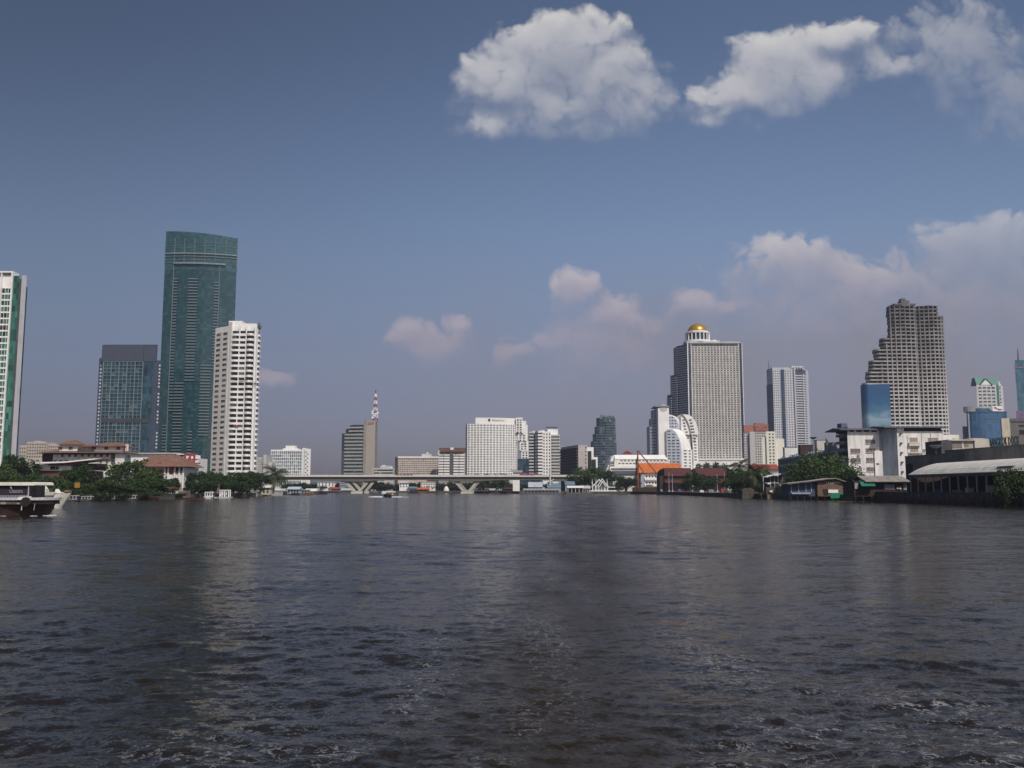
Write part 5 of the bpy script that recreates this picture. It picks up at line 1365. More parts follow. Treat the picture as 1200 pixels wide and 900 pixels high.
def east_far():
    Y = 900; x = lambda p: PX(p, Y, 505); z = lambda p: PZ(p, Y)
    r = thing('office_building', 'blue glass office building with rounded front and small white rooftop sign', 'building', (x(1158), Y, G))
    gb = glass((.035, .105, .21), 2.4, 3.4, .25, .1)
    def oval(xa, xb, ya, depth, n=12):
        return ccw([((xa + xb) / 2 - (xb - xa) / 2 * math.cos(math.pi * k / n), ya + depth - depth * math.sin(math.pi * k / n)) for k in range(n + 1)] + [(xb + 3, ya + depth + 8), (xa + 6, ya + depth + 8)])
    P('curtain_wall', gb, r, lambda m: m.prism(oval(x(1139), x(1186), Y, 9), G, z(483.2)))
    P('roof_band', matte((.06, .11, .19), rough=.4), r, lambda m: m.prism(oval(x(1138.6), x(1186.4), Y - .5, 9.5), z(483.2), z(481.8)))
    P('upper_drum', matte((.40, .39, .38)), r, lambda m: m.prism(oval(x(1138), x(1176), Y + 4, 9), z(481.8), z(475.5)))
    P('drum_glazing', gb, r, lambda m: m.prism(oval(x(1142), x(1171), Y + 3.2, 9), z(481.4), z(478)))
    P('side_wall', matte((.24, .25, .29)), r, lambda m: (rbox(m, 1135, 1139.2, Y + 6, 18, G, z(483.5), 505), rbox(m, 1128, 1134.8, Y + 14, 14, G, z(498.5), 505)))
    for j in range(14): P('floor_band', matte((.06, .13, .22), rough=.3), r, lambda m: m.prism(oval(x(1138.9), x(1186.1), Y - .12, 9.1), z(486.5 + j * 3.05) - .2, z(486.5 + j * 3.05) + .2))
    P('end_panel', matte((.50, .44, .34)), r, lambda m: m.box(x(1174.5), x(1184.6), Y + .4, Y + 5, G, z(490.2)))
    s = thing('rooftop_sign', 'white sign with a red swoosh on the blue glass office roof', 'sign', (x(1171), Y + 3, z(481.8)))
    P('sign_board', WPAINT, s, lambda m: m.box(x(1165.6), x(1177.4), Y + 1.5, Y + 2, z(481.9), z(475.8)))
    P('swoosh', RED, s, lambda m: [m.fbox(frame(p0, p1)[0], 0, frame(p0, p1)[1], .02, .12, za, zb_) for p0, p1, za, zb_ in (((x(1167.4), Y + 1.5), (x(1170.4), Y + 1.5), z(478.6), z(477)), ((x(1169.4), Y + 1.5), (x(1173), Y + 1.5), z(479.6), z(478.6)), ((x(1172), Y + 1.5), (x(1176.6), Y + 1.5), z(480.6), z(479)))])
    Y = 1000; x = lambda p: PX(p, Y, 480); z = lambda p: PZ(p, Y)
    r = thing('apartment_tower', 'white apartment tower under a steep green gabled roof', 'tower', (x(1161), Y, G))
    green = matte((.05, .17, .14), rough=.5)
    P('wall', matte((.56, .55, .55)), r, lambda m: (rbox(m, 1145.8, 1169, Y, 25, G, z(451), 480), rbox(m, 1172, 1176.8, Y + 4, 20, G, z(452), 480)))
    P('green_strip', green, r, lambda m: rbox(m, 1169.1, 1171.9, Y + .5, 23, G, z(451), 480))
    P('roof', green, r, lambda m: (m.prism_x([(Y + 1, z(451)), (Y + 5, z(442)), (Y + 10, z(442)), (Y + 14, z(451))], x(1146.6), x(1173.4)),))
    P('gable', WHITE, r, lambda m: (m.prism_y([(x(1150.5), z(451)), (x(1157), z(444.6)), (x(1163.5), z(451))][::-1], Y - .4, Y + 6), m.prism_y([(x(1171.6), z(452)), (x(1174), z(446)), (x(1177), z(452))][::-1], Y + 3, Y + 10)))
    P('gable_roof', green, r, lambda m: m.gable(x(1149.5), x(1164.5), Y - 1, Y + 8, z(451), z(443.4), 0, .8, along='y'))
    recs = []
    face((x(1147), Y), (x(1168), Y), z(560), z(452.5), 4, 26, .72, .5, recs=recs)
    face((x(1172.2), Y + 4), (x(1176.6), Y + 4), z(560), z(453), 2, 26, .6, .45, recs=recs)
    windows(r, recs, [matte((.10, .11, .14)), GDARK])
    Y = 900; x = lambda p: PX(p, Y, 470); z = lambda p: PZ(p, Y)
    r = thing('glass_tower', 'blue glass tower cut off by the picture edge with a rooftop aerial', 'tower', (x(1204), Y, G))
    P('curtain_wall', glass((.035, .10, .15), 2.4, 3.4, .3), r, lambda m: (rbox(m, 1192.2, 1230, Y, 30, G, z(422), 470),))
    P('side_glazing', glass((.025, .05, .08), 2.4, 3.4, .3), r, lambda m: m.prism(ccw([PT(1191.4, Y + 8, 470), PT(1192.1, Y + .5, 470), PT(1192.15, Y + 29, 470), PT(1191.4, Y + 29, 470)]), G, z(424)))
    P('aerial', DGREY, r, lambda m: m.tube((x(1199), Y + 4, z(422)), (x(1199), Y + 4, z(408)), .8, .3, 6))
    P('floor_band', matte((.25, .13, .14)), r, lambda m: m.box(x(1191), x(1230), Y - .5, Y - .02, z(431.5), z(430)))
    Y = 700; x = lambda p: PX(p, Y, 490); z = lambda p: PZ(p, Y)
    r = thing('apartment_block', 'small purple painted block below the glass tower at the picture edge', 'building', (x(1200), Y, G))
    P('wall', matte((.16, .11, .21)), r, lambda m: rbox(m, 1191, 1225, Y, 14, G, z(481.5), 490))
    windows(r, [(x(1197 + 5 * k), Y - .06, z(486 + 4 * j), 0, 1.2, 1.1) for k in range(5) for j in range(8)], [GDARK2])
    Y = 330; x = lambda p: PX(p, Y, 505); z = lambda p: PZ(p, Y)
    r = thing('concrete_building', 'dark grey concrete building with deep openings at the picture edge', 'building', (x(1200), Y, G))
    P('wall', matte((.13, .12, .12)), r, lambda m: rbox(m, 1184, 1260, Y, 18, G, z(491), 505))
    P('parapet', matte((.12, .11, .11)), r, lambda m: m.box(x(1183.6), x(1261), Y - .3, Y - .02, z(494), z(490.6)))
    windows(r, [(x(1198 + 9 * k), Y - .04, z(q_), 0, 2.2, w_) for k in range(5) for q_, w_ in ((499, .5), (506.5, 1.6))], [BLACK])
east_far()

def balcony_building():
    # recedes from the white stained block; its shaded side looks over the river
    A = (PX(911.5, 455, 545), 455.); B = (PX(984.5, 342, 545), 342.)
    r = thing('apartment_block', 'old grey apartment block with open balcony galleries and cluttered roof', 'building', (A[0], A[1], G))
    fr, l = frame(A, B)
    zt = PZ(526.5, 342); shade = matte((.26, .30, .36), var=.2, streak=.25)  # blue-grey tone puts the river side's shade into the colour
    P('wall', matte((.10, .12, .15), var=.2), r, lambda m: m.fbox(fr, 0, l, -14, -1.6, G, zt - .5))  # back wall coloured darker still for shade inside the galleries
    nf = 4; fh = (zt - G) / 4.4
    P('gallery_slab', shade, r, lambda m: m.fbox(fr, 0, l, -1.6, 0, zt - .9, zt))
    for j in range(1, 5):
        P('gallery_slab', shade, r, lambda m: m.fbox(fr, 0, l, -1.6, 0, zt - j * fh - .15, zt - j * fh + .1))
        P('gallery_parapet', shade, r, lambda m: m.fbox(fr, 0, l, -.14, -.02, zt - j * fh + .1, zt - j * fh + .85))
    n = 26
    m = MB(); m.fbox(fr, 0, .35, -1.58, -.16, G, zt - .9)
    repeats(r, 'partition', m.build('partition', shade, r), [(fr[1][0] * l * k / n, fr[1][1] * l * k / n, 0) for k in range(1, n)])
    recs = []
    a = math.atan2(fr[1][1], fr[1][0])
    for k in range(n):
        for j in range(4):
            X, YY = fpt(fr, l * (k + .5) / n, -1.5); recs.append((X, YY, zt - j * fh - 1.7, a, 3.0, 1.7))
    windows(r, recs, [glass((.03, .04, .06), 2, 3, .3), BLACK])
    # taller stair bay against the white block
    def bay(m):
        m.prism(ccw([B, (PX(993.7, 334, 530), 334), (PX(1000, 345, 530), 351), (PX(990, 355, 530), 357)]), G, PZ(503, 338))
    P('stair_bay', shade, r, bay)
    fb, lb = frame((B[0], B[1]), (PX(993.7, 334, 530), 334))
    for q_ in (512, 520.5, 529, 537.5):
        P('stair_balcony', shade, r, lambda m: m.fbox(fb, -.2, lb - .3, .05, 1.1, PZ(q_, 338), PZ(q_ - 3.2, 338)))
        P('stair_opening', BLACK, r, lambda m: m.fbox(fb, .2, lb - .5, .02, .06, PZ(q_ - 3.2, 338), PZ(q_ - 7.2, 338)))
    P('bay_roof', matte((.09, .10, .13)), r, lambda m: m.prism(ccw([(PX(981.5, 341, 530), 342), (PX(995, 332, 530), 332.5), (PX(1000, 345, 530), 353), (PX(986, 355, 530), 359)]), PZ(503, 338), PZ(501.6, 338)))
    P('water_tank', matte((.10, .13, .18)), r, lambda m: m.box(PX(986, 343, 500), PX(993, 343, 500), 343, 347.5, PZ(501.6, 338) + .01, PZ(496, 343)))
    # things standing about on the roof
    def at(p): 
        t_ = (p - 911.5) / (984.5 - 911.5); return 1 / (1 / 455 + (1 / 342 - 1 / 455) * t_) + 6
    def rooftop(nm, lab, cat, p0, p1, q0, q1, mat, shape='box'):
        Yr = at((p0 + p1) / 2); a_, b_ = PX(p0, Yr, q0), PX(p1, Yr, q0); c = (a_ + b_) / 2
        t = thing(nm, lab, cat, (c, Yr, zt))
        if shape == 'box':
            P('wall', mat, t, lambda m: m.box(a_, b_, Yr - 1, Yr + 2, zt, PZ(q1, Yr)))
            P('roof', DGREY, t, lambda m: m.box(a_ - .15, b_ + .15, Yr - 1.15, Yr + 2.15, PZ(q1, Yr), PZ(q1, Yr) + .12))
        return t
    rooftop('roof_hut', 'cream plastered hut at the far end of the cluttered gallery roof', 'hut', 919, 934, 533, 524.5, OFFW)
    rooftop('roof_hut', 'dark timber hut with pale panels on the gallery roof', 'hut', 937, 952, 528, 521.5, DKWOOD)
    rooftop('roof_hut', 'small white hut below the satellite dish', 'hut', 941, 946.5, 528.5, 522, WHITE)
    rooftop('roof_hut', 'pale pinkish cabin with flat lid in the middle of the gallery roof', 'hut', 956.5, 967.5, 526, 516, matte((.55, .50, .46)))
    rooftop('roof_hut', 'low grey shed with clutter next to the stair bay', 'hut', 968, 980, 525, 519, MGREY)
    Yr = at(953); d = thing('satellite_dish', 'large dark mesh satellite dish on the gallery roof', 'dish', (PX(953, Yr, 520), Yr, zt))
    c = (PX(953, Yr, 512), Yr, PZ(514, Yr))
    P('dish_bowl', DGREY, d, lambda m: m.lathe(c[0], c[1], [(.3, c[2] - .2), (.9, c[2]), (1.6, c[2] + .55), (1.5, c[2] + .6), (.3, c[2] + .05)], 16))
    P('mast', DGREY, d, lambda m: m.tube((c[0], c[1], zt), (c[0], c[1], c[2]), .1, .1, 6))
    Yr = at(968.5); t = thing('water_tank', 'round shiny water tank on the gallery roof', 'tank', (PX(968.5, Yr, 515), Yr, zt))
    P('tank_drum', ALU, t, lambda m: m.lathe(PX(968.8, Yr, 515), Yr, [(.45, PZ(515.2, Yr)), (.45, PZ(512.8, Yr)), (.1, PZ(512.3, Yr))], 12))
    P('stand', DGREY, t, lambda m: m.box(PX(968.8, Yr, 515) - .4, PX(968.8, Yr, 515) + .4, Yr - .4, Yr + .4, zt, PZ(515.2, Yr)))
    for k in range(16):
        p = 915 + 65 * random.random(); Yr = at(p) - 4; X = PX(p, Yr, 527)
    P('roof_clutter_parapet', shade, r, lambda m: [m.fbox(fr, s_, s_ + random.uniform(.6, 2.5), -1.5, -.8, zt + .002, zt + random.uniform(.4, 1.4)) for s_ in np.arange(3, l - 4, 4.3)])
balcony_building()

def white_block():
    Y = 330; x = lambda p: PX(p, Y, 530); z = lambda p: PZ(p, Y)
    stained = matte((.74, .71, .69), var=.10, scale=.3, streak=.2)
    r = thing('apartment_block', 'stained white walled block with recess painted grey for shade and rows of shuttered windows', 'building', (x(1045), Y, G))
    P('wall', stained, r, lambda m: (rbox(m, 994, 1030.8, Y, 14, G, z(506.2), 530), m.box(x(1045.2), x(1098), Y - 5, Y + 14, G, z(506.5)), m.box(x(1098.1), x(1117), Y - 5, Y + 14, G, z(510.5)), m.box(x(1024), x(1033), Y - .6, Y - .02, G, z(528.6))))
    P('shade_recess_wall', matte((.42, .46, .52), var=.15, streak=.3), r, lambda m: (m.box(x(1030.9), x(1045.1), Y + 1, Y + 14, G, z(502.2)), m.prism(ccw([(x(1030.9), Y + .9), (x(1034), Y + .6), (x(1045.1), Y - 4.9), (x(1045.1), Y + .9)]), G, z(503))))  # blue-grey colour carries the shade of the recess
    P('roof', matte((.12, .12, .14)), r, lambda m: (m.prism_x([(Y - 1.6, z(503.2)), (Y + 6, z(500.5)), (Y + 15, z(503.2)), (Y + 15, z(504)), (Y - 1.6, z(504.2))], x(984), x(1031)), m.prism_x([(Y - 6.6, z(501.6)), (Y + 4, z(498.8)), (Y + 15, z(501.6)), (Y + 15, z(502.4)), (Y - 6.6, z(502.6))], x(1029), x(1101))))
    P('attic_opening', BLACK, r, lambda m: (m.box(x(995.5), x(1030), Y + .5, Y + 13, z(506.1), z(504)), m.box(x(1054), x(1098), Y - 4.2, Y + 13, z(506.4), z(502.5))))
    P('roof_post', stained, r, lambda m: [m.box(x(p) - .3, x(p) + .3, Y - .2, Y + .4, z(506.2), z(503.8)) for p in (995.5, 1003, 1012, 1021, 1029.5)])
    P('corner_pier', stained, r, lambda m: m.box(x(1045.2), x(1053), Y - 5.3, Y - 1, z(506.6), z(502.4)))
    shut = matte((.17, .13, .12), var=.2); recs = []
    def win(p0, p1, q0, q1, y, mat=None, fr=True):
        w_ = MB(); w_.box(x(p0), x(p1), y - .1, y - .02, z(q1), z(q0))
        f = w_.build('window', shut if mat is None else mat, r)
        g_ = MB()
        a, b_ = x(p0), x(p1)
        g_.box(a - .12, b_ + .12, y - .2, y - .11, z(q0) + .0, z(q0) + .16); g_.box(a - .12, b_ + .12, y - .28, y - .11, z(q1) - .18, z(q1))
        for k in range(4): c = a + (b_ - a) * k / 3; g_.box(c - .05, c + .05, y - .16, y - .11, z(q1) + .002, z(q0) - .002)
        g_.build('window_frame', LGREY, f)
    for q_ in (517.5, 528, 539, 550): win(1014.8, 1026, q_ - 2.2, q_ + 2.2, Y)
    for q_ in (528.5, 539.5): win(997, 1008, q_ - 2.4, q_ + 2.4, Y)
    win(1004, 1009, 548, 552.5, Y)
    for q_ in (516.5, 528): win(1060, 1068.5, q_ - 2.4, q_ + 2.4, Y - 5, matte((.30, .25, .20)))
    win(1081, 1092.5, 514.3, 518.5, Y - 5, matte((.28, .23, .2)))
    win(1081, 1084.5, 526, 530, Y - 5); win(1090.5, 1093.5, 526.5, 530, Y - 5); win(1060.5, 1068, 536.5, 541, Y - 5, matte((.34, .30, .26)))
    for k, q_ in enumerate((508.8, 520, 531, 542, 553)):
        t = thing('exhaust_hood', 'small dark vent hood on the white wall', 'hood', (x(1049.6), Y - 5.3, z(q_ + .8)), 'vent hoods in a column on the white wall')
        P('hood', DGREY, t, lambda m: m.prism_x([(Y - 5.02, z(q_ + 1)), (Y - 5.9, z(q_ + .6)), (Y - 5.5, z(q_ - .6)), (Y - 5.02, z(q_ - .8))], x(1048.4), x(1050.6)))
    P('window_ledge', matte((.55, .47, .38)), r, lambda m: [m.box(x(a), x(b_), Y - 5.9, Y - 5.02, z(q_), z(q_) + .3) for a, b_, q_ in ((1058, 1070, 520.4), (1058, 1071, 532), (1080, 1096, 533.5))])
    P('balcony', matte((.60, .55, .48), streak=.3), r, lambda m: (m.box(x(1057.5), x(1071), Y - 6, Y - 5.02, z(523.4), z(520.6)), m.box(x(1072), x(1098), Y - 5.9, Y - 5.02, z(534.5), z(531.5))))
    P('drain_pipe', LGREY, r, lambda m: [m.tube((x(p), y - .2, z(557)), (x(p), y - .2, z(q_)), .07, .07, 6) for p, y, q_ in ((1018.5, Y, 545), (1057, Y - 5, 512), (1073.5, Y - 5, 508), (1084, Y - 5, 508))])
    for k, (p, q_) in enumerate(((1006, 535), (1027, 545), (1076, 529), (1087, 522), (1064, 545))):
        t = thing('air_conditioner', ('boxy air conditioner bracketed low between two shuttered windows of the white wall', 'air conditioner at the corner of the shade-grey recess', 'air conditioner near the long ledge on the white wall', 'air conditioner above the long ledge on the white wall', 'lowest air conditioner on the white wall above the arched shed')[k], 'air conditioner', (x(p), (Y if p < 1040 else Y - 5) - .5, z(q_)))
        y = (Y if p < 1040 else Y - 5)
        P('casing', OFFW, t, lambda m: m.box(x(p) - .45, x(p) + .45, y - .6, y - .05, z(q_), z(q_) + .65))
        P('fan_grille', DGREY, t, lambda m: m.tube((x(p) - .1, y - .64, z(q_) + .33), (x(p) - .1, y - .605, z(q_) + .33), .26, .26, 14))
white_block()

def dock_side():
    # long dark wall with a beige rooftop house and the dockyard's letters
    Y0, Y1 = 262., 205.
    A = (PX(1061, Y0, 545), Y0); B = (PX(1215, Y1, 545), Y1)
    r = thing('dock_building', 'long dark weathered concrete building behind the arched white shed', 'building', (A[0], A[1], G))
    fr, l = frame(A, B); dk = matte((.15, .146, .142), var=.3, scale=.3, streak=.15)
    zt = PZ(533, Y0)
    zt1 = PZ(534, 258) - .25
    P('wall', dk, r, lambda m: (m.fbox(fr, 0, l * .36, -14, 0, G, zt1), m.fbox(fr, l * .36 + .03, l, -14, 0, G, zt1 + .8)))
    P('coping', matte((.13, .13, .13)), r, lambda m: (m.fbox(fr, 0, l * .36, -.6, .12, zt1, zt1 + .25), m.fbox(fr, l * .36 + .03, l, -.6, .12, zt1 + .8, zt1 + 1.05)))
    P('painted_end_shadow', BLACK, r, lambda m: m.fbox(fr, .3, 4, .02, .1, G, zt1 - 2))  # black panel standing in for shadow at the wall's end
    Y = 262; x = lambda p: PX(p, Y, 520); z = lambda p: PZ(p, Y)
    h = thing('rooftop_house', 'low beige flat roofed house standing above the dark dock wall', 'building', (x(1135), Y, zt1))
    P('wall', matte((.42, .37, .31), var=.2, streak=.2), h, lambda m: m.box(x(1112), x(1141), Y, Y + 7, zt1 - 1, z(516.5)))
    P('annex', matte((.48, .44, .38), var=.15), h, lambda m: m.prism_x([(Y - .5, zt1 - 1), (Y - .5, z(515)), (Y + 4, z(512.6)), (Y + 8, z(514)), (Y + 8, zt1 - 1)], x(1141.2), x(1160)))
    P('dark_wing', matte((.06, .06, .065), var=.3), h, lambda m: m.box(x(1099), x(1111.8), Y - 2, Y + 8, zt1 - 1, z(516.5)))
    P('roof', matte((.50, .47, .42)), h, lambda m: (m.box(x(1110), x(1142), Y - .8, Y + 7.5, z(516.5), z(515.2)),))
    windows(h, [(x(1120.5), Y - .05, z(521.5), 0, 3.4, 1.5), (x(1132.5), Y - .05, z(521), 0, 1.2, 1.0)], [matte((.2, .18, .16)), BLACK])
    P('corner_post', OFFW, h, lambda m: m.box(x(1127.4), x(1128.6), Y - .12, Y - .02, zt1, z(516.6)))
    t = thing('satellite_dish', 'big dark satellite dish in front of the white stained wall', 'dish', (PX(1096, 258, 525), 258, zt1))
    c = (PX(1096.5, 258, 525), 258, PZ(525, 258))
    P('dish_bowl', MGREY, t, lambda m: m.lathe(c[0], c[1], [(.3, c[2] - .1), (1.0, c[2] + .1), (1.7, c[2] + .7), (1.6, c[2] + .75), (.3, c[2] + .1)], 18))
    P('mast', DGREY, t, lambda m: m.tube((c[0], c[1], zt1), (c[0], c[1], c[2]), .12, .12, 6))
    d = thing('umbrella', 'yellow parasol on the beige rooftop house', 'umbrella', (x(1120.5), Y + 1, z(515.2)))
    P('canopy', matte((.55, .46, .08)), d, lambda m: m.lathe(x(1120.5), Y + 1, [(.7, z(515.2) + .25), (.05, z(515.2) + .62)], 10))
    P('pole', DGREY, d, lambda m: m.tube((x(1120.5), Y + 1, z(515.2)), (x(1120.5), Y + 1, z(515.2) + .3), .03))
    # sign letters standing on the coping
    sA = next(s_ for s_ in np.arange(0, l, .1) if fpt(fr, s_, 0)[0] / fpt(fr, s_, 0)[1] > 559.5 / FPX / 1.006)
    ang = math.atan2(fr[1][1], fr[1][0]); za = zt1 + 1.35; LW_ = 11.6
    o_ = fpt(fr, sA, -.4)
    s = thing('rooftop_sign', 'row of dark green capital letters on a frame above the dock wall', 'sign', (o_[0], o_[1], zt1 + 1.05))
    P('sign_frame', matte((.10, .10, .09)), s, lambda m: (m.fbox(fr, sA, sA + LW_, -.75, -.6, za - .2, za - .08), m.fbox(fr, sA, sA + LW_, -.75, -.6, za + 1.7, za + 1.8), [m.fbox(fr, q_, q_ + .09, -.9, -.76, zt1 + 1.05, za + 1.7) for q_ in np.arange(sA, sA + LW_, 1.2)]))
    t_ = fpt(fr, sA + LW_ / 2, -.5)
    text('BANGKOK DOCK', 2.35, s, (t_[0], t_[1], za), (R(90), 0, ang), matte((.035, .07, .055)), 'lettering', .06, width=LW_ - .3)
    # arched shed on the quay
    A = (PX(1064.5, 232, 560), 232.); B = (PX(1217, 176, 560), 176.)
    fr, l = frame(A, B)
    r = thing('arched_shed', 'open quayside shed under a long curved off white sheet roof', 'shed', (A[0], A[1], G))
    ze = PZ(556.3, 232); zr = PZ(544.8, 237) + .25; dp = 13.
    n = 10
    prof = [(-dp * k / n * 1.0, ze + (zr - ze) * math.sin(math.pi * k / n) ** .8) for k in range(n + 1)]
    roofm = tiles((.66, .63, .57), .5, .14)
    def arch(m):
        vs = []; 
        for s_ in (0, l):
            for k, (nn, zz) in enumerate(prof):
                sh = 0 if s_ else 4.5 * math.sin(math.pi * k / n)
                X, YY = fpt(fr, s_ + sh, nn); vs.append((X, YY, zz))
            for k, (nn, zz) in enumerate(prof[::-1]):
                sh = 0 if s_ else 4.5 * math.sin(math.pi * k / n)
                X, YY = fpt(fr, s_ + sh, nn); vs.append((X, YY, zz - .15))
        k = 2 * (n + 1)
        m.add(vs, [(i, (i + 1) % k, k + (i + 1) % k, k + i) for i in range(k)])
    P('roof', roofm, r, arch)
    P('eave_beam', DGREY, r, lambda m: m.fbox(fr, 0, l, -.4, -.15, ze - .75, ze - .2))
    m = MB(); m.fbox(fr, .4, .6, -.45, -.2, G, ze - .76)
    repeats(r, 'post', m.build('post', MGREY, r), [(fr[1][0] * l * k / 14, fr[1][1] * l * k / 14, 0) for k in range(1, 14)])
    P('back_wall', DKWOOD, r, lambda m: (m.fbox(fr, 0, l, -dp + .3, -dp + .6, G, ze), m.fbox(fr, .2, .4, -dp, -.5, G, ze)))
    m = MB(); m.fbox(fr, .5, l - .5, -.5, -.4, G + .9, G + 1.0)
    m.build('rail', MGREY, r)
    for k, (s_, n_, w_, h_, c_, lab) in enumerate(((7, -3, 4, 1.6, (.03, .05, .16), 'blue covered crate under the arched shed'), (12, -5, 2, 1.4, (.3, .26, .22), 'pale crate beside the blue crate under the arched shed'), (22, -3, 1.0, 1.9, (.5, .52, .56), 'white refrigerator shaped box lit at the shed front'), (29, -4, 6, 2.4, (.3, .31, .33), 'grey tool cabin under the arched shed'), (42, -3, 4, .5, (.35, .06, .04), 'red banner hung at the shed eave'))):
        t = thing('banner' if k == 4 else 'crate', lab, 'banner' if k == 4 else 'crate', (*fpt(fr, s_, n_), G if k < 4 else ze - 2.4))
        zb = G if k < 4 else ze - 2.6
        P('panel' if k == 4 else 'box', matte(c_, var=.2), t, lambda m: m.fbox(fr, s_, s_ + w_, n_ - (1.5 if k < 4 else .1), n_, zb, zb + h_ + (.8 if k == 4 else 0)))
        if k < 4: P('lid', matte(tuple(c * .8 for c in c_)), t, lambda m: m.fbox(fr, s_ - .05, s_ + w_ + .05, n_ - 1.55, n_ + .05, zb + h_, zb + h_ + .1))
    # quay wall in front of it
    q_ = thing('quay_wall', 'dark streaked concrete quay wall below the arched shed', 'wall', (A[0], A[1], 0))
    fq, lq = frame((103.2, 276), (103.6, 100)) if False else frame((PX(1000, 268, 580), 268.), (PX(1216, 170, 580), 170.))
    P('wall', matte((.052, .05, .046), var=.4, scale=.6, streak=.4), q_, lambda m: m.fbox(fq, 0, lq, -1.5, 0, -.6, G + 1.0))
    P('fender_rail', DKWOOD, q_, lambda m: m.fbox(fq, 0, lq, .02, .3, .55, .85))
    for k in range(22): P('fender_pile', DKWOOD, q_, lambda m: m.tube((*fpt(fq, lq * (k + .5) / 22, .45), -.8), (*fpt(fq, lq * (k + .5) / 22, .45), 1.5 + random.random()), .16, .15, 7))
    # awning at the very edge
    Y = 188; x = lambda p: PX(p, Y, 545); z = lambda p: PZ(p, Y)
    a = thing('awning', 'dark lean-to awning jutting over the shed at the picture edge', 'awning', (x(1192), Y, z(546)))
    P('sheet', matte((.10, .10, .10)), a, lambda m: m.prism_y([(x(1180), z(546.5)), (x(1203), z(541)), (x(1203), z(542)), (x(1180), z(547.3))][::-1], Y - 2, Y + 4))
    P('bracket', MGREY, a, lambda m: (m.box(x(1181), x(1181.6), Y - 1.8, Y - 1.6, G, z(547.2)), m.box(x(1181.6), x(1190), Y - 1.8, Y - 1.6, z(550), z(549.4))))
    # shack with green tarpaulin
    Y = 250; x = lambda p: PX(p, Y, 565); z = lambda p: PZ(p, Y)
    r = thing('waterside_shack', 'dark patched shack with grey tin roof and a green tarpaulin', 'shack', (x(1032), Y, G))
    P('wall', DKWOOD, r, lambda m: m.box(x(1001.5), x(1063), Y + .6, Y + 9, G - .3, z(564)))
    P('roof', OLDTIN, r, lambda m: m.prism_x([(Y - 1.2, z(564)), (Y + 5, z(557.2)), (Y + 10, z(561)), (Y + 10, z(562)), (Y + 5, z(558.2)), (Y - 1.2, z(564.8))], x(1012.5), x(1065)))
    P('tarpaulin', matte((.02, .17, .10), rough=.5), r, lambda m: m.prism_x([(Y - 1.6, z(569.5)), (Y - .2, z(564.6)), (Y + .55, z(564.4)), (Y - .1, z(565.4)), (Y - 1.5, z(570.2))], x(1007), x(1023.5)))
    P('panel', matte((.30, .31, .33), var=.25), r, lambda m: (m.box(x(1037), x(1049), Y + .4, Y + .57, z(573.5), z(567.5)), m.box(x(1002), x(1006.5), Y + .3, Y + .57, z(573), z(566)), m.box(x(1059), x(1062.6), Y + .3, Y + .57, z(574), z(564.5))))
    P('window', BLACK, r, lambda m: m.box(x(1025), x(1035.5), Y + .42, Y + .57, z(572.5), z(566.5)))
    P('stilt', DKWOOD, r, lambda m: [m.tube((x(p), Y + .7, -.8), (x(p), Y + .7, G), .14, .14, 6) for p in (1003, 1012, 1022, 1032, 1043, 1053)])
    t = thing('laundry_line', 'pale washing hung under the tin roof of the dark shack', 'laundry', (x(1054), Y + .2, z(573)))
    P('cloth', OFFW, t, lambda m: (m.box(x(1051), x(1053), Y + .2, Y + .26, z(573), z(570.6)), m.box(x(1054), x(1056.4), Y + .2, Y + .26, z(573.4), z(570.4))))
    P('line', DGREY, t, lambda m: m.tube((x(1050), Y + .23, z(570.4)), (x(1058), Y + .23, z(570.4)), .02))
    # stilt house
    Y = 292; x = lambda p: PX(p, Y, 570); z = lambda p: PZ(p, Y)
    r = thing('stilt_house', 'timber stilt house with blue side wall and plank gable over the water', 'house', (x(958), Y, .5))
    Yb = Y + 9
    P('wall', matte((.055, .075, .13), var=.25), r, lambda m: m.box(x(925.5), x(957), Y + .4, Yb, G - .6, z(566)))
    P('plank_wall', WOOD, r, lambda m: m.prism_y([(x(957.1), G - .6), (x(957.1), z(565.6)), (x(977), z(561.8)), (x(993), z(566.5)), (x(993), G - .6)][::-1], Y - .6, Yb))
    P('roof', OLDTIN, r, lambda m: (m.prism_y([(x(921.5), z(567)), (x(958), z(562.9)), (x(977), z(560.2)), (x(996), z(566)), (x(996), z(566.8)), (x(977), z(561)), (x(958), z(563.6)), (x(921.5), z(567.8))][::-1], Y - 1.8, Yb + 1),))
    P('painted_sun_strip', TIN, r, lambda m: m.prism_y([(x(921), z(566.7)), (x(958), z(562.6)), (x(972), z(560.6)), (x(972), z(560.3)), (x(958), z(562.2)), (x(921), z(566.3))][::-1], Y - 2, Y + 3))  # paler tin strip puts sunlight on the roof edge into the colour
    P('white_panel', WPAINT, r, lambda m: m.box(x(969.5), x(981), Y - .8, Y - .62, z(577.6), z(573.8)))
    P('door', BLACK, r, lambda m: m.box(x(963.8), x(969), Y - .78, Y - .62, G - .2, z(573)))
    P('ledge', matte((.32, .36, .42)), r, lambda m: m.box(x(927), x(949), Y - .6, Y + .38, z(579), z(577.2)))
    P('post', matte((.4, .42, .44)), r, lambda m: [m.box(x(p) - .1, x(p) + .1, Y + .2, Y + .38, z(577), z(566.5)) for p in (927.5, 936, 944.6, 951)])
    P('stilt', DKWOOD, r, lambda m: [m.tube((x(p), Y + k, -.8), (x(p), Y + k, G - .5), .15, .15, 6) for p in (926, 934, 942, 950, 957, 966, 976, 986, 992) for k in (0, 4)])
    P('gable_fretwork', OFFW, r, lambda m: [m.box(x(968 + 2.2 * k) - .12, x(968 + 2.2 * k) + .12, Y - .72, Y - .62, z(566.5), z(565)) for k in range(8)])
    f = thing('green_fence', 'bright green sheet fence along the front of the stilt house', 'fence', (x(981), Y - 3, .2))
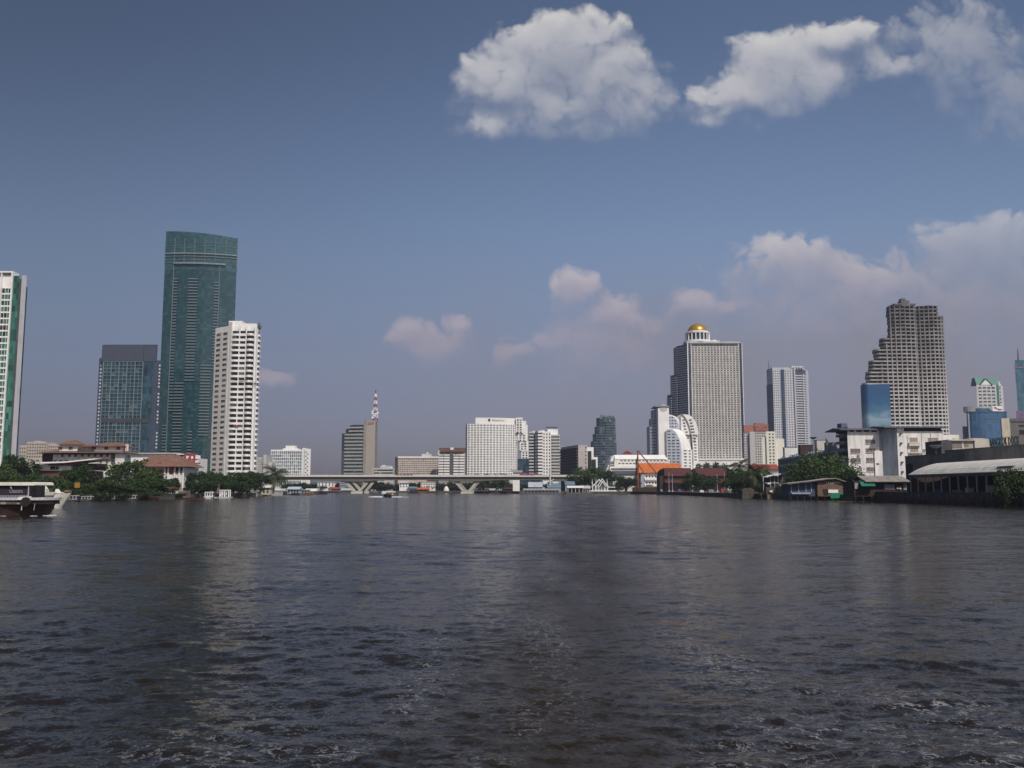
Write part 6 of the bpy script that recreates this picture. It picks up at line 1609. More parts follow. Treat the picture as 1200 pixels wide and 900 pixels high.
    P('sheet', matte((.02, .20, .11), rough=.5, var=.1), f, lambda m: m.prism_y([(x(969), z(584)), (x(969.5), z(577.9)), (x(992), z(577.6)), (x(993.5), z(583))][::-1], Y - 3, Y - 2.85))
    P('post', DKWOOD, f, lambda m: [m.tube((x(p), Y - 2.7, -.7), (x(p), Y - 2.7, z(577.8)), .08, .08, 6) for p in (970, 977, 985, 992)])
    # pavilion with white slanted roof and its terrace
    Y = 330; x = lambda p: PX(p, Y, 565); z = lambda p: PZ(p, Y)
    r = thing('pavilion', 'open waterside pavilion with a thin white slanted roof', 'pavilion', (x(908), Y, G))
    P('roof', WPAINT, r, lambda m: m.prism_y([(x(897), z(559)), (x(904), z(556.6)), (x(914), z(555)), (x(914), z(555.8)), (x(904), z(557.4)), (x(897), z(559.6))][::-1], Y - 2, Y + 4))
    P('rear_roof', DKRED, r, lambda m: m.box(x(909), x(921), Y + .5, Y + 6, z(556.4), z(555.4)))
    P('post', LGREY, r, lambda m: [m.box(x(p) - .1, x(p) + .1, Y - .1, Y + .1, G, z(558)) for p in (894.5, 903, 907.5, 912, 920.5)])
    P('rail', LGREY, r, lambda m: (m.box(x(894.5), x(912), Y - .16, Y - .11, z(566.2), z(565.4)), m.box(x(913), x(920), Y - .3, Y - .11, z(569), z(568))))
    P('back_wall', DGREY, r, lambda m: m.box(x(896), x(921), Y + 3, Y + 5, G, z(557.8)))
    w_ = thing('terrace_wall', 'weathered stone terrace wall on the waterline under the pavilion', 'wall', (x(900), Y - 4, 0))
    P('wall', matte((.085, .072, .056), var=.4, scale=.9, streak=.3), w_, lambda m: (m.prism_y([(x(874), -.5), (x(875), z(574)), (x(879), z(572.6)), (x(884), z(571.6)), (x(889), z(573.4)), (x(890), -.5)][::-1], Y + 6, Y + 9), m.box(x(894), x(924), Y - 4, Y - 1, -.5, z(571))))
    P('ledge', matte((.20, .15, .09), var=.3), w_, lambda m: m.box(x(894), x(916), Y - 5.2, Y - 4.02, -.5, z(579.5)))
    for p, q_, lab in ((900.5, 566.4, 'small white box on the pavilion rail'), (899, 575.6, 'white sack on the stone terrace ledge')):
        t = thing('box' if q_ < 570 else 'sack', lab, 'box' if q_ < 570 else 'sack', (x(p), Y - 4.5, z(q_ + 1)))
        yy = Y - .4 if q_ < 570 else Y - 4.6
        P('body', WPAINT, t, lambda m: m.box(x(p) - .5, x(p) + .5, yy - .2, yy + .2, z(q_ + 1), z(q_ - .8)))
        P('lid', WPAINT, t, lambda m: m.box(x(p) - .55, x(p) + .55, yy - .25, yy + .25, z(q_ - .8), z(q_ - 1.0)))
    Y = 640; x = lambda p: PX(p, Y, 550); z = lambda p: PZ(p, Y)
    r = thing('red_roof_hall', 'low hall with a red tiled roof glimpsed over the palm trees', 'building', (x(897), Y, G))
    P('wall', OFFW, r, lambda m: m.box(x(883), x(912), Y, Y + 12, G, z(550)))
    P('roof', REDROOF, r, lambda m: m.prism_x([(Y - 2, z(550)), (Y + 6, z(543.8)), (Y + 14, z(550))], x(882), x(913)))
dock_side()

# ================================================================ bridge and the far waterside
def bridge():
    def one(Y, lab, x0, x1, dz=0, full=True):
        x = lambda p: PX(p, 690, 560); zt = PZ(557.6, 690) + dz; zb = PZ(563.2, 690) + dz
        r = thing('road_bridge', lab, 'bridge', (x(480), Y, 0))
        def deck(m):
            xs = np.linspace(x(x0), x(x1), 41)
            pier = [x(292), x(419.5), x(547), x(674)]
            for a, b_ in zip(xs, xs[1:]):
                c = (a + b_) / 2
                d = min(abs(c - p) for p in pier); th = 2.2 + 1.5 * max(0, 1 - d / 32) ** 1.6
                m.box(a, b_ + .001, Y - 6, Y + 6, zt - .9 - th, zt - .9)
        P('girder', matte((.14, .125, .115), var=.1), r, deck)
        P('deck', matte((.56, .53, .48), var=.06), r, lambda m: m.box(x(x0), x(x1), Y - 7.4, Y + 7.4, zt - .9, zt - .35))
        P('parapet', matte((.60, .57, .52), var=.06), r, lambda m: (m.box(x(x0), x(x1), Y - 7.4, Y - 7.1, zt - .35, zt + .55), m.box(x(x0), x(x1), Y + 7.1, Y + 7.4, zt - .35, zt + .55)))
        P('roadway', matte((.06, .06, .062)), r, lambda m: m.box(x(x0), x(x1), Y - 7.05, Y + 7.05, zt - .35, zt - .3))
        for p in (292, 419.5, 547):
            X = x(p)
            pr = thing if False else None
            q_ = P('pier', matte((.46, .43, .38), var=.12, streak=.2), r, lambda m: m.prism_x([(Y - 5, -2), (Y - 5, .9), (Y - 3.6, 2.0), (Y + 3.6, 2.0), (Y + 5, .9), (Y + 5, -2)], X - 4.2, X + 4.2))
            for s_ in (-1, 1):
                P('strut', matte((.46, .43, .38), var=.12, streak=.2), q_, lambda m: [m.prism_y([(X + s_ * .6, 1.6), (X + s_ * 3.0, 1.6), (X + s_ * 10.2, zb + .2), (X + s_ * 7.4, zb + .2)][::(1 if s_ < 0 else -1)], Y + yy - 1.3, Y + yy + 1.3) for yy in (-3.4, 3.4)])
        return r, x, zt
    r, x, zt = one(690, 'long pale concrete road bridge on V shaped piers crossing the river', 270, 690)
    one(720, 'second parallel bridge just behind the pale road bridge', 270, 700, dz=.5)
    # ramp joining at the east end
    t = thing('bridge_ramp', 'short raised ramp with pale parapet joining the east end of the bridge', 'ramp', (x(665), 704, 0))
    P('deck', matte((.52, .48, .43)), t, lambda m: m.prism_y([(x(640), zt - .6), (x(652), zt + .55), (x(690), zt - .1), (x(692), zt - .9), (x(640), zt - 1.4)][::-1], 698, 711))
    P('pillar', CONC, t, lambda m: m.box(x(668), x(670.5), 702, 706, G, zt - .8))
    lamp = None
    for k, p in enumerate((352, 384, 416, 448, 480, 512, 544, 576)):
        t = thing('street_lamp', 'slim grey street lamp on the pale road bridge', 'street lamp', (x(p), 683.2, zt - .3), 'lamps along the bridge')
        P('pole', LGREY, t, lambda m: m.tube((x(p), 683.2, zt - .3), (x(p), 683.2, zt + 3.2), .09, .06, 6))
        P('lamp_head', LGREY, t, lambda m: m.box(x(p) - .2, x(p) + 1.0, 683.0, 683.4, zt + 3.2, zt + 3.35))
    cols = [(.45, .07, .06), (.5, .12, .1), (.10, .10, .3), (.42, .06, .07), (.12, .11, .28), (.46, .08, .06)]
    for k, p in enumerate([466, 470, 474, 478, 482] + list(np.arange(609, 626, 2.6))):
        t = thing('banner', ('red banner' if cols[k % 6][0] > .3 else 'dark blue banner') + ' hung on the bridge railing', 'banner', (x(p), 682.3, zt + .5), 'banners in rows along the bridge railing')
        P('panel', matte(cols[k % 6]), t, lambda m: m.box(x(p), x(p) + (1.1 if k > 4 else 1.7), 682.25, 682.4, zt + .5, zt + (2.0 if k > 4 else 1.5)))
    Yc = 760; xc_ = lambda p: PX(p, Yc); zc_ = lambda p: PZ(p, Yc)
    t = thing('entrance_canopy', 'flat grey canopy on a white base before the foot of the white hotel slab', 'canopy', (xc_(605), Yc, G))
    P('roof', MGREY, t, lambda m: m.box(xc_(598), xc_(612.5), Yc, Yc + 8, zc_(552.6), zc_(551)))
    P('base', WHITE, t, lambda m: m.box(xc_(601), xc_(609), Yc + 1.5, Yc + 7, G, zc_(552.7)))
    P('fascia', OFFW, t, lambda m: m.box(xc_(598.4), xc_(612), Yc + .1, Yc + .4, zc_(553.4), zc_(552.62)))
    t = thing('signal_mast', 'thick pale grey mast standing before the east end of the bridge', 'mast', (x(644.5), 652, 0))
    P('pole', LGREY, t, lambda m: m.tube((PX(644.5, 652), 652, -1), (PX(644.5, 652), 652, PZ(550, 652)), .75, .6, 10))
    P('arm', LGREY, t, lambda m: m.tube((PX(644.5, 652), 652, PZ(564.5, 652)), (PX(649, 652), 653.5, PZ(561.5, 652)), .35, .3, 8))
bridge()

def waterside():
    # ---- ornate white riverside shrine
    Y = 661; x = lambda p: PX(p, Y, 570); z = lambda p: PZ(p, Y)
    r = thing('riverside_shrine', 'ornate white riverside pavilion with layered pointed gables', 'pavilion', (x(704), Y, 0))
    P('terrace', WHITE, r, lambda m: m.box(x(691.5), x(722), Y - 3, Y + 8, -1, z(574.6)))
    P('wall', matte((.5, .5, .52)), r, lambda m: m.box(x(697), x(711.5), Y + 1, Y + 7, z(574.6), z(569)))
    P('column', WHITE, r, lambda m: [m.box(x(p) - .3, x(p) + .3, Y - .6, Y, z(574.6), z(568.8)) for p in (694.5, 698, 701.6, 705, 708.4, 712)])
    for a, b_, q0, q1, dy in ((693.5, 713, 570, 563, 2), (696, 708, 568.5, 562, 0), (700, 711, 569, 561.4, -1), (702.5, 709, 569.4, 564.5, -2)):
        P('gable_roof', LGREY, r, lambda m: m.gable(x(a), x(b_), Y + dy - 1, Y + dy + 6, z(q0), z(q1), 0, .5, along='y'))
        P('gable_trim', WHITE, r, lambda m: m.gable(x(a) - .3, x(b_) + .3, Y + dy - 1.4, Y + dy - 1.02, z(q0), z(q1) + .5, 0, .9, along='y'))
    for p in (694, 698.5, 705.5, 711.5): P('spire', WHITE, r, lambda m: m.tube((x(p), Y, z(568)), (x(p), Y, z(560.8)), .4, .05, 6))
    P('side_roof', OFFW, r, lambda m: m.box(x(712), x(721), Y - 1, Y + 5, z(571.4), z(570.4)))
    # ---- pier halls
    def hall(nm, lab, p0, p1, qe, qr, roofm, Y, wallc, ql=None):
        x = lambda p: PX(p, Y, 570); z = lambda p: PZ(p, Y)
        r = thing(nm, lab, 'building', (x((p0 + p1) / 2), Y, 0))
        P('platform', DGREY, r, lambda m: m.box(x(p0) - 1, x(p1) + 1, Y - 3, Y + 8, -1, 1.2))
        P('roof', roofm, r, lambda m: m.prism_x([(Y - 1.5, z(qe)), (Y + 4, z(qr)), (Y + 9, z(qe)), (Y + 9, z(qe) - .3), (Y + 4, z(qr) - .35), (Y - 1.5, z(qe) - .3)], x(p0), x(p1)))
        P('wall', wallc, r, lambda m: m.box(x(p0) + .6, x(p1) - .6, Y + 3, Y + 7.5, 1.2, z(qe)))
        n = max(3, int((p1 - p0) / 4))
        m = MB(); m.box(x(p0) + .4, x(p0) + .8, Y - 1, Y - .6, 1.2, z(qe))
        repeats(r, 'post', m.build('post', LGREY, r), [((x(p1) - x(p0) - 1.2) * k / n, 0, 0) for k in range(1, n + 1)])
        return r
    hall('pier_hall', 'tall pier hall with a two tiered pale blue grey roof', 619, 636, 570.5, 565, matte((.40, .44, .49)), 655, DGREY)
    hall('pier_hall', 'low pier hall with a dark blue roof behind the grey mast', 641, 657.5, 571.3, 566.2, BLUEROOF, 650, matte((.30, .27, .26)))
    hall('pier_hall', 'small blue roofed house with white gable end beside the shrine', 662, 674, 567.8, 564, BLUEROOF, 668, WHITE)
    hall('pier_hall', 'open landing stage with a long flat cream roof', 664.5, 684, 571.3, 569.2, WPAINT, 640, DKWOOD)
    hall('pier_hall', 'grey sheet roofed landing next to the ornate shrine', 682, 692, 572, 569, LGREY, 644, matte((.2, .18, .17)))
    hall('pier_hall', 'long narrow landing stage on the water with grey roof and dark openings', 613, 656, 574.2, 572.4, MGREY, 638, matte((.14, .15, .17)))
    # ---- far bank under the bridge
    def blk(nm, lab, p0, p1, q0, q1, mat, Y, roof=None, n=0):
        x = lambda p: PX(p, Y, 570); z = lambda p: PZ(p, Y)
        r = thing(nm, lab, 'building', (x((p0 + p1) / 2), Y, G))
        P('wall', mat, r, lambda m: m.box(x(p0), x(p1), Y, Y + 8, G - 1, z(q1)))
        P('roof', roof or LGREY, r, lambda m: m.prism_x([(Y - 1, z(q1)), (Y + 4, z(q1) + 1.6), (Y + 9, z(q1))], x(p0) - .5, x(p1) + .5) if roof else m.box(x(p0) - .4, x(p1) + .4, Y - .5, Y + 8.5, z(q1), z(q1) + .4))
        if n: windows(r, [(x(p0 + (p1 - p0) * (k + .5) / n), Y - .06, z(q1 + (q0 - q1) * f), 0, 1.1, 1.0) for k in range(n) for f in (.3, .7)], [GDARK2])
        return r
    blk('riverside_house', 'white gabled building under the middle span of the bridge', 468, 478, 572, 566, WHITE, 812.8, LGREY, 3)
    blk('riverside_house', 'pale cream villa beside the second V pier on its far side on the far bank', 493, 510, 573, 565, OFFW, 814.5, None, 6)
    blk('riverside_shed', 'orange roofed pavilion on the far bank', 489, 502, 577, 573.6, DKRED, 807.5, ORANGE)
    blk('riverside_shed', 'blue roofed shed on the far bank', 478, 488, 577, 572.4, MGREY, 809.2, matte((.13, .22, .30)))
    blk('riverside_house', 'red brown house near the first V pier on the far bank', 388, 396, 577, 573, matte((.30, .12, .10)), 807.5, REDROOF)
    blk('riverside_house', 'white strip of a building high between bridge and far trees', 372, 392, 570, 565.2, WHITE, 819.8, None, 5)
    blk('riverside_house', 'blue grey block behind the first V pier', 398, 408, 577, 566, matte((.25, .30, .36)), 816.2, None, 4)
    blk('riverside_shed', 'long low grey landing under the first span', 400, 412, 577.5, 574.5, MGREY, 804.0, LGREY)
    blk('riverside_shed', 'tin landing shed at the foot of the second V pier', 556, 572, 577, 573.2, MGREY, 811.0, OLDTIN)
    blk('riverside_shed', 'white low shed on the far bank near the second V pier', 574, 588, 577.3, 574.6, OFFW, 805.8, TIN)
    blk('riverside_shed', 'rust roofed shed on the far bank behind the pier halls', 590, 606, 577, 573.2, DKWOOD, 805.8, DKRED)
    Y = 806; x = lambda p: PX(p, Y, 570); z = lambda p: PZ(p, Y)
    t = thing('stupa', 'small white stupa on the far bank beside the second V pier', 'stupa', (x(523), Y, G))
    P('drum', WHITE, t, lambda m: m.lathe(x(523), Y, [(2.4, G - .5), (2.4, G + 1.5), (1.9, G + 1.8), (1.7, G + 2.8), (.9, G + 3.8)], 14))
    P('spire', WHITE, t, lambda m: m.tube((x(523), Y, G + 3.7), (x(523), Y, z(569.5)), .6, .05, 8))
    # ---- west bank before the bridge
    blk('landing_house', 'cream walled waterside house under the tall coconut palm', 303, 316, 579, 571.5, CREAM, 455, OFFW, 3)
    blk('ferry_pier', 'pale blue roofed ferry pier building just before the bridge', 337, 350.5, 578, 573.5, matte((.45, .52, .58)), 560, matte((.42, .50, .56)), 4)
    blk('riverside_house', 'pinkish house beside the pale blue ferry pier', 350, 360, 578, 574.4, matte((.45, .30, .24)), 570, None, 3)
    blk('riverside_shed', 'white awning stall along the quay beyond the blue ferry pier', 358, 370, 578, 575.6, matte((.32, .22, .18)), 580, WPAINT)
    # low walls and railings on the west quay
    def wall_(nm, lab, p0, p1, Y0, Y1, q0, h, mat, posts=0):
        A = (PX(p0, Y0, 580), Y0); B = (PX(p1, Y1, 580), Y1); fr, l = frame(A, B)
        r = thing(nm, lab, 'wall' if 'wall' in nm else 'railing', (A[0], A[1], 0))
        if posts:
            P('rail', mat, r, lambda m: (m.fbox(fr, 0, l, -.1, .05, q0 + h - .18, q0 + h), m.fbox(fr, 0, l, -.1, .05, q0, q0 + .2)))
            m = MB(); m.fbox(fr, 0, .22, -.1, .05, q0 + .2, q0 + h - .18)
            repeats(r, 'baluster', m.build('baluster', mat, r), [(fr[1][0] * l * k / posts, fr[1][1] * l * k / posts, 0) for k in range(1, posts)])
        else:
            P('wall', mat, r, lambda m: m.fbox(fr, 0, l, -.35, .1, -.6, q0 + h))
            P('coping', mat, r, lambda m: m.fbox(fr, -.05, l + .05, -.42, .17, q0 + h, q0 + h + .1))
    wall_('quay_wall', 'bright cream low quay wall below the coconut palm', 296, 331, 437, 500, 1.0, 1.1, matte((.62, .58, .50), streak=.2))
    wall_('railing', 'white balustrade along the quay under the dark trees', 246, 292, 346, 428, G, .9, OFFW, 44)
    wall_('quay_wall', 'dark mossy quay wall along the densely wooded bank', 68, 205, 262, 306, .6, .6, matte((.06, .058, .05), var=.4))
    # white gate-like landing frame
    Y = 350; x = lambda p: PX(p, Y, 578); z = lambda p: PZ(p, Y)
    g_ = thing('landing_gate', 'white open post frame of a floating landing stage', 'landing stage', (x(262), Y, 0))
    P('platform', LGREY, g_, lambda m: m.box(x(254), x(271), Y - 3, Y + 2, -.4, .55))
    P('post', WPAINT, g_, lambda m: [m.box(x(p) - .16, x(p) + .16, Y - 1 + k, Y - .7 + k, .55, z(574.8)) for p in (258.6, 261.4, 264.4, 268.8) for k in (0, 2)])
    P('beam', WPAINT, g_, lambda m: (m.box(x(258), x(269.4), Y - 1.1, Y - .6, z(574.8), z(574)), m.box(x(258), x(269.4), Y + 1, Y + 1.4, z(574.8), z(574))))
    P('brace', WPAINT, g_, lambda m: m.tube((x(258.8), Y - .85, .6), (x(261), Y - .85, z(575)), .12, .12, 6))
    # orange sign board among the trees, and a flag sign by the landing
    Y = 268; x = lambda p: PX(p, Y, 570); z = lambda p: PZ(p, Y)
    s = thing('sign_board', 'square orange sign board standing against the green trees', 'sign', (x(90.4), Y, G))
    P('panel', matte((.34, .17, .03)), s, lambda m: m.box(x(87.3), x(93.4), Y, Y + .12, z(571.6), z(565.6)))
    P('post', DKWOOD, s, lambda m: m.box(x(90) - .1, x(90) + .1, Y + .13, Y + .3, G, z(566)))
    Y = 345; x = lambda p: PX(p, Y, 570); z = lambda p: PZ(p, Y)
    s = thing('sign_board', 'small tall red and white board by the white landing gate', 'sign', (x(255.8), Y, 0))
    P('panel', matte((.30, .16, .12)), s, lambda m: m.box(x(254.4), x(257.2), Y, Y + .12, z(575), z(568)))
    P('post', DKWOOD, s, lambda m: m.box(x(255.8) - .08, x(255.8) + .08, Y + .13, Y + .28, -.6, z(569)))
    Y = 322; x = lambda p: PX(p, Y, 570); z = lambda p: PZ(p, Y)
    r = thing('landing_house', 'weathered timber landing house at the foot of the hipped hall', 'house', (x(205), Y, 0))
    P('wall', matte((.20, .15, .13), var=.3), r, lambda m: (m.box(x(209), x(217.5), Y, Y + 5, .3, z(575)),))
    P('roof', matte((.12, .05, .04)), r, lambda m: m.prism_x([(Y - 5, z(573.2)), (Y + .5, z(570.6)), (Y + 6, z(573.2)), (Y + 6, z(573.9)), (Y - 5, z(573.9))], x(186), x(206)))
    P('deck', DKWOOD, r, lambda m: m.box(x(186), x(224), Y - 5, Y + 5, -.5, .5))
    P('post', DKWOOD, r, lambda m: [m.box(x(p) - .14, x(p) + .14, Y - 4.8, Y - 4.5, .5, z(574)) for p in (188, 193, 198, 203, 205.6)])
waterside()
# ================================================================ trees
BARK = matte((.11, .085, .06), var=.3, scale=2)
LEAF = foliage((.010, .027, .007), (.070, .110, .028))  # lighter tone raised to paint sunlit highlights into the leaves
LEAFD = foliage((.007, .019, .006), (.042, .072, .020))
LEAFY = foliage((.020, .040, .009), (.085, .115, .028))
PALML = foliage((.014, .030, .008), (.075, .090, .030))

def crown_mesh(seed, n=2600, leafs=.05, aspect=.9, lobes=9):
    """unit-width crown (base at z=0): leaves gathered in uneven clumps"""
    st = random.getstate(); random.seed(seed)
    m = MB(); bl = []
    for k in range(lobes):
        a = random.uniform(0, 6.28); rr = random.uniform(.05, .34)
        bl.append((rr * math.cos(a), rr * math.sin(a), aspect * random.uniform(.24, .80), random.uniform(.13, .26)))
    bl.append((0, 0, aspect * .5, .33))
    tot = sum(b[3] ** 2 for b in bl)
    for cx, cy, cz, rad in bl:
        # sub-clumps give light and shade within each lobe
        nsub = 7
        subs = []
        for _ in range(nsub):
            d = Vector((random.gauss(0, 1), random.gauss(0, 1), random.gauss(.25, 1))).normalized() * rad * random.uniform(.55, 1.0)
            subs.append((cx + d.x, cy + d.y, cz + d.z * .85, rad * random.uniform(.28, .5)))
        k = int(n * rad ** 2 / tot)
        for _ in range(k):
            sx, sy, sz, sr = random.choice(subs) if random.random() < .85 else (cx, cy, cz, rad)
            d = Vector((random.gauss(0, 1), random.gauss(0, 1), random.gauss(0, 1))).normalized() * sr * random.uniform(.3, 1.12)
            leaf(m, (sx + d.x, sy + d.y, max(.02, sz + d.z)), leafs * random.uniform(.6, 1.35))
    me = bpy.data.meshes.new('crown'); me.from_pydata(m.v, [], m.f)
    random.setstate(st)
    return me
CM = {}
def crown_variant(kind, mat):
    k = (kind, mat.name)
    if k not in CM:
        sd, n, ls, asp, lb = {'a': (1, 4200, .050, .92, 10), 'b': (2, 4200, .050, .8, 12), 'c': (3, 3800, .052, 1.15, 9), 'd': (4, 3600, .055, .95, 8), 'wide': (5, 5600, .030, .52, 16), 'far': (6, 900, .085, .9, 7), 'far2': (8, 900, .085, .75, 8), 'bush': (7, 1600, .06, .7, 6), 'tall': (9, 2200, .055, 1.7, 9)}[kind]
        me = crown_mesh(sd, n, ls, asp, lb); me.materials.append(mat); CM[k] = me
    return CM[k]
ASP = {'a': .92, 'b': .8, 'c': 1.15, 'd': .95, 'wide': .52, 'far': .9, 'far2': .75, 'bush': .7, 'tall': 1.7}

def tree(px, pyt, wpx, Y, kind, label, group=None, mat=LEAF, base=G, name='broadleaf_tree', ph=None, name_cat='tree'):
    X = PX(px, Y, 560); w_ = wpx / FPX * Y; ztop = PZ(pyt, Y)
    r = thing(name, label, name_cat, (X, Y, base), group)
    hgt = ztop - base
    sz = min(hgt / ASP[kind] * 1.02, w_ * 1.7) if ph is None else ph / ASP[kind]
    w_ *= 1.16
    zc = hgt - sz * ASP[kind] * 1.0
    o = bpy.data.objects.new('crown', crown_variant(kind, mat)); COL.objects.link(o); o.parent = r
    zc = max(-.1 * hgt, zc)
    o.location = (0, 0, zc); o.scale = (w_, w_, sz); o.rotation_euler.z = random.uniform(0, 6.28)
    if kind in ('wide',): o.rotation_euler.z = random.choice((0, .4, 3.0))
    t = MB(); tr = max(.16, .028 * w_)
    a = random.uniform(0, 6.28)
    t.tube((X, Y, base - .4), (X + .03 * w_, Y, base + max(.6, zc + .35 * sz * ASP[kind])), tr * 1.3, tr * .8, 7)
    q_ = Vector((X + .03 * w_, Y, base + max(.6, zc + .3 * sz * ASP[kind])))
    for k in range(4):
        an = a + k * 1.6; t.tube(q_, q_ + Vector((math.cos(an) * w_ * .25, math.sin(an) * w_ * .25, sz * ASP[kind] * .3)), tr * .6, tr * .2, 5)
    t.build('trunk', BARK, r)
    return r

def palm(px, pyt, wpx, Y, label, group=None, nf=22, lean=.5):
    X = PX(px, Y, 560); ztop = PZ(pyt, Y); w_ = wpx / FPX * Y * .5
    r = thing('coconut_palm', label, 'palm', (X, Y, G), group)
    hub = Vector((X + lean, Y, ztop - w_ * .35))
    P('trunk', BARK, r, lambda m: (m.tube((X, Y, G - .3), (X + lean * .4, Y, (G + hub.z) / 2), .26, .19, 7), m.tube((X + lean * .4, Y, (G + hub.z) / 2), hub, .19, .15, 7)))
    fm = MB()
    for k in range(nf):
        a = 6.283 * k / nf + random.uniform(-.2, .2); el = random.uniform(-.7, 1.25); Ln = w_ * random.uniform(.85, 1.15)
        prev = hub.copy(); d = Vector((math.cos(a) * math.cos(el), math.sin(a) * math.cos(el), math.sin(el)))
        n = 7
        for s_ in range(n):
            nx = prev + d * (Ln / n); d = (d + Vector((0, 0, -.24))).normalized()
            side = d.cross(Vector((0, 0, 1))); side = side.normalized() if side.length > .05 else Vector((1, 0, 0))
            f = .30 * w_ * math.sin(math.pi * (s_ + .8) / (n + .8)) + .05
            for sg in (-1, 1):
                for h_ in (0, .5):
                    b0 = prev.lerp(nx, h_); tip = b0 + side * sg * f + d * f * .6 + Vector((0, 0, -f * .55))
                    b1 = prev.lerp(nx, h_ + .32)
                    fm.add([tuple(b0), tuple(b1), tuple(tip)], [(0, 1, 2)])
            prev = nx
    fm.build('crown', PALML, r)
    return r

GW = 'trees massed on the wooded west bank'
LW = 'leafy tree crowded into the wooded riverbank below the brown roofed hotel and hall'
tree(24, 531, 46, 318, 'a', 'dark rounded tree before the beige stepped block and green glass tower', mat=LEAFD)
for px, py, w_, Y, k, mt in ((-8, 541, 44, 300, 'b', LEAF), (8, 551, 36, 285, 'd', LEAFY), (47, 553, 40, 290, 'a', LEAFD), (66, 557, 44, 296, 'b', LEAF), (86, 562, 36, 280, 'd', LEAF), (122, 561, 40, 284, 'a', LEAFY),
                            (140, 566, 36, 290, 'b', LEAFY), (52, 565, 34, 275, 'bush', LEAFD), (30, 560, 44, 276, 'b', LEAFD), (104, 566, 38, 288, 'b', LEAF), (166, 558, 34, 306, 'a', LEAF), (184, 561, 34, 308, 'd', LEAFD), (70, 566, 34, 278, 'bush', LEAFY), (112, 569, 34, 282, 'bush', LEAFD), (150, 571, 34, 290, 'bush', LEAFD), (135, 553, 30, 305, 'c', LEAFD)):
    tree(px, py, w_, Y, k, LW, GW, mt)
tree(95, 543, 46, 300, 'b', 'broad dark tree overlapping the slanted white roof', mat=LEAFD)
tree(152, 534, 52, 318, 'c', 'tall bushy tree between the pale hotel and the brown hipped hall', mat=LEAF)
tree(176, 547, 44, 322, 'a', 'rounded tree hiding the lower corner of the brown hipped hall', mat=LEAF)
tree(203, 559, 24, 330, 'a', 'small tree before the red walled hall', mat=LEAFD)
LW2 = 'dark tree in the dense row along the quay below the slender white apartment tower'
for px, py, w_, Y, k in ((219, 553, 34, 350, 'a'), (234, 551, 36, 372, 'b'), (250, 551, 36, 385, 'a'), (264, 553, 36, 380, 'd'), (279, 552.5, 36, 400, 'b'), (292, 551, 32, 420, 'a'), (240, 561, 34, 345, 'b'), (258, 563, 30, 352, 'd'), (226, 563, 30, 335, 'bush'), (274, 563, 32, 375, 'b')):
    tree(px, py, w_, Y, k, LW2, 'trees in the row below the white tower', LEAFD)
tree(305, 550.5, 26, 445, 'c', 'tall dark tree at the end of the row beside the coconut palm', mat=LEAFD)
tree(290, 563, 26, 405, 'b', 'lighter green tree at the foot of the dark row near the quay', mat=LEAFY)
palm(321.5, 547.5, 40, 462, 'tall shaggy coconut palm above the cream quay wall', nf=34)
for px, py, w_, Y in ((58, 577, 36, 262), (88, 577, 40, 266), (120, 577, 40, 272), (146, 577.5, 36, 280), (165, 576, 34, 290), (183, 575, 30, 302), (214, 577, 22, 318)):
    tree(px, py, w_, Y, 'bush', 'low bush overhanging the dark mossy quay wall', 'bushes along the mossy quay', LEAF, base=.9, name='bush', name_cat='bush')
for px, py, w_, Y in ((64, 570, 34, 270), (80, 571, 32, 274), (98, 572, 32, 278), (112, 570, 34, 282), (128, 571, 34, 288), (143, 570, 34, 293), (158, 570, 32, 298), (172, 571, 32, 304), (186, 569.5, 30, 312), (200, 571, 26, 320), (221, 570, 26, 336), (236, 570.5, 26, 352), (252, 571, 24, 366), (268, 571, 26, 382), (284, 571, 26, 405)):
    tree(px, py, w_, Y, 'bush', 'dense bush filling the gap under the tree crowns along the wooded west bank', 'undergrowth bushes of the west bank', LEAFD, name='bush', name_cat='bush')
# far bank seen under the bridge
k = 0
for px in list(np.arange(338, 606, 8.2)) + list(np.arange(342, 690, 12.5)):
    k += 1
    tree(px + random.uniform(-3, 3), 566 + random.uniform(-2.2, 2.0), 19 + random.uniform(-3, 5), 826 + random.uniform(-6, 8), 'far' if k % 2 else 'far2', 'dark tree in the far treeline seen under the bridge', 'far trees under the bridge', LEAFD)
tree(443, 563, 20, 822, 'far', 'rounder tree behind the first V pier of the bridge', mat=LEAFD)
for px in (560, 570, 581, 590): tree(px, 554.6 + random.uniform(-.6, .8), 16, 790, 'far2', 'tree before the white hotel slab showing just over the bridge', 'trees over the bridge deck', LEAFD)
# east bank
tree(696, 545.5, 46, 682, 'b', 'large rounded tree at the east end of the bridge', mat=LEAF)
tree(678, 556, 24, 684, 'a', 'smaller tree by the bridge ramp behind the shrine', mat=LEAFD)
tree(733, 556.5, 40, 672, 'a', 'dense dark tree between the white shrine and the piling rig', mat=LEAFD)
tree(722, 567, 18, 667, 'bush', 'low bush beside the white shrine terrace', mat=LEAF)
tree(808, 552, 22, 566, 'c', 'slim tree before the dark timber warehouse', mat=LEAFD)
tree(819, 553, 24, 525, 'a', 'fuller of the twin trees before the maroon warehouses', mat=LEAFD)
tree(832, 558, 24, 505, 'd', 'shorter tree next to the twin trees before the maroon warehouse', mat=LEAF)
tree(803, 563, 26, 575, 'a', 'low broad tree at the foot of the dark timber warehouse', mat=LEAFD)
for px, py in ((818, 543), (829, 541.5), (840, 541), (850, 543)): tree(px, py, 18, 660, 'far2', 'tree rising behind the maroon warehouse roof before the domed tower', 'trees behind the warehouses', LEAFD)
GE = 'dark tree in the shady clump on the wharf between the warehouses and the pavilion'
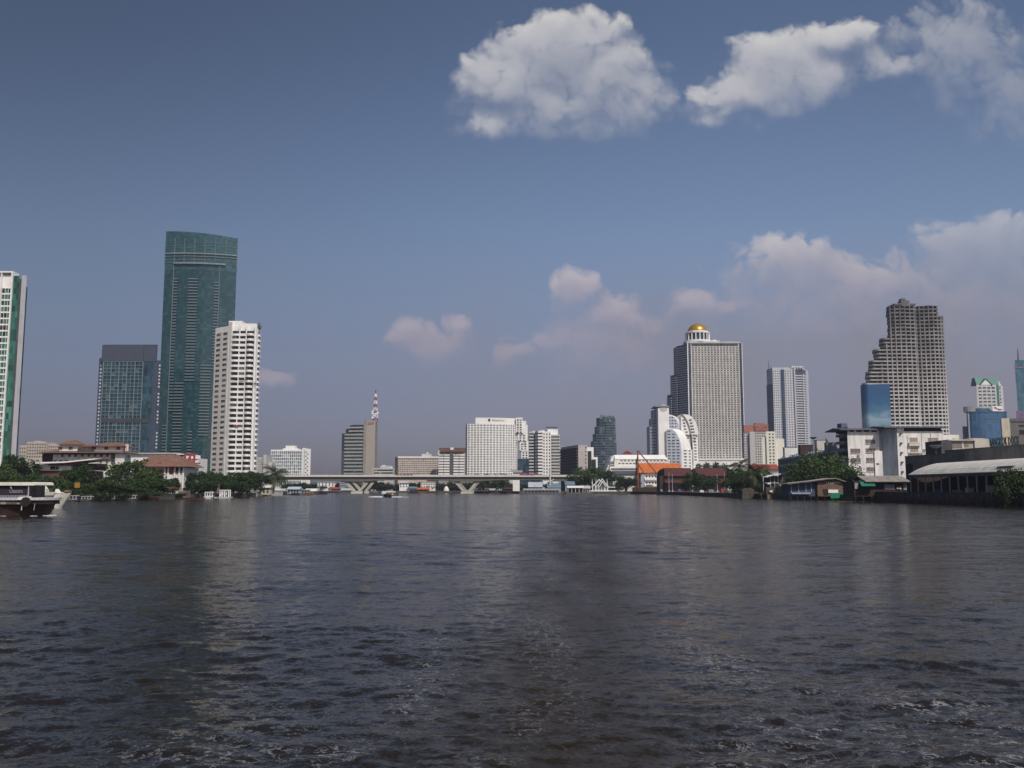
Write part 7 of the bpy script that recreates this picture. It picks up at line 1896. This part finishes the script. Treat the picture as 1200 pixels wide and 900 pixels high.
for px, py, w_, Y, k in ((858, 540, 24, 392, 'tall'), (867, 545, 26, 385, 'c'), (860, 558, 30, 375, 'a'), (876, 560, 28, 368, 'b'), (892, 552, 24, 380, 'a'), (890, 566, 26, 355, 'bush'), (903, 549, 20, 395, 'd'), (869, 571, 26, 362, 'bush')):
    tree(px, py, w_, Y, k, GE, 'trees in the wharf clump', LEAFD)
palm(880, 546, 50, 366, 'wide coconut palm on the wharf beside the white roofed pavilion', nf=30, lean=.3)
palm(866, 540, 28, 402, 'smaller coconut palm rising out of the shady wharf clump', nf=22)
tree(967, 534.5, 88, 316, 'wide', 'broad spreading tree before the old grey gallery block', mat=LEAF, ph=9.6)
tree(938, 551, 34, 318, 'b', 'lower tree under the edge of the broad spreading tree by the stilt house', mat=LEAF)
tree(999, 548, 34, 306, 'a', 'tree at the corner of the stilt house before the white block', mat=LEAFD)
tree(912, 567.5, 12, 322, 'bush', 'small dark bush on the terrace before the pavilion', mat=LEAFD, name='bush', name_cat='bush')
tree(1186, 548, 36, 183, 'b', 'overgrown leafy tree at the picture edge covering the end of the arched shed', mat=LEAF, ph=6.5)
tree(1196, 556, 30, 178, 'bush', 'creeper covered bush hanging over the quay by the picture edge', mat=LEAFD, ph=6, name='bush', name_cat='bush')
tree(1176, 568, 26, 178, 'bush', 'low creeper bush spilling down the quay wall before the arched shed', mat=LEAFD, base=.5, ph=4.6, name='bush', name_cat='bush')

def mass(name, x0, x1, Y, h, n):
    m = MB()
    for k in range(n):
        X = x0 + (x1 - x0) * random.random(); hh = h * (.6 + .4 * math.sin(X * .05) * math.sin(X * .013 + 1))
        leaf(m, (X, Y + random.uniform(-8, 8), G + random.random() ** .7 * hh), random.uniform(1.8, 3.4))
    o = m.build(name, LEAFD, loc=((x0 + x1) / 2, Y, G)); o['kind'] = 'stuff'
mass('distant_treeline', -1500, -130, 1250, 13, 9000)
mass('distant_treeline', 90, 1600, 1420, 14, 9000)

# ================================================================ boats
def hull(m, x0, x1, yc, bw, z0, z1, rake=1.5, sheer=.4, mi=0, n=14, bow=1):
    """boat hull along x, bow at x1 if bow>0"""
    secs = []
    for i in range(n + 1):
        t = i / n; u = t if bow > 0 else 1 - t
        wf = bw * (min(1, .75 + u) if u < .25 else 1) * (1 - max(0, (u - .55) / .45) ** 2.2 * .96)
        X = x0 + (x1 - x0) * t; zz = z1 + sheer * max(0, (u - .4) / .6) ** 2
        xo = rake * max(0, (u - .7) / .3) * (1 if bow > 0 else -1)
        secs.append([(X - xo, yc - wf * .7, z0), (X, yc - wf, zz), (X, yc + wf, zz), (X - xo, yc + wf * .7, z0)])
    vs = [p for s_ in secs for p in s_]; fs = []
    for i in range(n):
        for k in range(4): a, b_ = i * 4 + k, i * 4 + (k + 1) % 4; fs.append((a, b_, b_ + 4, a + 4))
    fs += [(3, 2, 1, 0), (n * 4, n * 4 + 1, n * 4 + 2, n * 4 + 3)]
    m.add(vs, fs, mi)

FOAM = matte((.42, .43, .45), var=.08, rough=.9)
FOAMW = matte((.80, .81, .82), var=.05, rough=.9)
def foam_strip(r, pts, name='bow_foam', mat=None):
    """low lumpy foam thrown up along a hull"""
    m = MB()
    for (x0, y0, x1, y1, n, h) in pts:
        for k in range(int(n * .6)):
            t = random.random(); X = x0 + (x1 - x0) * t + random.gauss(0, .15); Y = y0 + (y1 - y0) * t + random.gauss(0, .2); s_ = random.uniform(.07, .3)
            m.lathe(X, Y, [(s_, -.05), (s_ * .8, h * random.uniform(.3, .8)), (s_ * .15, h * random.uniform(.5, 1))], 6)
    m.build(name, mat or FOAM, r)

def big_boat():
    Y = 121.; x = lambda p: PX(p, Y, 585); z = lambda p: PZ(p, Y)
    r = thing('cruise_boat', 'dark hulled dinner cruise boat with cream awning roof and lettered side', 'boat', (x(15), Y, 0))
    x0, x1 = x(55) - 24, x(55)
    hb = matte((.055, .032, .028), rough=.45, var=.25, scale=.6, streak=.25)
    P('hull', hb, r, lambda m: hull(m, x0, x1, Y + 2.6, 2.7, -.4, z(590.5), 1.0, .35))
    P('lower_wall', matte((.032, .022, .02), rough=.4), r, lambda m: m.prism(ccw([(x0 + 2, Y + .3), (x(49), Y + .3), (x(53.4), Y + 1.6), (x(53.4), Y + 3.6), (x(49), Y + 4.9), (x0 + 2, Y + 4.9)]), z(591), z(586.3)))
    recs = [(x(p), Y + .24, z(589.6), 0, .42, .30) for p in (1.5, 4.6, 9, 12.5, 16.5, 20.5, 23.2, 25.4)]
    windows(r, recs, [matte((.28, .24, .20)), matte((.12, .09, .07))])
    P('deck_band', matte((.50, .49, .52), var=.2, scale=1.5), r, lambda m: m.prism(ccw([(x0 + 1.6, Y + .05), (x(50), Y + .05), (x(55.5), Y + 1.9), (x(55.5), Y + 3.2), (x(50), Y + 5.2), (x0 + 1.6, Y + 5.2)]), z(586.2), z(583.2)))
    P('white_cowl', WPAINT, r, lambda m: m.prism_y([(x(20), z(585.8)), (x(22.4), z(582.6)), (x(33), z(581.8)), (x(33), z(585.8))][::-1], Y - .12, Y + .8))
    P('deck_rail', matte((.42, .40, .43), rough=.4), r, lambda m: [m.box(x0 + 1.8, x(33), Y + .05, Y + .1, z(583.1 - k * 1.1), z(582.75 - k * 1.1)) for k in range(3)] + [m.box(x(p), x(p) + .06, Y + .02, Y + .049, z(583.1), z(580.4)) for p in np.arange(-40, 33, 2.6)])
    # round paddle box
    P('paddle_box', matte((.02, .016, .015)), r, lambda m: m.tube((x(31.2), Y - .25, z(588.3)), (x(31.2), Y + .28, z(588.3)), .58, .58, 20))
    P('paddle_rim', DKWOOD, r, lambda m: [m.tube((x(31.2) + .6 * math.cos(a), Y - .2, z(588.3) + .6 * math.sin(a)), (x(31.2) + .6 * math.cos(a + .4), Y - .2, z(588.3) + .6 * math.sin(a + .4)), .07, .07, 6) for a in np.arange(-.3, 3.4, .4)])
    P('side_panel', matte((.035, .03, .042), rough=.3), r, lambda m: m.box(x0 + 2, x(31), Y + .5, Y + .6, z(580.2), z(572.2)))
    P('saloon_glazing', glass((.03, .028, .028), 1.3, 2, .4), r, lambda m: m.box(x0 + 2, x(31.3), Y + .62, Y + 4.6, z(583), z(568.9)))
    text('Chaocena', .72, r, (x(16), Y + .47, z(577.4)), (R(90), 0, 0), matte((.36, .33, .40)), 'lettering', .01, width=1.72)
    P('roof', matte((.74, .70, .60), var=.05), r, lambda m: m.prism_y([(x0 + 1.5, z(568.9)), (x0 + 1.5, z(565.2)), (x(36.5), z(565.0)), (x(38.8), z(566)), (x(39.6), z(568.2)), (x(38), z(568.9))][::-1], Y + .1, Y + 5.1))
    P('roof_beam', BLACK, r, lambda m: m.box(x0 + 1.6, x(36), Y + .2, Y + .6, z(569.5), z(568.91)))
    P('stanchion', LGREY, r, lambda m: (m.tube((x(9.2), Y + .3, z(568.9)), (x(11.4), Y + .3, z(572.6)), .06), m.box(x(31.2), x(31.7), Y + .2, Y + .4, z(582), z(568.9))))
    P('mooring_post', LGREY, r, lambda m: (m.tube((x(26), Y + .02, z(590.8)), (x(26.3), Y - .1, z(598)), .06), m.tube((x(40.3), Y + .2, z(590.2)), (x(39.4), Y + .2, z(598)), .035)))
    foam_strip(r, [(x(50), Y + .6, x(57), Y + 1.8, 26, .10), (x(37), Y - .2, x(42), Y + .1, 9, .07), (x(56), Y + 1.6, x(63), Y - .6, 46, .16), (x(3), Y - .3, x(9), Y - .6, 7, .05)])
    # white motor yacht behind it
    Y = 168.; x = lambda p: PX(p, Y, 580); z = lambda p: PZ(p, Y)
    r = thing('motor_yacht', 'cream white motor yacht with raked cabin passing behind the dark cruise boat', 'boat', (x(48), Y, 0))
    cw = matte((.72, .68, .56), var=.05)
    P('hull', cw, r, lambda m: hull(m, x(20), x(77.5), Y + 2, 2.1, -.3, z(580.4), 1.9, .45))
    P('boot_stripe', DKWOOD, r, lambda m: m.box(x(22), x(63.5), Y - .02, Y + .3, -.1, .5))
    P('lower_recess', matte((.12, .10, .10)), r, lambda m: m.box(x(52), x(62), Y - .15, Y + .2, z(585.5), z(581.5)))
    P('deck_band', matte((.46, .43, .40)), r, lambda m: m.prism_y([(x(28), z(580.5)), (x(28), z(576.6)), (x(62), z(576.6)), (x(64), z(578)), (x(63), z(580.5))][::-1], Y - .2, Y + 3.9))
    P('cabin', cw, r, lambda m: m.prism_y([(x(22), z(576.6)), (x(24), z(569)), (x(41.5), z(568.6)), (x(43.8), z(570)), (x(46.8), z(574.6)), (x(47.5), z(576.6))][::-1], Y + .6, Y + 3.2))
    P('cabin_window', GDARK2, r, lambda m: (m.box(x(34), x(39), Y + .5, Y + .58, z(572), z(570.4)), m.box(x(36), x(41.5), Y + .5, Y + .58, z(575.6), z(573.6)), m.prism_y([(x(42.5), z(574.8)), (x(42.5), z(571)), (x(45.8), z(574.8))][::-1], Y + .5, Y + .58)))
    P('bow_rail', matte((.12, .12, .13)), r, lambda m: (m.box(x(46), x(61), Y + .1, Y + .16, z(573.4), z(573.1)), [m.box(x(p), x(p) + .07, Y + .1, Y + .15, z(576.6), z(573.4)) for p in np.arange(46, 61.5, 1.8)]))
    P('foredeck_canopy', matte((.30, .20, .10)), r, lambda m: m.box(x(71), x(76), Y + 1.4, Y + 2.6, z(576.4), z(574.6)))
    P('stem_post', WPAINT, r, lambda m: m.prism_y([(x(60.2), z(577)), (x(61), z(573)), (x(64.5), z(578))][::-1], Y + 1.2, Y + 2.4))
    foam_strip(r, [(x(60), Y + .2, x(70), Y + 1.2, 26, .18)])
big_boat()

def longboat(px0, px1, Y, lab, q_top, hullc, roofc, cabin=True, name='moored_boat', windows_n=3, group=None):
    x = lambda p: PX(p, Y, 582); z = lambda p: PZ(p, Y)
    r = thing(name, lab, 'boat', (x((px0 + px1) / 2), Y, 0), group)
    L0, L1 = x(px0), x(px1); l = L1 - L0
    P('hull', hullc, r, lambda m: hull(m, L0, L1, Y + 1, 1.0 if l < 14 else 1.4, -.25, min(.85, z(q_top) * .45), .8, .3))
    if cabin:
        zt = z(q_top)
        P('roof', roofc, r, lambda m: m.prism_y([(L0 + l * .1, zt - .25), (L0 + l * .14, zt), (L0 + l * .84, zt), (L0 + l * .88, zt - .25)][::-1], Y, Y + 2.1))
        P('saloon', BLACK, r, lambda m: m.box(L0 + l * .14, L0 + l * .82, Y + .35, Y + 1.8, .3, zt - .26))
        m = MB(); m.box(L0 + l * .13, L0 + l * .13 + .3, Y + .1, Y + .3, .5, zt - .25)
        repeats(r, 'post', m.build('post', roofc, r), [(l * .7 * k / windows_n, 0, 0) for k in range(1, windows_n + 1)])
        P('side_board', roofc, r, lambda m: m.box(L0 + l * .12, L0 + l * .85, Y + .05, Y + .09, .55, .55 + (zt - .8) * .28))
    return r
longboat(70, 92, 256, 'white canopied longboat moored beside the motor yacht bow', 580.4, matte((.10, .09, .09)), matte((.33, .33, .32)), windows_n=4)
longboat(93, 108, 262, 'white canopied longboat half hidden under the overhanging bushes', 581.2, matte((.10, .09, .09)), matte((.33, .33, .32)))
longboat(121, 136, 272, 'white canopied longboat moored midway along the bushes', 580.5, matte((.10, .09, .09)), matte((.33, .33, .32)))
longboat(142, 161, 280, 'white canopied longboat with four open window bays by the last bushes', 580, matte((.10, .09, .09)), matte((.33, .33, .32)), windows_n=4)
longboat(211, 240, 306, 'long rust red wooden barge moored below the timber landing house', 583, matte((.17, .07, .05), var=.25), OFFW, cabin=False)
longboat(166, 186, 292, 'dark low sampan moored in the shade under the hall', 582, DKWOOD, DKRED)
longboat(238, 250, 338, 'small white cabin boat tied up next to the landing gate', 576.5, WPAINT, WPAINT)
longboat(340, 352, 520, 'dark motor barge below the pale blue ferry pier', 577.4, DKWOOD, DGREY)
longboat(354, 368, 545, 'brown barge with striped canvas beyond the blue ferry pier', 577, matte((.16, .10, .07)), matte((.40, .26, .2)))
longboat(369, 384, 625, 'low dark barge moored at the west foot of the bridge', 577.2, DKWOOD, DKRED)
longboat(478, 491, 745, 'dark brown river barge crossing under the middle span', 574.2, DKWOOD, matte((.10, .07, .07)))
longboat(499, 513, 770, 'long low tour boat moored by the orange pavilion on the far bank', 576.4, DKWOOD, matte((.20, .12, .10)))
longboat(530, 541, 765, 'dark longboat beside the second V pier', 576.2, DKWOOD, DGREY)
longboat(575, 592, 745, 'rust coloured cargo sampan off the far bank', 576.4, matte((.14, .06, .05)), matte((.22, .10, .08)))
longboat(428, 444, 770, 'pale canopied ferry waiting beyond the first V pier', 575.8, DGREY, LGREY)
longboat(592, 609, 690, 'dark low barge near the long landing stage', 577.2, DKWOOD, matte((.15, .08, .07)))

def ferry():
    Y = 395.; x = lambda p: PX(p, Y, 580); z = lambda p: PZ(p, Y)
    r = thing('river_ferry', 'small river ferry with white canopy heading this way with white bow wave', 'boat', (x(453), Y, 0))
    xc = x(453)
    def h(m):
        secs = []
        for i in range(9):
            t = i / 8; wf = 2.1 * (1 - max(0, (.45 - t) / .45) ** 2 * .95); yy = Y + 12 * t; zz = 1.5 - .6 * min(1, t / .4)
            secs += [(xc - wf * .6, yy + (0 if i else .6), -.2), (xc - wf, yy, zz), (xc + wf, yy, zz), (xc + wf * .6, yy + (0 if i else .6), -.2)]
        fs = []
        for i in range(8):
            for k in range(4): a, b_ = i * 4 + k, i * 4 + (k + 1) % 4; fs.append((a, b_, b_ + 4, a + 4))
        fs += [(3, 2, 1, 0), (32, 33, 34, 35)]
        m.add(secs, fs)
    P('hull', matte((.035, .03, .03)), r, h)
    P('side_wall', matte((.40, .27, .17)), r, lambda m: (m.box(xc - .4, xc + 2.2, Y + 3.2, Y + 11.5, .7, 1.75)))
    P('wheelhouse', matte((.07, .055, .05)), r, lambda m: m.box(xc - 1.9, xc + 2.1, Y + 3.5, Y + 11, .9, z(576.3)))
    P('canopy', WPAINT, r, lambda m: m.prism_y([(xc - 2.4, z(577)), (xc - 2.2, z(575.8)), (xc + 2.2, z(575.8)), (xc + 2.4, z(577))][::-1], Y + 2.6, Y + 12))
    P('canopy_fringe', matte((.6, .58, .6)), r, lambda m: m.box(xc - 2.4, xc - .5, Y + 2.4, Y + 2.59, z(579), z(576.2)))
    P('canopy_post', WPAINT, r, lambda m: [m.box(xc + s_ - .06, xc + s_ + .06, Y + 2.7, Y + 2.85, .9, z(576.6)) for s_ in (-2, -.7, .7, 2)])
    foam_strip(r, [(xc - 2, Y + .6, xc - 6.2, Y + 2, 90, .5), (xc + 2, Y + .6, xc + 6.4, Y + 2, 80, .36), (xc + 6, Y + 2, xc + 9, Y + 3, 24, .16), (xc - 6, Y + 2, xc - 8, Y + 3, 20, .3)], 'bow_wave', FOAMW)
ferry()

# low wharf edge along the east bank with tyres and timber
def wharf():
    pts = [(690, 661), (740, 655), (777, 597), (807, 491), (833, 420), (870, 361), (892, 328)]
    for (p0, Y0), (p1, Y1), lab in zip(pts, pts[1:], ('wharf edge below the white shrine', 'timber wharf edge below the piling rig and orange roof', 'low wharf edge before the gable of the timber warehouse', 'timber wharf edge before the long roof of the dark timber warehouse', 'timber wharf edge before the maroon warehouse with the twin trees', 'shady wharf edge below the coconut palms')):
        A, B = (PX(p0, Y0, 580), Y0), (PX(p1, Y1, 580), Y1); fr, l = frame(A, B)
        r = thing('wharf_wall', 'dark ' + lab, 'wall', (A[0], A[1], 0))
        P('wall', matte((.06, .052, .042), var=.4, scale=.8, streak=.3), r, lambda m: m.fbox(fr, 0, l, -2, 0, -.6, 1.5))
        P('coping', matte((.13, .11, .085), var=.3, scale=1), r, lambda m: m.fbox(fr, .02, l - .02, -2, .25, 1.51, 1.85))
        n = int(l / 6)
        m = MB(); m.tube((*fpt(fr, 1, .35), -.8), (*fpt(fr, 1, .35), 1.7), .2, .2, 6)
        repeats(r, 'pile', m.build('pile', DKWOOD, r), [(fr[1][0] * 6 * k, fr[1][1] * 6 * k, 0) for k in range(1, n)])
    rn = random.Random(3)
    spots = [(775, 'grey oil drum stack'), (796, 'blue tarpaulin heap'), (822, 'white concrete block'), (846, 'rusty red machine'), (851, 'pale crate'), (833, 'grey timber pile')]
    for p, nm in spots:
        Yp = np.interp(p, [q_[0] for q_ in pts], [q_[1] for q_ in pts]) + 6; X = PX(p, Yp, 575)
        c = {'blue': (.08, .12, .22), 'grey': (.22, .22, .22), 'whit': (.6, .6, .6), 'rust': (.28, .08, .06), 'pale': (.45, .40, .33)}[nm[:4]]
        t = thing(nm.split(' ', 1)[1].replace(' ', '_').replace('red_', ''), nm + ' standing on the wharf edge', nm.split()[-1], (X, Yp, G))
        w_ = rn.uniform(1.2, 2.4); h_ = rn.uniform(.9, 1.8)
        P('body', matte(c, var=.25, scale=1), t, lambda m: m.prism_x([(Yp - 1, G), (Yp - 1, G + h_ * .8), (Yp - .4, G + h_), (Yp + .8, G + h_ * .9), (Yp + 1, G)], X - w_ / 2, X + w_ / 2))
        P('top', matte(tuple(v * .7 for v in c), var=.25, scale=1), t, lambda m: m.box(X - w_ * .3, X + w_ * .25, Yp - .5, Yp + .5, G + h_ * .9, G + h_ + .35))
wharf()

# floating plants and scraps
def floats():
    for px, py, w_, lab in ((1150, 591.5, 6, 'long mat of yellow green water plants against the quay wall'), (985, 588, 8, 'strip of drifting plants before the stilt house')):
        Y = CAMH * FPX / (py - 573); X = (px - 600) / FPX * Y
        r = thing('water_hyacinth', lab, 'plant', (X, Y, 0))
        P('leaves', LEAFY, r, lambda m: [leaf(m, (X + random.gauss(0, w_ * .4), Y + random.gauss(0, .5 + w_ * .1), random.uniform(.02, .22)), random.uniform(.12, .35)) for _ in range(int(60 * w_))])
        P('float_bed', matte((.06, .07, .03)), r, lambda m: m.lathe(X, Y, [(w_ * .2, -.05), (w_ * .15, .05), (.02, .08)], 10))
floats()
